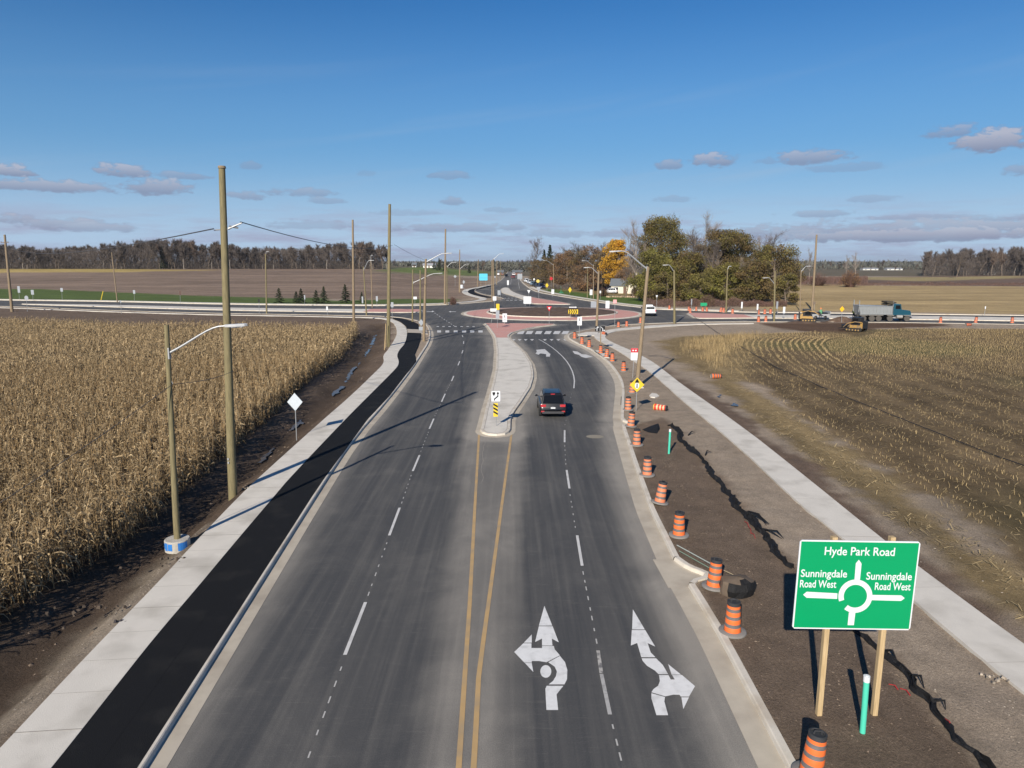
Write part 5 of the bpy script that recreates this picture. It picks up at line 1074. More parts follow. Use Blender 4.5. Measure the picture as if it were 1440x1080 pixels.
# ------------------------------------------------------------------ signs
def tri(poly): return poly
def sign(name, label, cat, base, centre, wpx, hpx, shape='rect', face=whites, back=signback, glyphs=(), post=galv, pr=.03, showback=False, z=.1, wood=False, two=False, D=None, group=None, extra_panels=(), rz=0, border=None):
    b = G(base[0], base[1], z); 
    dist = math.hypot(b.y, HC-1.5); k = dist/F; c = PD(centre[0], centre[1], b.y)-b; w, h = wpx*k, hpx*k/math.cos(math.atan2(HC-c.z, b.y))
    root = thing(name, label, cat, b, group=group)
    top = c.z+h*.42
    for x in ((-w*.3, w*.3) if two else (0,)):
        mb = MB()
        if wood: mb.box((c.x*.5+x, 0, top/2-.1), (.12, .1, top+.2))
        else: mb.cyl((x, 0, -.3), (c.x+x, 0, top), pr, n=8)
        mb.build('post', post, root)
    def panel(cx, cz, w, h, shape, face, glyphs, back=back, nm='panel'):
        if shape == 'rect':
            r = min(w, h)*.06; P = [(-w/2+r,-h/2),(w/2-r,-h/2),(w/2,-h/2+r),(w/2,h/2-r),(w/2-r,h/2),(-w/2+r,h/2),(-w/2,h/2-r),(-w/2,-h/2+r)]
        elif shape == 'diamond': P = [(0,-h/2),(w/2,0),(0,h/2),(-w/2,0)]
        elif shape == 'tri': P = [(0,-h/2),(w/2,h/2),(-w/2,h/2)]
        elif shape == 'oct': P = [(w/2*math.cos(math.pi/8+i*math.pi/4), h/2*math.sin(math.pi/8+i*math.pi/4)) for i in range(8)]
        elif shape == 'round': P = [(w/2*math.cos(i*math.pi/10), h/2*math.sin(i*math.pi/10)) for i in range(20)]
        elif shape == 'arrow': P = [(-w/2,-h/2),(w*.38,-h/2),(w/2,0),(w*.38,h/2),(-w/2,h/2)]
        mb = MB(); y0, y1 = (-pr-.022, -pr-.004); k_ = len(P)
        mb.add([(x, y0, zz) for x, zz in P]+[(x, y1, zz) for x, zz in P], [tuple(range(k_))], 0); mb.f.append(tuple(range(2*k_-1, k_-1, -1))); mb.m.append(1)
        for i in range(k_): mb.f.append((i, (i+1) % k_, k_+(i+1) % k_, k_+i)); mb.m.append(1)
        p = mb.build(nm, [back if showback else face, back], root); p.location = (cx, 0, cz)
        gm = {}
        for g_ in glyphs: gm.setdefault(g_[0].name, (g_[0], []))[1].append(g_[1:])
        for i, (mn, (mm, L)) in enumerate(gm.items()):
            mb = MB()
            for g_ in L:
                P_ = [(a*w/2, b_*h/2) for a, b_ in g_[0]]; yy = y0-.004-(g_[1] if len(g_) > 1 else 0)*.004; mb.prism(P_, yy, yy+.003, frame='xz')
            mb.build('symbol', mm, p)
        return p
    panel(c.x, c.z, w, h, shape, face, glyphs)
    for (px_, py_, w_, h_, sh_, fc_, gl_) in extra_panels:
        cc = PD(px_, py_, b.y)-b; panel(cc.x, cc.z, w_*k, h_*k, sh_, fc_, gl_)
    root.rotation_euler = (0, 0, rz); return root
def bar(x0, z0, x1, z1, w):
    d = Vector((x1-x0, z1-z0)); n_ = Vector((-d.y, d.x)).normalized()*w/2; return [(x0+n_.x, z0+n_.y), (x1+n_.x, z1+n_.y), (x1-n_.x, z1-n_.y), (x0-n_.x, z0-n_.y)]
def disc(cx, cz, rx, rz, n_=12): return [(cx+rx*math.cos(i*2*math.pi/n_), cz+rz*math.sin(i*2*math.pi/n_)) for i in range(n_)]
sign('road_sign', 'large unmarked grey back of a diamond sign on a post by the left ditch', 'road sign', (417,615), (415,565), 21.5, 25, 'diamond', showback=True, back=mat('pale_sign_back', (.50,.55,.60), .5, metal=.2))
keep = [(blacks, [(-.74,.78),(-.12,.78),(-.12,.42),(-.43,.02),(-.74,.42)]), (blacks, bar(-.30,-.85,-.30,-.5,.22)), (blacks, bar(-.36,-.58,.5,.02,.24), 1), (blacks, bar(.46,-.08,.46,.55,.22), 2), (blacks, [(.16,.45),(.78,.45),(.47,.9)], 3)]
hz = [(yells, [(-1,-1),(1,-1),(1,1),(-1,1)])]+[(blacks, [(-1, z_), (1, z_-.32), (1, z_-.32+.18), (-1, z_+.18)], 1) for z_ in (-.62,-.22,.18,.58)]
hz = [(blacks, [(-.98, z_+.32), (-.98, z_+.04), (.98, z_-.34), (.98, z_-.06)]) for z_ in (-.42,.12,.66)]
s_ = sign('keep_right_sign', 'white keep-right sign above a yellow and black hazard marker on the splitter island nose', 'road sign', (698,598.5), (697.2,557), 12.5, 14.6, 'rect', glyphs=keep, pr=.02, z=.15, extra_panels=[(696.9,576.2,6.4,19.5,'rect',yells,hz)])
sign('pedestrian_warning_sign', 'yellow diamond sign with black arrow tip over a white pedestrian patch, beside the right kerb', 'road sign', (894.5,577.5), (895.7,541), 20.5, 20.5, 'diamond',
     face=yells, glyphs=[(blacks, [(-.28,.42),(.28,.42),(0,.85)]), (blacks, [(-.2,.42),(-.34,.28),(.34,.28),(.2,.42)]), (whites, disc(0,-.12,.3,.42)), (blacks, disc(0,.1,.07,.09), 1), (blacks, bar(0,.05,0,-.2,.13), 1), (blacks, bar(0,-.18,-.12,-.42,.08), 1), (blacks, bar(0,-.18,.12,-.42,.08), 1)], pr=.025)
sign('red_topped_sign', 'white notice sign with a red header on a post left of the big leaning lamp', 'road sign', (889.5,531), (892,498), 10, 17, 'rect', glyphs=[(reds, [(-.98,.28),(.98,.28),(.98,.98),(-.98,.98)]), (whites, bar(-.6,.62,-.15,.62,.22), 1), (whites, bar(.15,.62,.6,.62,.22), 1)], pr=.025)
ln = [(whites, bar(-.62,-.8,-.62,.1,.12)), (whites, bar(-.62,.05,-.35,.5,.12)), (whites, [(-.75,.35),(-.45,.9),(-.18,.4)]), (whites, bar(-.62,-.1,-.9,.1,.14)), (whites, [(-.98,.0),(-.8,.42),(-.7,-.12)]), (whites, [(-.03,-1),(.03,-1),(.03,1),(-.03,1)]), (whites, bar(.2,.7,.55,-.05,.12)), (whites, bar(.5,-.0,.5,-.8,.14)), (whites, bar(.5,-.25,.8,-.6,.13)), (whites, [(.62,-.75),(.98,-.8),(.9,-.3)])]
sign('lane_use_sign', 'black lane sign with white arrows on a wooden post among the orange drums', 'road sign', (845.5,492), (843.8,462.3), 14, 7.6, 'rect', face=blacks, glyphs=ln, post=poleB, wood=True, pr=.05)
ped = [(blacks, disc(0,.62,.14,.09)), (blacks, bar(0,.5,0,.25,.3)), (blacks, bar(-.02,.3,-.3,.0,.14)), (blacks, bar(.02,.3,.25,.02,.14)), (mat('sign_grey', (.35,.36,.38), .5), bar(-.5,-.45,.5,-.45,.2))]
sign('pedestrian_sign', 'tall white crossing sign with a small black walker at the right crosswalk', 'road sign', (814.5,478), (815,451.5), 6.4, 12, 'rect', glyphs=ped, pr=.03)
sign('pedestrian_sign', 'tall white crossing sign with a black walker on the red island paving', 'road sign', (709.5,455.5), (709.8,446.8), 6.3, 12, 'rect', glyphs=ped, pr=.04, z=.15)
sign('road_sign', 'grey sign back on a post left of the white walker sign on the red paving', 'road sign', (699.5,461), (699.7,442.5), 5, 12, 'rect', showback=True, z=.15)
sign('yield_sign', 'small red and white yield sign in front of the roundabout soil', 'road sign', (772.3,454.3), (772.3,434.3), 7.2, 7, 'tri', face=reds, glyphs=[(whites, [(0,-.3),(.45,.6),(-.45,.6)])], pr=.03, z=.15)
chev = [(blacks, [(x0,-1+.02),(x0+.22,-1+.02),(x0+.42,0),(x0+.22,.98),(x0,.98),(x0+.2,0)]) for x0 in (-.95,-.5,-.05,.40)]
cs = sign('chevron_sign', 'yellow board of black chevrons under a white one-way arrow on the roundabout soil', 'road sign', (806,446), (806,438.3), 13.6, 6.3, 'rect', face=yells, glyphs=chev, two=True, z=.35, extra_panels=[(805.6,432,13,2.6,'rect',blacks,[(whites, [(-.85,-.5),(.5,-.5),(.5,-.85),(.95,0),(.5,.85),(.5,.5),(-.85,.5)])])])
sign('direction_sign', 'big blank white panel of a direction sign seen at the back edge of the roundabout', 'road sign', (741.8,430), (741.6,422), 10.8, 10.2, 'rect', face=whites, two=True, z=.1)
sign('direction_sign', 'blue-grey sign back standing beside the right lamp behind the roundabout', 'road sign', (834.5,435), (834.8,428.2), 8.0, 8.5, 'rect', showback=True, two=True)
sign('direction_sign', 'tall pale sign back to the right of the lamp behind the roundabout', 'road sign', (854.5,434.5), (854.3,428.3), 5.4, 10.5, 'rect', face=whites, two=True)
sign('direction_sign', 'small grey-blue sign back on two posts at the mouth of the far road', 'road sign', (702,422), (702.2,411.5), 5, 6.5, 'rect', showback=True, two=True)
sign('information_board', 'bright blue board on two posts beside the far road', 'billboard', (679.5,403), (679.8,389.6), 11.5, 9.3, 'rect', face=cyans, two=True, post=poleB, wood=True)
sign('information_board', 'pale grey board beside the parked cars on the far road', 'billboard', (731.5,396), (731,388.8), 6.8, 7.6, 'rect', face=signback, two=True)
for lab, base, c_, w_, h_, sh, fc, bk in [
 ('blank white sign on the pole at the north-west corner', (657,411), (649.3,403), 4.2, 5, 'rect', whites, 0),
 ('white triangle-shaped sign back near the north-west path', (652.3,407), (652.2,396.5), 3.6, 5.5, 'diamond', whites, 1),
 ('white sign with dark mark at the roundabout edge above the chevron', (695.3,432), (695.5,419.7), 5, 5.6, 'rect', whites, 0),
 ('pale round-topped sign leaning over the left of the apron', (690.5,453), (694,436), 9, 4.4, 'rect', mat('pale_sign', (.6,.62,.62), .5), 0),
 ('small yellow and white marker on the left of the roundabout soil', (699.8,441), (700,431.5), 4.6, 8.5, 'rect', yells, 0),
 ('white inverted triangle sign back behind the roundabout', (743.7,416.5), (743.6,410.3), 4.6, 4.6, 'tri', whites, 0),
 ('grey diamond sign back at the far splitter island', (757.6,419), (757.5,407.5), 6, 8, 'tri', signback, 1),
 ('white crossing sign at the tip of the far splitter island', (714.3,404), (714.3,397.5), 2.6, 6.5, 'rect', whites, 0),
 ('white sign facing the far crosswalk by the lawn', (777,416.5), (777.3,410), 3.8, 6.6, 'rect', whites, 0),
 ('white sign by the lawn between the lamp poles', (831,419.5), (831.2,411), 3.8, 7.6, 'rect', whites, 0),
 ('small white sign on a thin green post on the lawn', (844,421), (844.2,410.6), 2.2, 3.4, 'rect', whites, 0),
 ('faded pink-red sign on a white post right of the roundabout', (864.6,459), (864.7,424), 5.0, 5.4, 'rect', mat('faded_red', (.62,.33,.33), .5), 0),
 ('yellow diamond sign among the spruces at the far road', (769.3,409), (769.2,401.2), 4.4, 6.5, 'diamond', yells, 0),
 ('yellow diamond sign on the lawn by the autumn trees', (801.2,414), (801.5,407.5), 4.8, 8, 'diamond', yells, 0),
 ('round yellow sign beside the parked cars', (756,404), (756.5,395.3), 4.8, 4.6, 'round', mat('dull_yellow', (.55,.45,.12), .5), 0),
 ('white round sign above the parked cars', (751,401), (751,392.8), 2.4, 3, 'round', whites, 0),
 ('red stop sign among the spruces at the far road', (775,407), (775.2,391.8), 4.4, 4.6, 'oct', reds, 0),
 ('orange construction sign in the autumn trees of the far road', (748,391), (748,379.2), 3.6, 2.8, 'diamond', oranges, 0),
 ('orange-red sign at the left of the far field', (640,402), (640,388.8), 4.4, 4.4, 'diamond', mat('faded_orange', (.55,.18,.12), .5), 1),
 ('small white board far along the left verge', (700.5,388), (700.5,385.3), 3.4, 2.3, 'rect', whites, 0),
 ('white triangle sign far along the left verge', (696,397), (696,389.5), 2.4, 3.4, 'diamond', whites, 1),
 ('white board on the lamp pole at the south-west corner', (583.4,432), (583.6,419), 5.2, 3.6, 'rect', whites, 0),
 ('shiny white diamond sign back beside the lamp at the south-west corner', (591,467), (592.3,453.5), 7.4, 9.5, 'diamond', whites, 1),
 ('light grey sign back under the white diamond at the south-west corner', (592.5,469), (592.6,462), 7, 5, 'rect', signback, 1),
 ('grey sign back standing on the red median of the west road', (551.5,449.5), (551.6,428.5), 3.5, 7, 'rect', signback, 1),
 ('pair-post grey sign on the far side of the west road', (530,431.5), (530,420), 2.8, 7, 'rect', signback, 1),
 ('narrow sign beside the smallest young spruce', (509.6,428.5), (509.8,421.5), 2.0, 9, 'rect', signback, 1),
 ('slim white sign on the west median by the young spruces', (460.5,442.5), (460,433.5), 2.4, 5.2, 'rect', whites, 0),
 ('thin sign post with small plate behind the wide young spruce', (428.5,430), (428.5,418), 1.6, 6, 'rect', signback, 1),
 ('black object marker on the west road by the left lamp', (364.5,442), (364.2,423), 2.2, 4.8, 'rect', blacks, 0),
 ('dark sign on a post in the grass of the west road', (253.5,426.5), (253.3,412), 2.3, 5.5, 'rect', mat('rusty_sign', (.09,.05,.04), .6), 0),
 ('small grey sign back left of the dark one on the west grass', (189,424), (188.7,410.5), 3, 5, 'rect', signback, 1),
 ('slim sign back halfway along the west grass strip', (87.5,422), (86.8,407.5), 3.4, 5, 'rect', signback, 1),
 ('dark tipped sign near the left edge pole', (27.3,421.5), (26.5,407), 3.4, 9, 'rect', signback, 1),
 ('grey rectangular sign back on the west verge', (46.5,422.5), (45.7,411), 4, 6.5, 'rect', signback, 1),
 ('round grey sign back on the near side of the west road', (38.5,438), (37.3,419), 5.4, 6.5, 'round', signback, 1),
 ('very thin marker post on the near side of the west road', (170.5,441.5), (169.8,424), 1.5, 3, 'rect', signback, 1),
 ('white marked sign on the near barrier of the east road', (1102,448), (1102.5,436), 3.2, 9, 'rect', whites, 0),
 ('slim white sign beside the grove at the red median', (1043.2,438), (1043.2,429), 2.2, 9, 'rect', whites, 0),
 ('white round-tipped sign on the east median', (1065,443), (1065.2,431.5), 2.2, 8, 'rect', whites, 0),
 ('narrow grey sign back right of the low-armed lamp', (1093.3,441), (1092.8,429), 2.6, 10, 'rect', signback, 1),
 ('yellow-orange diamond construction sign in front of the dump truck', (1183.5,453.3), (1184,434.6), 6.8, 8, 'diamond', mat('construction_yellow', (.78,.42,.02), .4), 0),
 ('thin white sign post in the far yellow field', (1384.5,443.5), (1385.5,432.5), 1.5, 3.5, 'rect', whites, 0),
 ('small dark edge sign board beside the leaning pole', (1145,436), (1145,426), 3.6, 4, 'rect', bark, 0),
 ('white upturned triangle sign right of the white pickup', (923.6,434), (923.6,417), 3.2, 3.6, 'tri', whites, 0),
 ('thin grey post sign on the far kerb under the grove', (972.5,437), (972.5,424.5), 1.5, 8, 'rect', signback, 1)]:
    nm = 'road_sign' if sh != 'tri' else 'yield_sign'
    sign(nm, lab, 'road sign', base, c_, w_, h_, sh, face=fc, showback=bool(bk), pr=.035)
sign('street_guide_sign', 'small green arrow-shaped guide sign on posts at the foot of the grove', 'road sign', (989.5,436.2), (989.8,428), 9.6, 4.4, 'arrow', face=mat('guide_green', (.02,.30,.14), .4), two=True, post=poleG, wood=True)
mb = MB(); b = G(789,413.5); r_ = thing('road_stand', 'green folded sign stand on the verge by the autumn trees', 'sign stand', b); mb.cyl((-.6,0,0),(0,0,1.2),.08,n=6); mb.cyl((.9,0,0),(0,0,1.2),.08,n=6); mb.cyl((0,-.6,0),(0,0,1.2),.08,n=6); mb.box((0,0,.45),(1.3,.5,.3)); mb.cyl((0,0,1.0),(-.15,0,2.6),.05,n=6); mb.build('frame', mat('stand_green',(.03,.16,.08),.6), r_)
b = G(142,422.5); r_ = thing('guy_marker', 'leaning bright yellow guy-wire marker in the west grass strip', 'marker post', b); t_ = PD(145,409.5,b.y)-b; mb = MB(); mb.cyl((0,0,0), t_, .10, n=6); mb.build('sleeve', yells, r_)
for base, top, lab in [((540.5,492),(542,466),'short wooden survey stake leaning by the tall pole'),((541.5,489),(542.4,455),'thin taller wooden survey stake beside the short one')]:
    b = G(*base); t_ = PD(*top, b.y)-b; r_ = thing('survey_stake', lab, 'stake', b); mb = MB(); mb.cyl((0,0,-.2), t_, .045, n=4); mb.build('stake', lumber, r_)

# big green guide sign
def text_mesh(txt, size, mat_, parent, loc, bold=.018, align='CENTER', sx=1.0):
    cu = bpy.data.curves.new('lettering', 'FONT'); cu.body = txt; cu.size = size; cu.align_x = align; cu.align_y = 'CENTER'; cu.offset = bold*size; cu.extrude = .0015; cu.resolution_u = 4
    o = bpy.data.objects.new('lettering', cu); C.objects.link(o); dg = bpy.context.evaluated_depsgraph_get(); dg.update(); me = bpy.data.meshes.new_from_object(o.evaluated_get(dg)); bpy.data.objects.remove(o)
    me.materials.clear(); me.materials.append(mat_); x = link(bpy.data.objects.new('lettering', me), parent); x.location = loc; x.rotation_euler = (math.pi/2, 0, 0); x.scale = (sx, 1, 1); return x
bA, bB2 = G(1150,1004,.1), G(1229,1004,.1); D = bA.y; root = thing('guide_sign', 'large green roundabout direction sign on two wooden posts, nearest the camera at the right', 'road sign', ((bA.x+bB2.x)/2, D, .1))
O = root.location
def L_(px, py, dd=0): return PD(px, py, D+dd)-O
tl, tr_, br, bl_ = L_(1120.5,756.5), L_(1288,759.5), L_(1279,883), L_(1113.5,880.5)
xw_ = ((tr_.x-tl.x)+(br.x-bl_.x))/2; xc = (tl.x+tr_.x+br.x+bl_.x)/4; zt = (tl.z+tr_.z)/2; zb = (bl_.z+br.z)/2; zh = zt-zb; zc = (zt+zb)/2
for bb in (bA, bB2):
    mb = MB(); x = bb.x-O.x; mb.prism([(-.06,-.06),(.06,-.06),(.06,.06),(-.06,.06)], -.5, zt+.06); p = mb.build('post', lumber, root, bevel=.004); p.location = (x+(.02 if bb is bA else .0), 0.0, 0); p.rotation_euler = (0, math.radians(.3), math.radians(2))
mb = MB(); r = .05; Pn = [(-xw_/2+r,-zh/2),(xw_/2-r,-zh/2),(xw_/2,-zh/2+r),(xw_/2,zh/2-r),(xw_/2-r,zh/2),(-xw_/2+r,zh/2),(-xw_/2,zh/2-r),(-xw_/2,-zh/2+r)]; mb.prism(Pn, -.11, -.085, frame='xz')
pn = mb.build('panel', whites, root); pn.location = (xc, 0, zc); pn.rotation_euler = (0, math.radians(.9), 0)
mb = MB(); e = .033; mb.prism([(-xw_/2+e,-zh/2+e),(xw_/2-e,-zh/2+e),(xw_/2-e,zh/2-e),(-xw_/2+e,zh/2-e)], -.114, -.111, frame='xz'); gf = mb.build('green_face', greens, pn)
def S_(a, b): return ((a-1139)/ (1215-1139)*1, 0)
# symbol coordinates measured on the sign (unit: 1398x1080 zoom, panel from x 160..1240, z 175..965)
def q_(a, b): return ((a-(185+1225)/2+ (b-570)*.055)/1050*xw_, -(b-570)/795*zh)
mb = MB(); yy = (-.1185, -.1155)
cxr, czr, Ro, Ri = 705, 664, 150, 103
def arc(a0, a1, n_=40):
    o_ = []; i_ = []
    for i in range(n_+1):
        t = math.radians(a0+(a1-a0)*i/n_); o_.append(q_(cxr+Ro*math.cos(t), czr-Ro*math.sin(t))); i_.append(q_(cxr+Ri*math.cos(t), czr-Ri*math.sin(t)))
    return o_, i_
oo, ii = arc(-128, 199); 
for i in range(40): mb.prism([oo[i], oo[i+1], ii[i+1], ii[i]], *yy, frame='xz')
for P in ([(690,515),(695,370),(720,338),(745,372),(738,515)], [(845,650),(1110,650),(1142,675),(1110,700),(845,697)], [(545,640),(275,630),(243,657),(275,684),(545,690)], [(655,810),(712,810),(704,927),(649,927)]):
    mb.prism([q_(*p) for p in P], -.1195, -.1165, frame='xz')
mb.build('roundabout_symbol', whites, gf)
for txt, cx_, cy_, size, wd in [('Hyde Park Road', 724, 268, .20, 612), ('Sunningdale', 420, 468, .17, 405), ('Road West', 370, 562, .17, 320), ('Sunningdale', 993, 484, .17, 400), ('Road West', 1028, 575, .17, 315)]:
    x_, z_ = q_(cx_, cy_); hh = 92 if 'Hyde' in txt else 84; o = text_mesh(txt, hh/795*zh*1.12, whites, gf, (x_, -.117, z_), .011); o['label'] = 'white lettering reading '+txt
    w0 = o.dimensions.x if o.dimensions.x > 0 else (max(v.co.x for v in o.data.vertices)-min(v.co.x for v in o.data.vertices)); w0 = max(v.co.x for v in o.data.vertices)-min(v.co.x for v in o.data.vertices); o.scale = (wd/1050*xw_/w0, 1, 1)
# teal standpipes
for base, top, r, lab in [((1213,1030),(1219,951),.065,'near teal plastic standpipe with a white cap beside the green sign'),((940.5,637.5),(942.5,604),.06,'far teal plastic standpipe with a white cap beside the silt fence')]:
    b = G(base[0], base[1], .1); t_ = PD(top[0], top[1], b.y)-b; root = thing('standpipe', lab, 'pipe', b); mb = MB(); mb.cyl((0,0,-.2), t_, r, n=20, caps=True); mb.build('pipe', teal, root, smooth_=True)
    u = t_.normalized(); mb = MB(); mb.cyl(t_-u*.13, t_+u*.01, r*1.14, n=20); mb.cyl(t_+u*.01, t_+u*.03, r*.6, n=12); mb.build('cap', whites, root, smooth_=True)

# ------------------------------------------------------------------ construction drums
def make_drum(h=1.0, om=oranges, detail=True):
    root = thing('construction_drum', 'x', 'construction drum'); prof = []; mids = []
    zs = [.05,.07,.20,.22,.31,.33,.45,.47,.55,.57,.68,.70,.78,.80,.88]; rs = [.245,.24,.238,.228,.228,.226,.223,.214,.214,.211,.207,.200,.200,.197,.190]; mm = [0,0,0,1,1,0,0,1,1,0,0,1,1,0]
    prof = list(zip(rs, zs)); mb = MB(); mb.lathe(prof, 20, mids=mm+[0]); mb.build('body', [om, bandm], root, smooth_=True)
    mb = MB(); mb.lathe([(.19,.88),(.185,.93),(.192,.935),(.192,.985),(.16,.99),(.15,.96),(.0,.955)], 20); cp = mb.build('cap', rubber, root, smooth_=True)
    mb = MB(); mb.tube([(-.09,0,.96),(-.07,0,1.03),(.07,0,1.03),(.09,0,.96)], .018, 6); mb.build('handle', rubber, cp)
    mb = MB(); mb.lathe([(.40,0),(.41,.02),(.40,.055),(.36,.075),(.26,.085),(.25,.05)], 24); mb.build('rubber_base', rubberg, root, smooth_=True); return root
d0 = make_drum(); d1 = make_drum(om=fadedo)
dl = [((1140,1091),0,.10,'tilted orange drum at the bottom of the picture, nearest the camera'),((1029.8,889),0,0,'orange drum by the kerb, second from the camera'),((1003.5,826),0,.07,'orange drum standing in the kerb notch by the covered catch basin'),
 ((954.5,753),0,0,'orange drum on the verge, fourth from the camera'),((927.5,708),1,.16,'orange drum leaning right, fifth from the camera'),((910,668.5),1,0,'orange drum just below the far teal pipe, sixth from the camera'),((895.3,626),1,0,'orange drum left of the triangular black tarp'),
 ((887,600),1,.08,'faded drum at the upper kerb notch below the yellow sign'),((883.2,576.5),1,0,'faded drum left of the yellow sign post'),((888.7,552.5),1,0,'faded drum partly behind the yellow sign'),((876.8,522),0,0,'orange drum left of the red-topped sign, alone on the verge'),
 ((861,508.5),0,0,'orange drum just right of the small concrete patch'),((852.7,502.5),0,.12,'leaning orange drum on the small concrete patch'),((844.6,497),0,0,'orange drum at the foot of the black lane sign'),((828.4,488.2),0,0,'orange drum left of the black lane sign post'),
 ((818.3,483.8),0,0,'orange drum right of the tall crossing sign post'),((808,476.3),0,0,'orange drum at the kerb corner by the right crosswalk'),((869.6,460.3),0,0,'left orange drum of the pair beside the roundabout kerb'),((881.2,459.2),0,0,'right orange drum of the pair beside the roundabout kerb'),
 ((900.6,454.5),0,0,'orange drum behind the big leaning lamp pole'),((941.2,435.2),0,0,'orange drum on the far kerb behind the kerbside lamp'),((968.5,437),0,0,'orange drum left end of the row by the red median'),((970.5,440),0,0,'orange drum on the tip of the red median'),((979,437.2),0,0,'orange drum left of the small green arrow sign'),
 ((988,438),0,0,'orange drum under the small green arrow sign'),((993.8,438),0,0,'orange drum right under the small green arrow sign'),((1013,439.5),0,.2,'slanting orange drum left of the end-on street lamp'),((1017.5,439.5),0,0,'orange drum touching the slanting one by the end-on lamp'),((1030,441.2),0,0,'orange drum right of the end-on street lamp'),
 ((1066.4,442.5),0,0,'orange drum on the far side of the east road left of the low-armed lamp'),((1075.3,441.8),0,0,'taller-looking orange drum on the far side beside the low-armed lamp'),((1083.3,441.3),0,0,'orange drum just left of the low-armed lamp'),((1066.5,453.3),0,0,'orange drum on the near side of the east road'),((1076.7,453),0,0,'orange drum right beside the low-armed lamp on the near side'),
 ((1118,449.5),0,0,'small orange drum between the low-armed lamp and the yellow loader'),((1322.3,454.5),0,0,'orange drum right of the dump truck on the east road'),((1371.5,454.5),0,.15,'tilted orange drum on the east road, second from the right edge'),((1423,454.5),0,0,'rightmost orange drum on the east road')]
for i, (p, kind, tilt, lab) in enumerate(dl):
    src = (d0, d1)[kind]; o = copy_tree(src); b = G(p[0], p[1], .1 if p[1] > 456 else .02); o.location = b; o['label'] = lab; o['group'] = 'orange and black construction drums'; o.rotation_euler = (-tilt*.3, tilt, random.uniform(0, .2)); o.location.z += abs(tilt)*.18
    if 438 < p[1] < 456 and p[0] > 900: o.scale = (1.12,)*3
for p, rz_, lab in [((1000,529),1.5,'orange drum lying on its side at the edge of the dry grass'),((1358,456.5),1.5,'orange drum lying flat on the kerb of the east road'),((848,468.5),.2,'dark drum lying on the sidewalk corner by the crosswalk')]:
    o = copy_tree(d0); o.location = G(p[0], p[1], .3); o.rotation_euler = (0, math.pi/2, rz_-1.5+.1); o['label'] = lab; o['group'] = 'toppled construction drums'
    for ch in o.children:
        if ch.name.startswith('rubber_base'): ch.scale = (.6, .6, 1)
rd_ = make_drum(om=mat('drum_red', (.62,.05,.03), .5)); rd_.location = G(920,572,.3); rd_.rotation_euler = (0, math.pi/2, -.55); tag(rd_, 'red and yellow drum lying on the dirt right of the yellow sign', 'construction drum', 'toppled construction drums')
for ch in rd_.children:
    if ch.name.startswith('rubber_base'): ch.scale = (.6,.6,1); ch.data = ch.data.copy(); ch.data.materials[0] = mat('drum_yellow', (.65,.42,.05), .5)
    if ch.name.startswith('body'): ch.data.materials[1] = mat('drum_pale_band', (.62,.48,.28), .5)
for t_ in (d0, d1):
    for ch in list(t_.children):
        for c2 in list(ch.children): bpy.data.objects.remove(c2)
        bpy.data.objects.remove(ch)
    bpy.data.objects.remove(t_)

# ------------------------------------------------------------------ silt fence, tarps, rods, litter
def silt(label, pts, w0, w1, hmax, seed, name='silt_fence'):
    r = np.random.default_rng(seed); P = resample(G2(pts, .1), .22); nn = normals2(P); n_ = len(P); m_ = 9; V = np.zeros((n_, m_, 3))
    for i in range(n_):
        s_ = i*.22; wob = .25*noise.noise(Vector((s_*.6, seed, 0)))+.12*noise.noise(Vector((s_*2.1, seed, 3))); w = (w0+(w1-w0)*(.5+.5*noise.noise(Vector((s_*.8, seed, 7)))*1.6))*(.7+.6*r.random()*.6); w *= min(1, .3+i*.12, .3+(n_-1-i)*.12)
        for j in range(m_):
            u = j/(m_-1)-.5; hh = hmax*(.25+abs(noise.noise(Vector((s_*1.7, u*5, seed)))*1.8))*math.cos(u*math.pi)**.7*(.6+.6*r.random()); x = P[i]+nn[i]*(u*w+wob+r.normal(0, .02)); V[i, j] = (x[0], x[1], .105+max(0, hh))
    V = V.reshape(-1, 3); i = np.arange(n_-1)[:, None]; j = np.arange(m_-1)[None, :]; a = i*m_+j; Q = np.stack([a, a+m_, a+m_+1, a+1], -1).reshape(-1, 4); o = npmesh(name, V, Q, blackfab); tag(o, label, 'silt fence'); return o
silt('collapsed black silt fence fabric, upper crumpled stretch by the far teal pipe', [(939,599),(947,598),(953,605),(958,618),(968,629),(981,640),(989,648)], .20, .55, .22, 1)
silt('collapsed black silt fence fabric, wide middle stretch left of the green sign', [(988,648),(1001,664),(1018,689),(1031,703),(1047,724),(1064,742),(1079,755),(1095,780),(1112,800)], .16, .52, .2, 2)
silt('collapsed black silt fence fabric, nearest stretch right of the green sign posts', [(1190,872),(1212,893),(1234,913),(1250,930),(1270,945),(1303,986),(1328,1018),(1364,1052),(1395,1082),(1460,1170)], .11, .32, .18, 3)
# torn strands beside the fence
mb = MB(); 
for (x0, y0, x1, y1) in [(1043,722,1081,738),(1052,719,1078,739),(1060,724,1082,737),(1064,742,1100,758),(1075,745,1102,757),(1246,915,1262,930),(1280,950,1300,968),(968,612,978,608),(992,640,1001,636),(1310,985,1330,998)]:
    a, b = G(x0, y0, .12), G(x1, y1, .12); k = a.lerp(b, .5)+Vector((random.uniform(-.1,.1), random.uniform(-.1,.1), .16)); mb.tube([a, k, b], [.05,.035,.008], 4)
o = mb.build('fabric_strands', blackfab); tag(o, 'torn black strands trailing off the collapsed silt fence', 'fabric scraps', kind='stuff')
mb = MB()
for (x0, y0, x1, y1) in [(1047,733,1053,741),(1053,741,1056,750),(1056,749,1062,757),(1250,962,1263,970),(1266,968,1280,978),(1328,1010,1338,1024)]:
    a, b = G(x0, y0, .13), G(x1, y1, .13); mb.tube([a, (a+b)/2+Vector((.03,0,.05)), b], .014, 4)
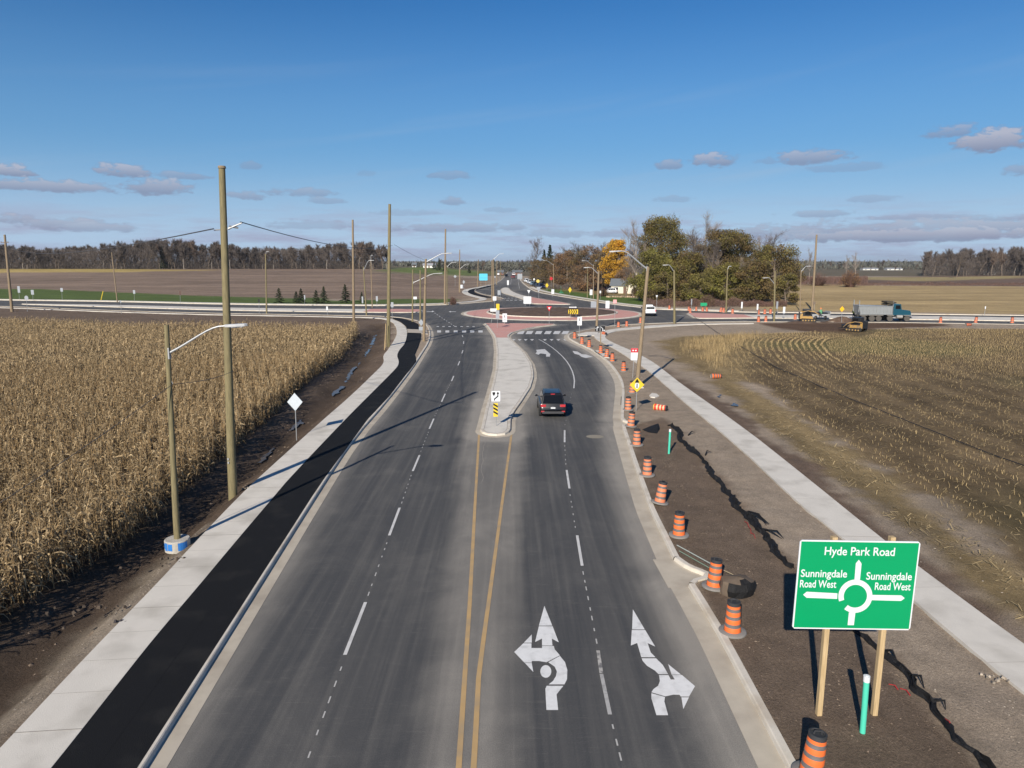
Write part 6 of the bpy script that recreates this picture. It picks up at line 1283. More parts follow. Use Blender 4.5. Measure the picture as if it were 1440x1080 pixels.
o = mb.build('red_tape', mat('red_tape', (.35,.03,.03), .6)); tag(o, 'scraps of thin red tape caught along the silt fence', 'tape scraps', kind='stuff')
def tarp(label, pts, top, m=blackfab, name='tarp', seed=1):
    P = [G(a, b, .1) for a, b in pts]; c = sum(P, Vector())/len(P); c = G(*top[:2], .1)+Vector((0, 0, top[2])); V = [p for p in P]+[p.lerp(c, .55)+Vector((0,0,.03)) for p in P]+[c]; k = len(P)
    f = [(i, (i+1) % k, k+(i+1) % k, k+i) for i in range(k)]+[(k+i, k+(i+1) % k, 2*k) for i in range(k)]; mb = MB(); mb.add(V, f); o = mb.build(name, m); tag(o, label, 'tarp'); return o
tarp('triangular black fabric sheet propped on the soil left of the far teal pipe', [(903,604),(912,608),(924,609.5),(928,603),(926,596),(915,600)], (925,603,.35))
# catch basin wrapped in fabric
b = G(1038,833,.1); root = thing('catch_basin', 'dirt-topped catch basin bulge wrapped in torn black fabric beside the kerb notch', 'catch basin', b)
rr = random.Random(4); V = []; n_ = 16
for k, (r, z_) in enumerate([(.50,-.05),(.56,.22),(.50,.45),(.28,.54),(0,.55)]):
    for i in range(n_): t = 2*math.pi*i/n_; q2 = 1+.07*math.sin(t*2+1)+rr.uniform(-.08,.08); V.append((r*q2*math.cos(t)*1.0-.05, r*q2*.85*math.sin(t), z_+rr.uniform(-.03,.03)))
f = [(k*n_+i, k*n_+(i+1) % n_, (k+1)*n_+(i+1) % n_, (k+1)*n_+i) for k in range(4) for i in range(n_)]
mb = MB(); mb.add(V, f); mb.build('soil_top', clodm, root, smooth_=True)
V2 = [(x*1.05, y*1.05, z_*1.0+.012) for x, y, z_ in V]; mb = MB()
for k in range(0, 3):
    for i in range(n_):
        if i >= 10 and (k < 2 or i in (12, 13)): mb.add([V2[j] for j in (k*n_+i, k*n_+(i+1) % n_, (k+1)*n_+(i+1) % n_, (k+1)*n_+i)], [(0,1,2,3)])
mb.build('fabric_wrap', blackfab, root)
for k, (a, b_, r, m_, lab) in enumerate([((952,768),(1004,797),.022,mat('grey_conduit',(.30,.33,.31),.6),'long grey conduit rod lying behind the kerb notch'),((955,776),(1002,803),.018,mat('green_conduit',(.16,.22,.17),.6),'darker conduit rod lying along the kerb notch'),((1004,797),(1031,810),.014,mat('straw_rod',(.33,.27,.18),.8),'thin straw-coloured rod from the drum to the wrapped catch basin')]):
    mb = MB(); A, B = G(*a, .15), G(*b_, .15); mb.cyl(A+Vector((0,0,.04)), B+Vector((0,0,.05)), r, n=6); o = mb.build('conduit_rod', m_); tag(o, lab, 'rod')
# crack lines / erosion in mulch
def clump(name, px, py, n_, s_, m, label, cat, spread=.4):
    b = G(px, py, .1); mb = MB(); r = random.Random(px)
    for i in range(n_):
        x, y = r.gauss(0, spread), r.gauss(0, spread*.5); k = s_*r.uniform(.5, 1.4); mb.box((b.x+x, b.y+y, .1+k*.4), (k, k*r.uniform(.6, 1.2), k*.7), rz=r.uniform(0, 3), rx=r.uniform(-.5, .5), top=(.6, .6))
    o = mb.build(name, m); tag(o, label, cat, kind='stuff'); return o
clump('broken_concrete', 1412, 955, 22, .07, stonem, 'broken concrete lumps against the right sidewalk edge', 'rubble', .28)
clump('broken_concrete', 352, 687, 14, .07, stonem, 'crumbs of concrete on the left sidewalk edge by the tallest pole', 'rubble', .18)
clump('soil_lumps', 172, 876, 5, .09, mat('dark_lump',(.05,.045,.05),.8), 'small dark lumps lying on the left sidewalk edge', 'lump', .1)
clump('soil_lumps', 130, 862, 14, .10, mat('dark_clods',(.075,.058,.045),.95), 'big soil lumps below the corn at the lower left', 'soil', .7)
clump('soil_lumps', 232, 790, 14, .09, mat('dark_clods',(.075,.058,.045),.95), 'soil lumps around the foot of the nearest street lamp', 'soil', .6)
for pts, lab in [([(913,556),(917,552.5),(923,553.5),(927,556.5),(921,558.5),(915,558)],'small pale concrete patch right of the yellow sign'),([(835,493.5),(841,492.5),(852,498),(857,503),(850,502.5),(841,498)],'small concrete patch behind the kerb at the lane sign')]:
    o, _ = sheet('concrete_patch', G2(pts, .14), .15, concrete, thick=.1)
# manhole patch on the asphalt
o, _ = sheet('asphalt_patch', [(G(836.5,614).x+.55*math.cos(t), G(836.5,614).y+.45*math.sin(t)) for t in [i*math.pi/10 for i in range(20)]], .005, mat('dusty_patch', (.24,.215,.17), .9))
o, _ = sheet('drain_grate', G2([(873.2,558),(876,558),(875.5,570),(872.5,570)]), .03, mat('drain_iron', (.10,.085,.07), .7))

# ------------------------------------------------------------------ vehicles
def wheel(parent, x, y, r, w=.24):
    mb = MB(); mb.lathe([(r*.6,-w/2),(r*.93,-w/2),(r,-w/2+.03),(r,w/2-.03),(r*.93,w/2),(r*.6,w/2)], 20); root = mb.build('wheel', tyre, parent, smooth_=True); root.location = (x, y, r); root.rotation_euler = (0, math.pi/2, 0)
    mb = MB(); mb.lathe([(r*.62,-w*.42),(r*.62,w*.42),(r*.3,w*.38),(0,w*.40)], 14); mb.lathe([(0,-w*.40),(r*.3,-w*.38),(r*.62,-w*.42)], 14); mb.build('rim', rim, root, smooth_=True)
def loft(mb, sts, m=0):
    """sts: list of (y, [(x,z)...]) half profiles from bottom centre outwards to top centre"""
    k0 = len(sts[0][1]); rings = []
    for y, pr in sts: rings.append([(x, y, z) for x, z in pr]+[(-x, y, z) for x, z in pr[::-1]])
    n_ = 2*k0; V = [p for r in rings for p in r]; f = [(a*n_+i, a*n_+(i+1) % n_, (a+1)*n_+(i+1) % n_, (a+1)*n_+i) for a in range(len(sts)-1) for i in range(n_)]
    f += [tuple(range(n_)), tuple(range((len(sts)-1)*n_, len(sts)*n_))[::-1]]; mb.add(V, f, m)
def suv(pm, label, L=4.65, Wd=1.9, Hh=1.72, cat='car', name='parked_car', sedan=False, group=None):
    root = thing(name, label, cat, group=group); w = Wd/2; zs = .98 if not sedan else .92
    def pr(w, zb, zsh, sq=1): return [(w*.55, zb), (w*.93, zb+.04), (w*.985, zb+.18), (w, zb+(zsh-zb)*.5), (w*.985, zsh-.14), (w*.94, zsh-.03), (w*.80, zsh+.01)]
    hl = L/2; rear_z = zs+.04
    st = [(-hl, pr(w*.86, .42, zs-.30)), (-hl+.05, pr(w*.93, .34, zs-.18)), (-hl+.14, pr(w*.97, .30, rear_z)), (-hl+.6, pr(w, .27, rear_z)), (-.3, pr(w, .25, zs)), (hl*.42, pr(w, .25, zs-.02)), (hl*.72, pr(w*.985, .27, zs-.09)), (hl*.92, pr(w*.90, .30, zs-.20)), (hl, pr(w*.72, .38, zs-.36))]
    mb = MB(); loft(mb, st); body = mb.build('body', pm, root, smooth_=True)
    # greenhouse
    yb0, yb1 = (-hl+.16, hl*.40) if not sedan else (-hl*.62, hl*.36); yt0, yt1 = (-hl+.50, hl*.06) if not sedan else (-hl*.30, hl*.06); w0, w1 = w*.86, w*.68; z0, z1 = zs-.01, Hh-.03
    def gp(u, v, side):   # u along 0 rear 1 front, v 0..1 height
        y = (yb0+(yt0-yb0)*v)*(1-u)+(yb1+(yt1-yb1)*v)*u; x = (w0+(w1-w0)*v)*side; return Vector((x, y, z0+(z1-z0)*v))
    mb = MB(); V = []
    for v in (0, .5, .9): 
        for u, sd_ in ((0,-1),(0,1),(1,1),(1,-1)): V.append(gp(u, v, sd_))
    for u, sd_ in ((0,-1),(0,1),(1,1),(1,-1)): p = gp(u, 1, sd_); V.append(Vector((p.x*.9, p.y+(.1 if u == 0 else -.1), z1+.03)))
    f = [(a*4+i, a*4+(i+1) % 4, (a+1)*4+(i+1) % 4, (a+1)*4+i) for a in range(3) for i in range(4)]+[(12,13,14,15)]
    mb.add(V, f); mb.build('roof', pm, root, bevel=.05, seg=3, smooth_=True)
    def pane(nm, A, B, C_, D_, off):
        mb = MB(); n_ = (B-A).cross(D_-A).normalized(); n_ = n_ if n_.dot(off) > 0 else -n_; q = [p+n_*.022 for p in (A, B, C_, D_)]; mb.add(q+[p-n_*.015 for p in q], [(0,1,2,3),(7,6,5,4),(0,4,5,1),(1,5,6,2),(2,6,7,3),(3,7,4,0)]); mb.build(nm, glass, root, bevel=.006)
    ins = .07
    a, b, c, d = gp(0,.08,-.9), gp(0,.08,.9), gp(0,.84,.9), gp(0,.84,-.9); pane('rear_window', a, b, c, d, Vector((0,-1,.3)))
    a, b, c, d = gp(1,.06,-.9), gp(1,.06,.9), gp(1,.86,.9), gp(1,.86,-.9); pane('windscreen', a, b, c, d, Vector((0,1,.3)))
    for sd_ in (-1, 1):
        for u0, u1 in ((.08,.34),(.37,.62),(.65,.92)): pane('side_window', gp(u0,.10,sd_), gp(u1,.10,sd_), gp(u1,.84,sd_), gp(u0,.84,sd_), Vector((sd_,0,0)))
        mb = MB(); mb.box((sd_*(w+.10), hl*.30, zs+.12), (.20, .10, .15), top=(.8,.8)); mb.box((sd_*(w-.03), hl*.30, zs+.07), (.12, .05, .05)); mb.build('wing_mirror', pm, root, bevel=.02)
        mb = MB(); mb.box((sd_*w*.72, -hl+.085, zs-.08), (w*.38, .12, .17), top=(1.05,1)); mb.build('tail_lamp', redlamp, root, bevel=.02)
        mb = MB(); mb.box((sd_*w*.76, -hl+.02, .50), (w*.24, .06, .10)); mb.build('reflector', redlamp, root, bevel=.01)
        mb = MB(); mb.box((sd_*w*.66, hl-.12, zs-.36), (w*.36, .14, .14)); mb.build('headlight', lens, root, bevel=.02)
        for yy in (-hl*.60, hl*.62): wheel(root, sd_*(w-.12), yy, .35, .23)
    mb = MB(); mb.box((0, -hl+.015, .42), (Wd*.80, .08, .16)); mb.build('rear_bumper', mat('bumper_trim', (.05,.05,.055), .45), root, bevel=.02)
    mb = MB(); mb.box((0, -hl+.02, zs-.26), (.32, .03, .16)); mb.build('license_plate', whites, root)
    mb = MB(); mb.box((0, yt0-.03, Hh-.06), (.30, .08, .05)); mb.build('brake_light', redlamp, root)
    if not sedan:
        for sd_ in (-1, 1): mb = MB(); mb.tube([(sd_*w1*.86, yt0+.15, Hh+.005),(sd_*w1*.86, yt0+.25, Hh+.05),(sd_*w1*.86, yt1-.25, Hh+.05),(sd_*w1*.86, yt1-.15, Hh+.0)], .02, 6); mb.build('roof_rail', mat('dark_trim', (.04,.045,.05), .3), root)
    mb = MB(); mb.box((0, -hl+.055, zs-.13), (.16, .03, .035)); mb.build('badge', chrome, root)
    return root
s1 = suv(paint('black', (.010,.011,.014)), 'black SUV driving away in the right-hand lane, nearest vehicle', name='suv'); b = G(776.5,588); s1.location = (b.x+.03, b.y+2.2, 0.0); s1.rotation_euler = (0, 0, math.radians(.5)); s1.scale = (1.0,1,1)
def pickup(pm, label):
    root = thing('pickup_truck', label, 'pickup truck'); w = .98; hl = 2.8
    def pr(w, zb, zsh): return [(w*.6, zb), (w*.95, zb+.05), (w, zb+.2), (w, zsh-.12), (w*.96, zsh-.02), (w*.86, zsh)]
    mb = MB(); loft(mb, [(-hl, pr(w*.95,.50,1.15)), (-hl+.05, pr(w,.45,1.2)), (-.2, pr(w,.42,1.2)), (1.2, pr(w,.42,1.18)), (2.2, pr(w*.98,.42,1.10)), (2.7, pr(w*.92,.45,1.0)), (2.8, pr(w*.84,.5,.85))]); mb.build('body', pm, root, smooth_=True)
    mb = MB(); mb.box((0, .45, 1.52), (1.72, 2.3, .68), top=(.84,.70)); mb.build('cab', pm, root, bevel=.06, smooth_=True)
    mb = MB(); mb.box((0, -1.75, 1.45), (1.75, 2.0, .5), top=(.92,.96)); mb.build('bed_cap', pm, root, bevel=.05, smooth_=True)
    mb = MB(); mb.box((0, -2.74, 1.46), (1.4, .04, .34), rx=-.06); mb.build('rear_window', glass, root)
    mb = MB(); mb.box((0, 1.42, 1.52), (1.4, .06, .5), rx=.55); mb.build('windscreen', glass, root)
    for sd_ in (-1, 1):
        mb = MB(); mb.box((sd_*.80, .45, 1.55), (.05, 1.6, .38)); p = mb.build('side_window', glass, root); p.rotation_euler = (0, 0, 0)
        mb = MB(); mb.box((sd_*.82, -1.75, 1.5), (.05, 1.6, .26)); mb.build('side_window', glass, root)
        mb = MB(); mb.box((sd_*.90, -2.8, 1.0), (.14, .06, .32)); mb.build('tail_lamp', redlamp, root)
        mb = MB(); mb.box((sd_*1.12, 1.1, 1.3), (.22, .1, .2)); mb.build('wing_mirror', blacks, root)
        for yy in (-1.75, 1.85): wheel(root, sd_*.85, yy, .40, .27)
    mb = MB(); mb.box((0, -2.84, .55), (1.8, .14, .2)); mb.build('rear_bumper', chrome, root, bevel=.02)
    mb = MB(); mb.box((0, -2.82, .85), (.34, .03, .16)); mb.build('license_plate', whites, root); return root
pk = pickup(paint('white', (.70,.71,.72)), 'white pickup truck with a canopy circling the roundabout on the right'); b = G(915,444.5); pk.location = (b.x, b.y+2.4, 0); pk.rotation_euler = (0, 0, math.radians(-4)); pk.scale = (1.12,)*3
black_s = suv(paint('black', (.01,.01,.01)), 'black car driving away far up the road', sedan=False, name='far_car'); black_s.location = G(712.3,389.8); black_s.scale = (1.15,)*3; black_s.rotation_euler = (0,0,math.pi)
dr_ = suv(paint('dark_red', (.10,.008,.015)), 'dark red car in the right lane far up the road', name='far_car'); dr_.location = G(721.3,391.5); dr_.scale = (1.15,)*3
wt_ = suv(paint('white', (.7,.7,.7)), 'white van-like car just ahead of the dark red one', name='far_car'); wt_.location = G(722.6,387.5); wt_.scale = (1.2,)*3
for k, (p, pm, lab) in enumerate([((734.5,397.5),paint('white',(.7,.7,.7)),'white car at the far end of the parked row'),((738.5,399.6),paint('silver',(.5,.52,.55)),'silver car parked second in the row'),((742.5,402),paint('steel_blue',(.20,.27,.34)),'grey-blue car parked in the middle of the row'),((746,403.5),paint('black',(.01,.01,.01)),'black car parked next to the grey-blue one'),((749.5,405.2),paint('charcoal',(.03,.03,.04)),'charcoal car parked nearest in the row'),((753.5,406),paint('navy',(.015,.02,.05)),'dark blue car parked at the near end of the row')]):
    o = suv(pm, lab, group='cars parked along the far road', sedan=k in (2,)); b = G(*p); o.location = b+Vector((2.2,0,.1)); o.rotation_euler = (0,0,math.radians(12)+math.pi); o.scale = (1.1,)*3
for p, pm, lab, rz_ in [((853,407),paint('blue',(.02,.06,.22)),'blue car parked at the back left of the small house',1.2),((863,408),paint('navy',(.01,.015,.04)),'dark car tight beside the small house',1.4),((858,412.5),paint('silver',(.5,.52,.55)),'silver car in front of the dark ones by the small house',1.2),((836,407.5),paint('grey',(.2,.22,.25)),'grey car seen between the lamp poles near the lawn',1.3)]:
    o = suv(pm, lab, group='cars parked at the small house'); o.location = G(*p, .1); o.rotation_euler = (0,0,rz_); o.scale = (1.05,)*3
# dump truck
def dump_truck():
    b = G(1245,452.5); root = thing('dump_truck', 'grey-bodied dump truck with a teal cab stopped on the east road', 'dump truck', (b.x, b.y+1.5, 0.02)); k = b.y/F
    silver = mat('dump_silver', (.30,.315,.32), .4, metal=.35, var=.12, scale=1.5); tealp = paint('teal_cab', (.010,.062,.095)); ch = mat('chassis', (.04,.038,.036), .7)
    mb = MB(); mb.prism([(-4.3,1.25),(-4.75,2.9),(1.25,2.75),(1.25,1.2)], -1.25, 1.25, frame='xz'); bd = mb.build('dump_body', silver, root, bevel=.03)
    mb = MB()
    for x in [-4.0+i*.62 for i in range(9)]: mb.box((x, -1.28, 2.0), (.09, .07, 1.35))
    mb.box((-1.7, -1.29, 2.75), (6.0, .1, .12)); mb.box((-1.6, -1.29, 1.32), (5.8, .1, .16)); mb.build('side_ribs', silver, bd)
    mb = MB(); mb.box((-4.62, -1.1, 2.7), (.14,.12,2.1)); mb.box((-4.62, 1.1, 2.7), (.14,.12,2.1)); mb.build('tailgate_posts', silver, bd)
    mb = MB(); mb.box((1.1, 0, 3.35), (1.6, 2.3, .12)); mb.prism([(.3,2.9),(1.9,3.3),(1.9,3.45),(.3,3.1)], -1.15, 1.15, frame='xz'); mb.box((.9, 0, 3.5), (1.3,2.1,.22)); mb.build('tarp_roll', mat('brown_tarp', (.06,.05,.035), .8), root)
    mb = MB(); mb.box((0,0,.95), (9.2,.9,.34)); mb.build('chassis', ch, root)
    mb = MB(); mb.prism([(1.5,1.1),(1.5,3.1),(2.75,3.1),(2.95,2.2),(2.95,1.1)], -1.1, 1.1, frame='xz'); cb = mb.build('cab', tealp, root, bevel=.05)
    mb = MB(); mb.prism([(2.96,1.0),(2.96,2.12),(4.55,1.95),(4.75,1.5),(4.75,.95)], -.95, .95, frame='xz'); mb.build('bonnet', tealp, root, bevel=.06)
    mb = MB(); mb.prism([(1.85,2.25),(1.85,2.9),(2.6,2.9),(2.75,2.25)], -1.125, -1.105, frame='xz'); mb.build('side_window', glass, cb)
    mb = MB(); mb.box((2.86,0,2.62), (.06,1.8,.7), rx=0); w_ = mb.build('windscreen', glass, cb)
    mb = MB(); mb.cyl((1.42,-1.0,1.2),(1.42,-1.0,3.6),.09,n=10); mb.build('exhaust', chrome, root)
    mb = MB(); mb.box((4.82,0,.72),(.2,2.2,.3)); mb.build('bumper', chrome, root, bevel=.02)
    mb = MB(); mb.cyl((2.1,-1.12,.85),(3.1,-1.12,.85),.32,n=14); mb.build('fuel_tank', mat('dull_alloy', (.38,.36,.33), .5, metal=.4), root, smooth_=True)
    for x in (-3.7,-2.2,-1.0,1.0,4.0):
        for y in (-1.02, 1.02):
            mb = MB(); r = .52; mb.lathe([(r*.55,-.17),(r*.95,-.17),(r,-.13),(r,.13),(r*.95,.17),(r*.55,.17)], 18); wv = mb.build('wheel', mat('dusty_tyre', (.085,.078,.07), .9), root, smooth_=True); wv.location = (x, y, .53); wv.rotation_euler = (math.pi/2, 0, 0)
            mb = MB(); mb.lathe([(0,-.1),(r*.56,-.14),(r*.56,.14),(0,.1)], 12); mb.build('rim', mat('dusty_rim', (.32,.29,.25), .7), wv)
    for x0, x1 in ((-4.4,-3.1),(-2.9,-.3),(.4,1.6),(3.3,4.7)):
        mb = MB(); mb.box(((x0+x1)/2, -1.12, 1.12), (x1-x0, .4, .07)); mb.build('mudguard', mat('dull_alloy', (.38,.36,.33), .5), root)
    root.rotation_euler = (0, 0, math.radians(-2)); root.scale = (1.0,)*3
dump_truck()
cy_ = mat('machine_yellow', (.40,.24,.07), .6, var=.3, scale=2, col2=(.2,.15,.1)); bk = mat('machine_black', (.018,.019,.022), .4)
def loader(label, px, py, rz, s_=1.0, armup=.6):
    b = G(px, py, .1); root = thing('track_loader', label, 'loader', b, rz); root.scale = (s_,)*3
    for sd_ in (-1, 1):
        mb = MB(); pts = [(-1.35,.25),(-1.2,.05),(1.1,.05),(1.35,.3),(1.15,.55),(-1.1,.62),(-1.35,.5)]; mb.prism(pts, sd_*.72-.2, sd_*.72+.2, frame='xz'); tr = mb.build('track', mat('machine_rubber', (.03,.028,.026), .9), root, bevel=.04)
        mb = MB()
        for x in (-.95,-.5,0,.5,.95): mb.cyl((x, sd_*.72-.22, .28), (x, sd_*.72+.22, .28), .13, n=8)
        mb.build('roller', cy_, tr)
    mb = MB(); mb.prism([(-1.45,.5),(-1.5,1.35),(-.6,1.5),(.7,1.0),(.8,.5)], -.55, .55, frame='xz'); mb.build('body', cy_, root, bevel=.05)
    mb = MB(); mb.prism([(-1.0,1.0),(-.95,2.25),(.35,2.27),(.62,1.0)], -.56, .56, frame='xz'); cb = mb.build('cab', bk, root, bevel=.05)
    mb = MB(); mb.prism([(-.6,1.25),(-.6,2.05),(.2,2.05),(.35,1.25)], -.575, .575, frame='xz'); mb.build('cab_window', glass, cb)
    mb = MB(); mb.box((-1.49, 0, 1.1), (.12, 1.3, 1.15)); mb.build('rear_grille', bk, root, bevel=.02)
    ex = 1.7; ez = .6+armup*1.2
    for sd_ in (-1, 1):
        mb = MB(); mb.tube([(-1.3, sd_*.66, 1.45+armup*.3), (-.2, sd_*.66, 1.45+armup*.7), (1.0, sd_*.66, 1.1+armup*.9), (ex, sd_*.66, ez-.2)], [.09,.09,.08,.07], 4); mb.build('lift_arm', cy_, root)
    mb = MB(); mb.prism([(ex,ez-.35),(ex+.75,ez-.45),(ex+.8,ez-.38),(ex+.15,ez-.2),(ex+.2,ez+.25),(ex,ez+.2)], -.9, .9, frame='xz'); mb.build('bucket', bk, root)
    return root
loader('yellow track loader with raised arm and bucket working on the soil beside the east road', 1136, 452.3, -.25, 1.0, .75)
loader('black and yellow track loader seen from behind on the soil bank below the dump truck', 1203, 466, math.radians(125), .98, .15)
b = G(1146,449); root = thing('flatbed_trailer', 'low grey flatbed trailer behind the yellow loader', 'trailer', (b.x+.6, b.y, .02)); mb = MB(); mb.box((0,0,.85),(3.2,2.2,.35)); mb.box((1.7,0,1.2),(.08,2.2,.7)); mb.build('deck', mat('trailer_grey', (.3,.31,.32), .6), root, bevel=.02); mb = MB(); mb.box((0,-.2,1.15),(2.8,1.6,.3), top=(.9,.7)); mb.build('load', bk, root)
for x in (-.9,.9): wheel(root, x, -1.0, .38)
# soil piles
def pile(px, py, w, h, label, seed):
    b = G(px, py, 0); n_ = 28; V = []; r = random.Random(seed)
    for j in range(9):
        f_ = j/8
        for i in range(n_): t = 2*math.pi*i/n_; q2 = 1+.2*noise.noise(Vector((math.cos(t)*1.3, math.sin(t)*1.3, seed)))+r.uniform(-.04,.04); V.append((w*(1-f_)*q2*math.cos(t), w*.45*(1-f_)*q2*math.sin(t), h*(1-(1-f_)**1.6)+r.uniform(-.06,.06)-.1))
    f = [(k*n_+i, k*n_+(i+1) % n_, (k+1)*n_+(i+1) % n_, (k+1)*n_+i) for k in range(8) for i in range(n_)]; mb = MB(); mb.add(V, f); o = mb.build('soil_pile', mat('dark_soil', (.085,.055,.04), .95), smooth_=True); o.location = b; tag(o, label, 'soil pile')
pile(1184, 453, 3.2, 1.1, 'brown soil heap at the foot of the yellow-orange construction sign', 1); pile(1125, 455, 4.5, .5, 'low brown soil heap under the yellow track loader', 2); pile(1160, 454.5, 3.0, .35, 'flat brown soil heap between the loader and the construction sign', 3)

# ------------------------------------------------------------------ people
def person(label, px, py, vest, helmet, rz=0, z=.1, s_=1.0):
    b = G(px, py, z); root = thing('person', label, 'person', b, rz); root.scale = (s_,)*3
    J = {'pelvis':(0,0,.95),'chest':(0,0,1.3),'neck':(0,0,1.5),'head':(0,.02,1.66),'sl':(-.2,0,1.42),'el':(-.27,.03,1.15),'hl':(-.24,.16,.95),'sr':(.2,0,1.42),'er':(.28,.05,1.18),'hr':(.2,.22,1.05),'kl':(-.12,.03,.5),'fl':(-.13,0,.07),'tl':(-.13,.16,.04),'kr':(.12,.0,.5),'fr':(.14,-.03,.07),'tr':(.14,.13,.04)}
    R = {'pelvis':.15,'chest':.17,'neck':.06,'head':.105,'sl':.075,'el':.05,'hl':.045,'sr':.075,'er':.05,'hr':.045,'kl':.075,'fl':.055,'tl':.045,'kr':.075,'fr':.055,'tr':.045}
    E = [('pelvis','chest'),('chest','neck'),('neck','head'),('chest','sl'),('sl','el'),('el','hl'),('chest','sr'),('sr','er'),('er','hr'),('pelvis','kl'),('kl','fl'),('fl','tl'),('pelvis','kr'),('kr','fr'),('fr','tr')]
    ks = list(J); me = bpy.data.meshes.new('body'); me.from_pydata([J[k] for k in ks], [(ks.index(a), ks.index(c)) for a, c in E], []); o = link(bpy.data.objects.new('body', me), root)
    md = o.modifiers.new('s', 'SKIN'); 
    for i, k in enumerate(ks): me.skin_vertices[0].data[i].radius = (R[k], R[k]*.85)
    me.skin_vertices[0].data[0].use_root = True; o.modifiers.new('u', 'SUBSURF').levels = 1; o.modifiers['u'].render_levels = 1
    dg = bpy.context.evaluated_depsgraph_get(); dg.update(); m2 = bpy.data.meshes.new_from_object(o.evaluated_get(dg)); o.modifiers.clear(); o.data = m2
    cloth = mat('work_trousers', (.03,.035,.05), .8); skin = mat('skin', (.42,.25,.18), .6); m2.materials.clear()
    for m_ in (cloth, skin): m2.materials.append(m_)
    for p in m2.polygons: p.material_index = 1 if p.center.z > 1.5 or (abs(p.center.x) > .15 and p.center.z < 1.1 and p.center.y > .1 and p.center.z > .8) else 0
    mb = MB(); mb.lathe([(.19,.92),(.205,1.15),(.225,1.35),(.17,1.47),(.08,1.52)], 16); v = mb.build('vest', vest, root, smooth_=True); v.scale = (1.15,.85,1)
    mb = MB(); mb.lathe([(.15,1.70),(.13,1.72),(.125,1.78),(.09,1.84),(0,1.86)], 16); mb.build('helmet', helmet, root, smooth_=True)
person('worker in a yellow vest and white helmet standing left of the dump truck', 1200, 448.8, mat('hi_vis_yellow', (.72,.66,.10), .6), whites, .3, s_=1.2)
person('worker in a green and white top standing beside the flatbed trailer', 1153.3, 449, mat('hi_vis_green', (.10,.28,.14), .6), mat('orange_helmet', (.7,.2,.05), .4), -.4, s_=1.15)

# ------------------------------------------------------------------ buildings
def house(label, px, py, W_, Dp, hw_, hr_, wall, roofm, rz=0, group=None, z=.08, brick=False):
    b = G(px, py, z); root = thing('house', label, 'house', b, rz, group); 
    mb = MB(); mb.box((0,0,hw_/2),(W_,Dp,hw_)); wl = mb.build('wall', wall, root)
    mb = MB(); e = .5; x = W_/2+e; y = Dp/2+e; zz = hw_+.02; mb.add([(-x,-y,zz-.1),(x,-y,zz-.1),(x,y,zz-.1),(-x,y,zz-.1),(-x,0,zz+hr_),(x,0,zz+hr_),(-x,-y,zz-.28),(x,-y,zz-.28),(x,y,zz-.28),(-x,y,zz-.28)], [(0,1,5,4),(2,3,4,5),(6,7,1,0),(8,9,3,2),(7,8,2,5,1),(9,6,0,4,3),(9,8,7,6)]); rf = mb.build('roof', roofm, root)
    mb = MB(); mb.box((W_*.25,.3,hw_+hr_*.8),(.7,.7,1.4)); mb.build('chimney', mat('brick', (.25,.11,.07), .9), rf)
    for x in (-W_*.32, W_*.32):
        mb = MB(); mb.box((x,-Dp/2-.02,hw_*.55),(1.5,.06,1.2)); wn = mb.build('window', whites, root); mb = MB(); mb.box((x,-Dp/2-.056,hw_*.55),(1.3,.02,1.0)); mb.build('pane', glass, wn)
    mb = MB(); mb.box((0,-Dp/2-.02,1.05),(1.0,.06,2.1)); d_ = mb.build('door', mat('door_brown', (.12,.07,.05), .6), root); mb = MB(); mb.cyl((.35,-Dp/2-.06,1.0),(.35,-Dp/2-.12,1.0),.04,n=8); mb.build('handle', chrome, d_)
    return root
hs_ = house('small cream bungalow with a grey gabled roof among the trees behind the lawn', 880, 412, 9, 7, 2.7, 2.0, mat('cream_wall', (.62,.58,.48), .8), mat('grey_shingle', (.13,.145,.16), .9, var=.2), -.25)
mb = MB(); mb.prism([(1.2,0),(4.2,0),(4.2,2.6),(2.7,3.9),(1.2,2.6)], -5.2, -3.4, frame='xz'); mb.build('porch_gable', mat('cream_wall', (.62,.58,.48), .8), hs_)
mb = MB(); mb.prism([(.8,2.5),(2.7,4.15),(4.6,2.5),(4.6,2.7),(2.7,4.4),(.8,2.7)], -5.5, -3.2, frame='xz'); mb.build('porch_roof', mat('grey_shingle', (.13,.145,.16), .9), hs_)
b = G(880,418,.1); mb = MB(); r = random.Random(3)
for i in range(60): x = r.uniform(-5.5,5); k = r.uniform(.25,.6); mb.box((b.x+x, b.y+r.uniform(-.6,.8), .1+k*.3), (k, k*.8, k*.7), rz=r.uniform(0,3), top=(.7,.7))
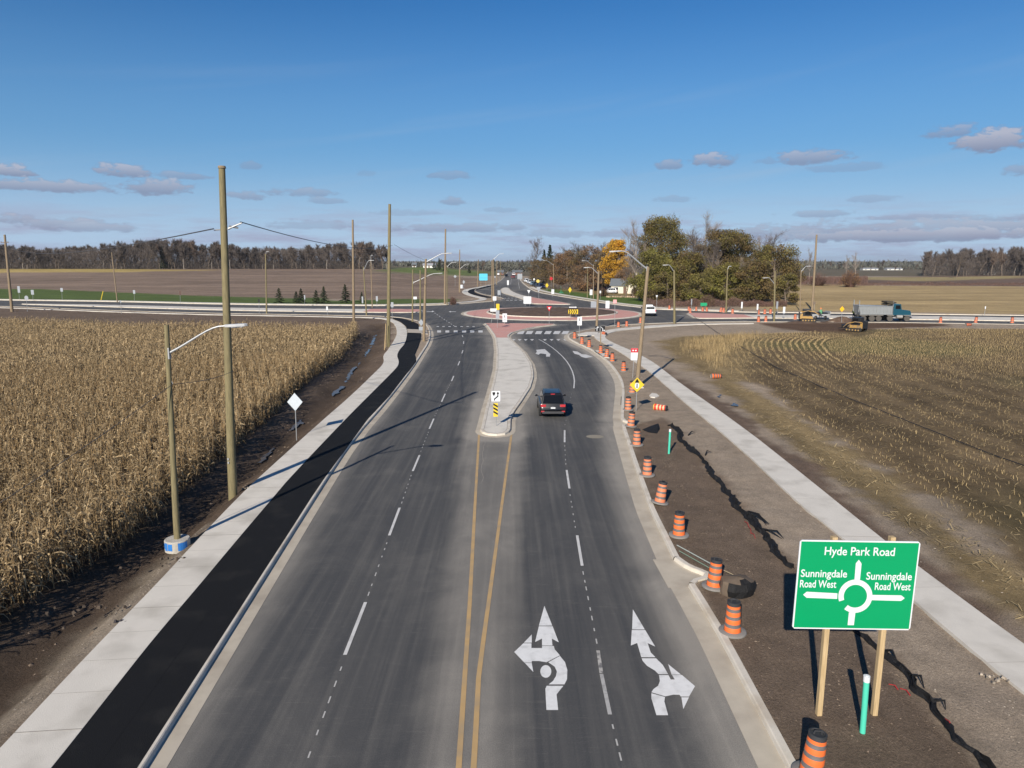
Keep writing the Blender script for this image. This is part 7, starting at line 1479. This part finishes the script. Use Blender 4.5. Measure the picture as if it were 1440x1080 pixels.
o = mb.build('garden_rocks', mat('tan_rock', (.40,.30,.21), .9, island=.3)); tag(o, 'row of tan garden rocks in front of the small bungalow', 'rocks', kind='stuff')
fh = [(583,379,'tiny pale farm shed on the far left rise',(3,4)),(604,377,'white-roofed farm building beside the far spruces',(9,6)),(1222,380,'long white far barn on the right horizon',(16,7)),(1256,380.5,'second white far barn on the right horizon',(16,7)),(727.5,378.5,'dark red-brown house where the far road vanishes',(14,9)),(704,381,'tan shed on the left of the vanishing road',(9,6)),(1390,391,'low pale shed in front of the right wood',(8,4))]
for px, py, lab, (a_, c_) in fh:
    D = 560 if px < 650 else (760 if px in (1222,1256) else 520); wallm = mat('barn_white', (.66,.66,.64), .7) if 'white' in lab or 'pale' in lab else mat('brown_wall', (.16,.08,.06), .8)
    o = house(lab, 700, 400, a_, c_, 2.6, 1.8, wallm, mat('barn_roof', (.30,.31,.33), .6) if 'white' in lab else mat('grey_shingle', (.13,.145,.16), .9), 0, 'far farm buildings'); q2 = PD(px, 380, D); o.location = (q2.x, D, float(H(q2.x, D))+.05); o.scale = (.5, 1, .8) if px in (727.5, 704) else (1, 1, .55 if px > 1200 else .8)
    if px < 650: o.location.z += .2

# ------------------------------------------------------------------ haze
hm = bpy.data.materials.new('haze_air'); hm.use_nodes = True; t = hm.node_tree; t.nodes.clear(); ov = t.nodes.new('ShaderNodeOutputMaterial'); pv = t.nodes.new('ShaderNodeVolumePrincipled')
pv.inputs['Color'].default_value = (.80, .86, .95, 1); pv.inputs['Density'].default_value = .00007; pv.inputs['Anisotropy'].default_value = .2; t.links.new(pv.outputs[0], ov.inputs['Volume'])
mb = MB(); mb.box((0, 4880, 15), (19300, 9990, 70)); hz_ = mb.build('haze', hm); hz_['kind'] = 'stuff'; hz_['label'] = 'thin pale air fading the far fields and woods'

for o_, hs in ((r_, []),):
    pass
for root in [o for o in bpy.data.objects if o.name.startswith('utility_pole') and o.parent is None and o.location.y < 90]:
    mb = MB()
    for k, z_ in enumerate((1.55, 1.72)): mb.box((0.0, -.235 if root.location.y < 40 else -.25, z_), (.07, .012, .10))
    mb.build('number_tag', galv, root)
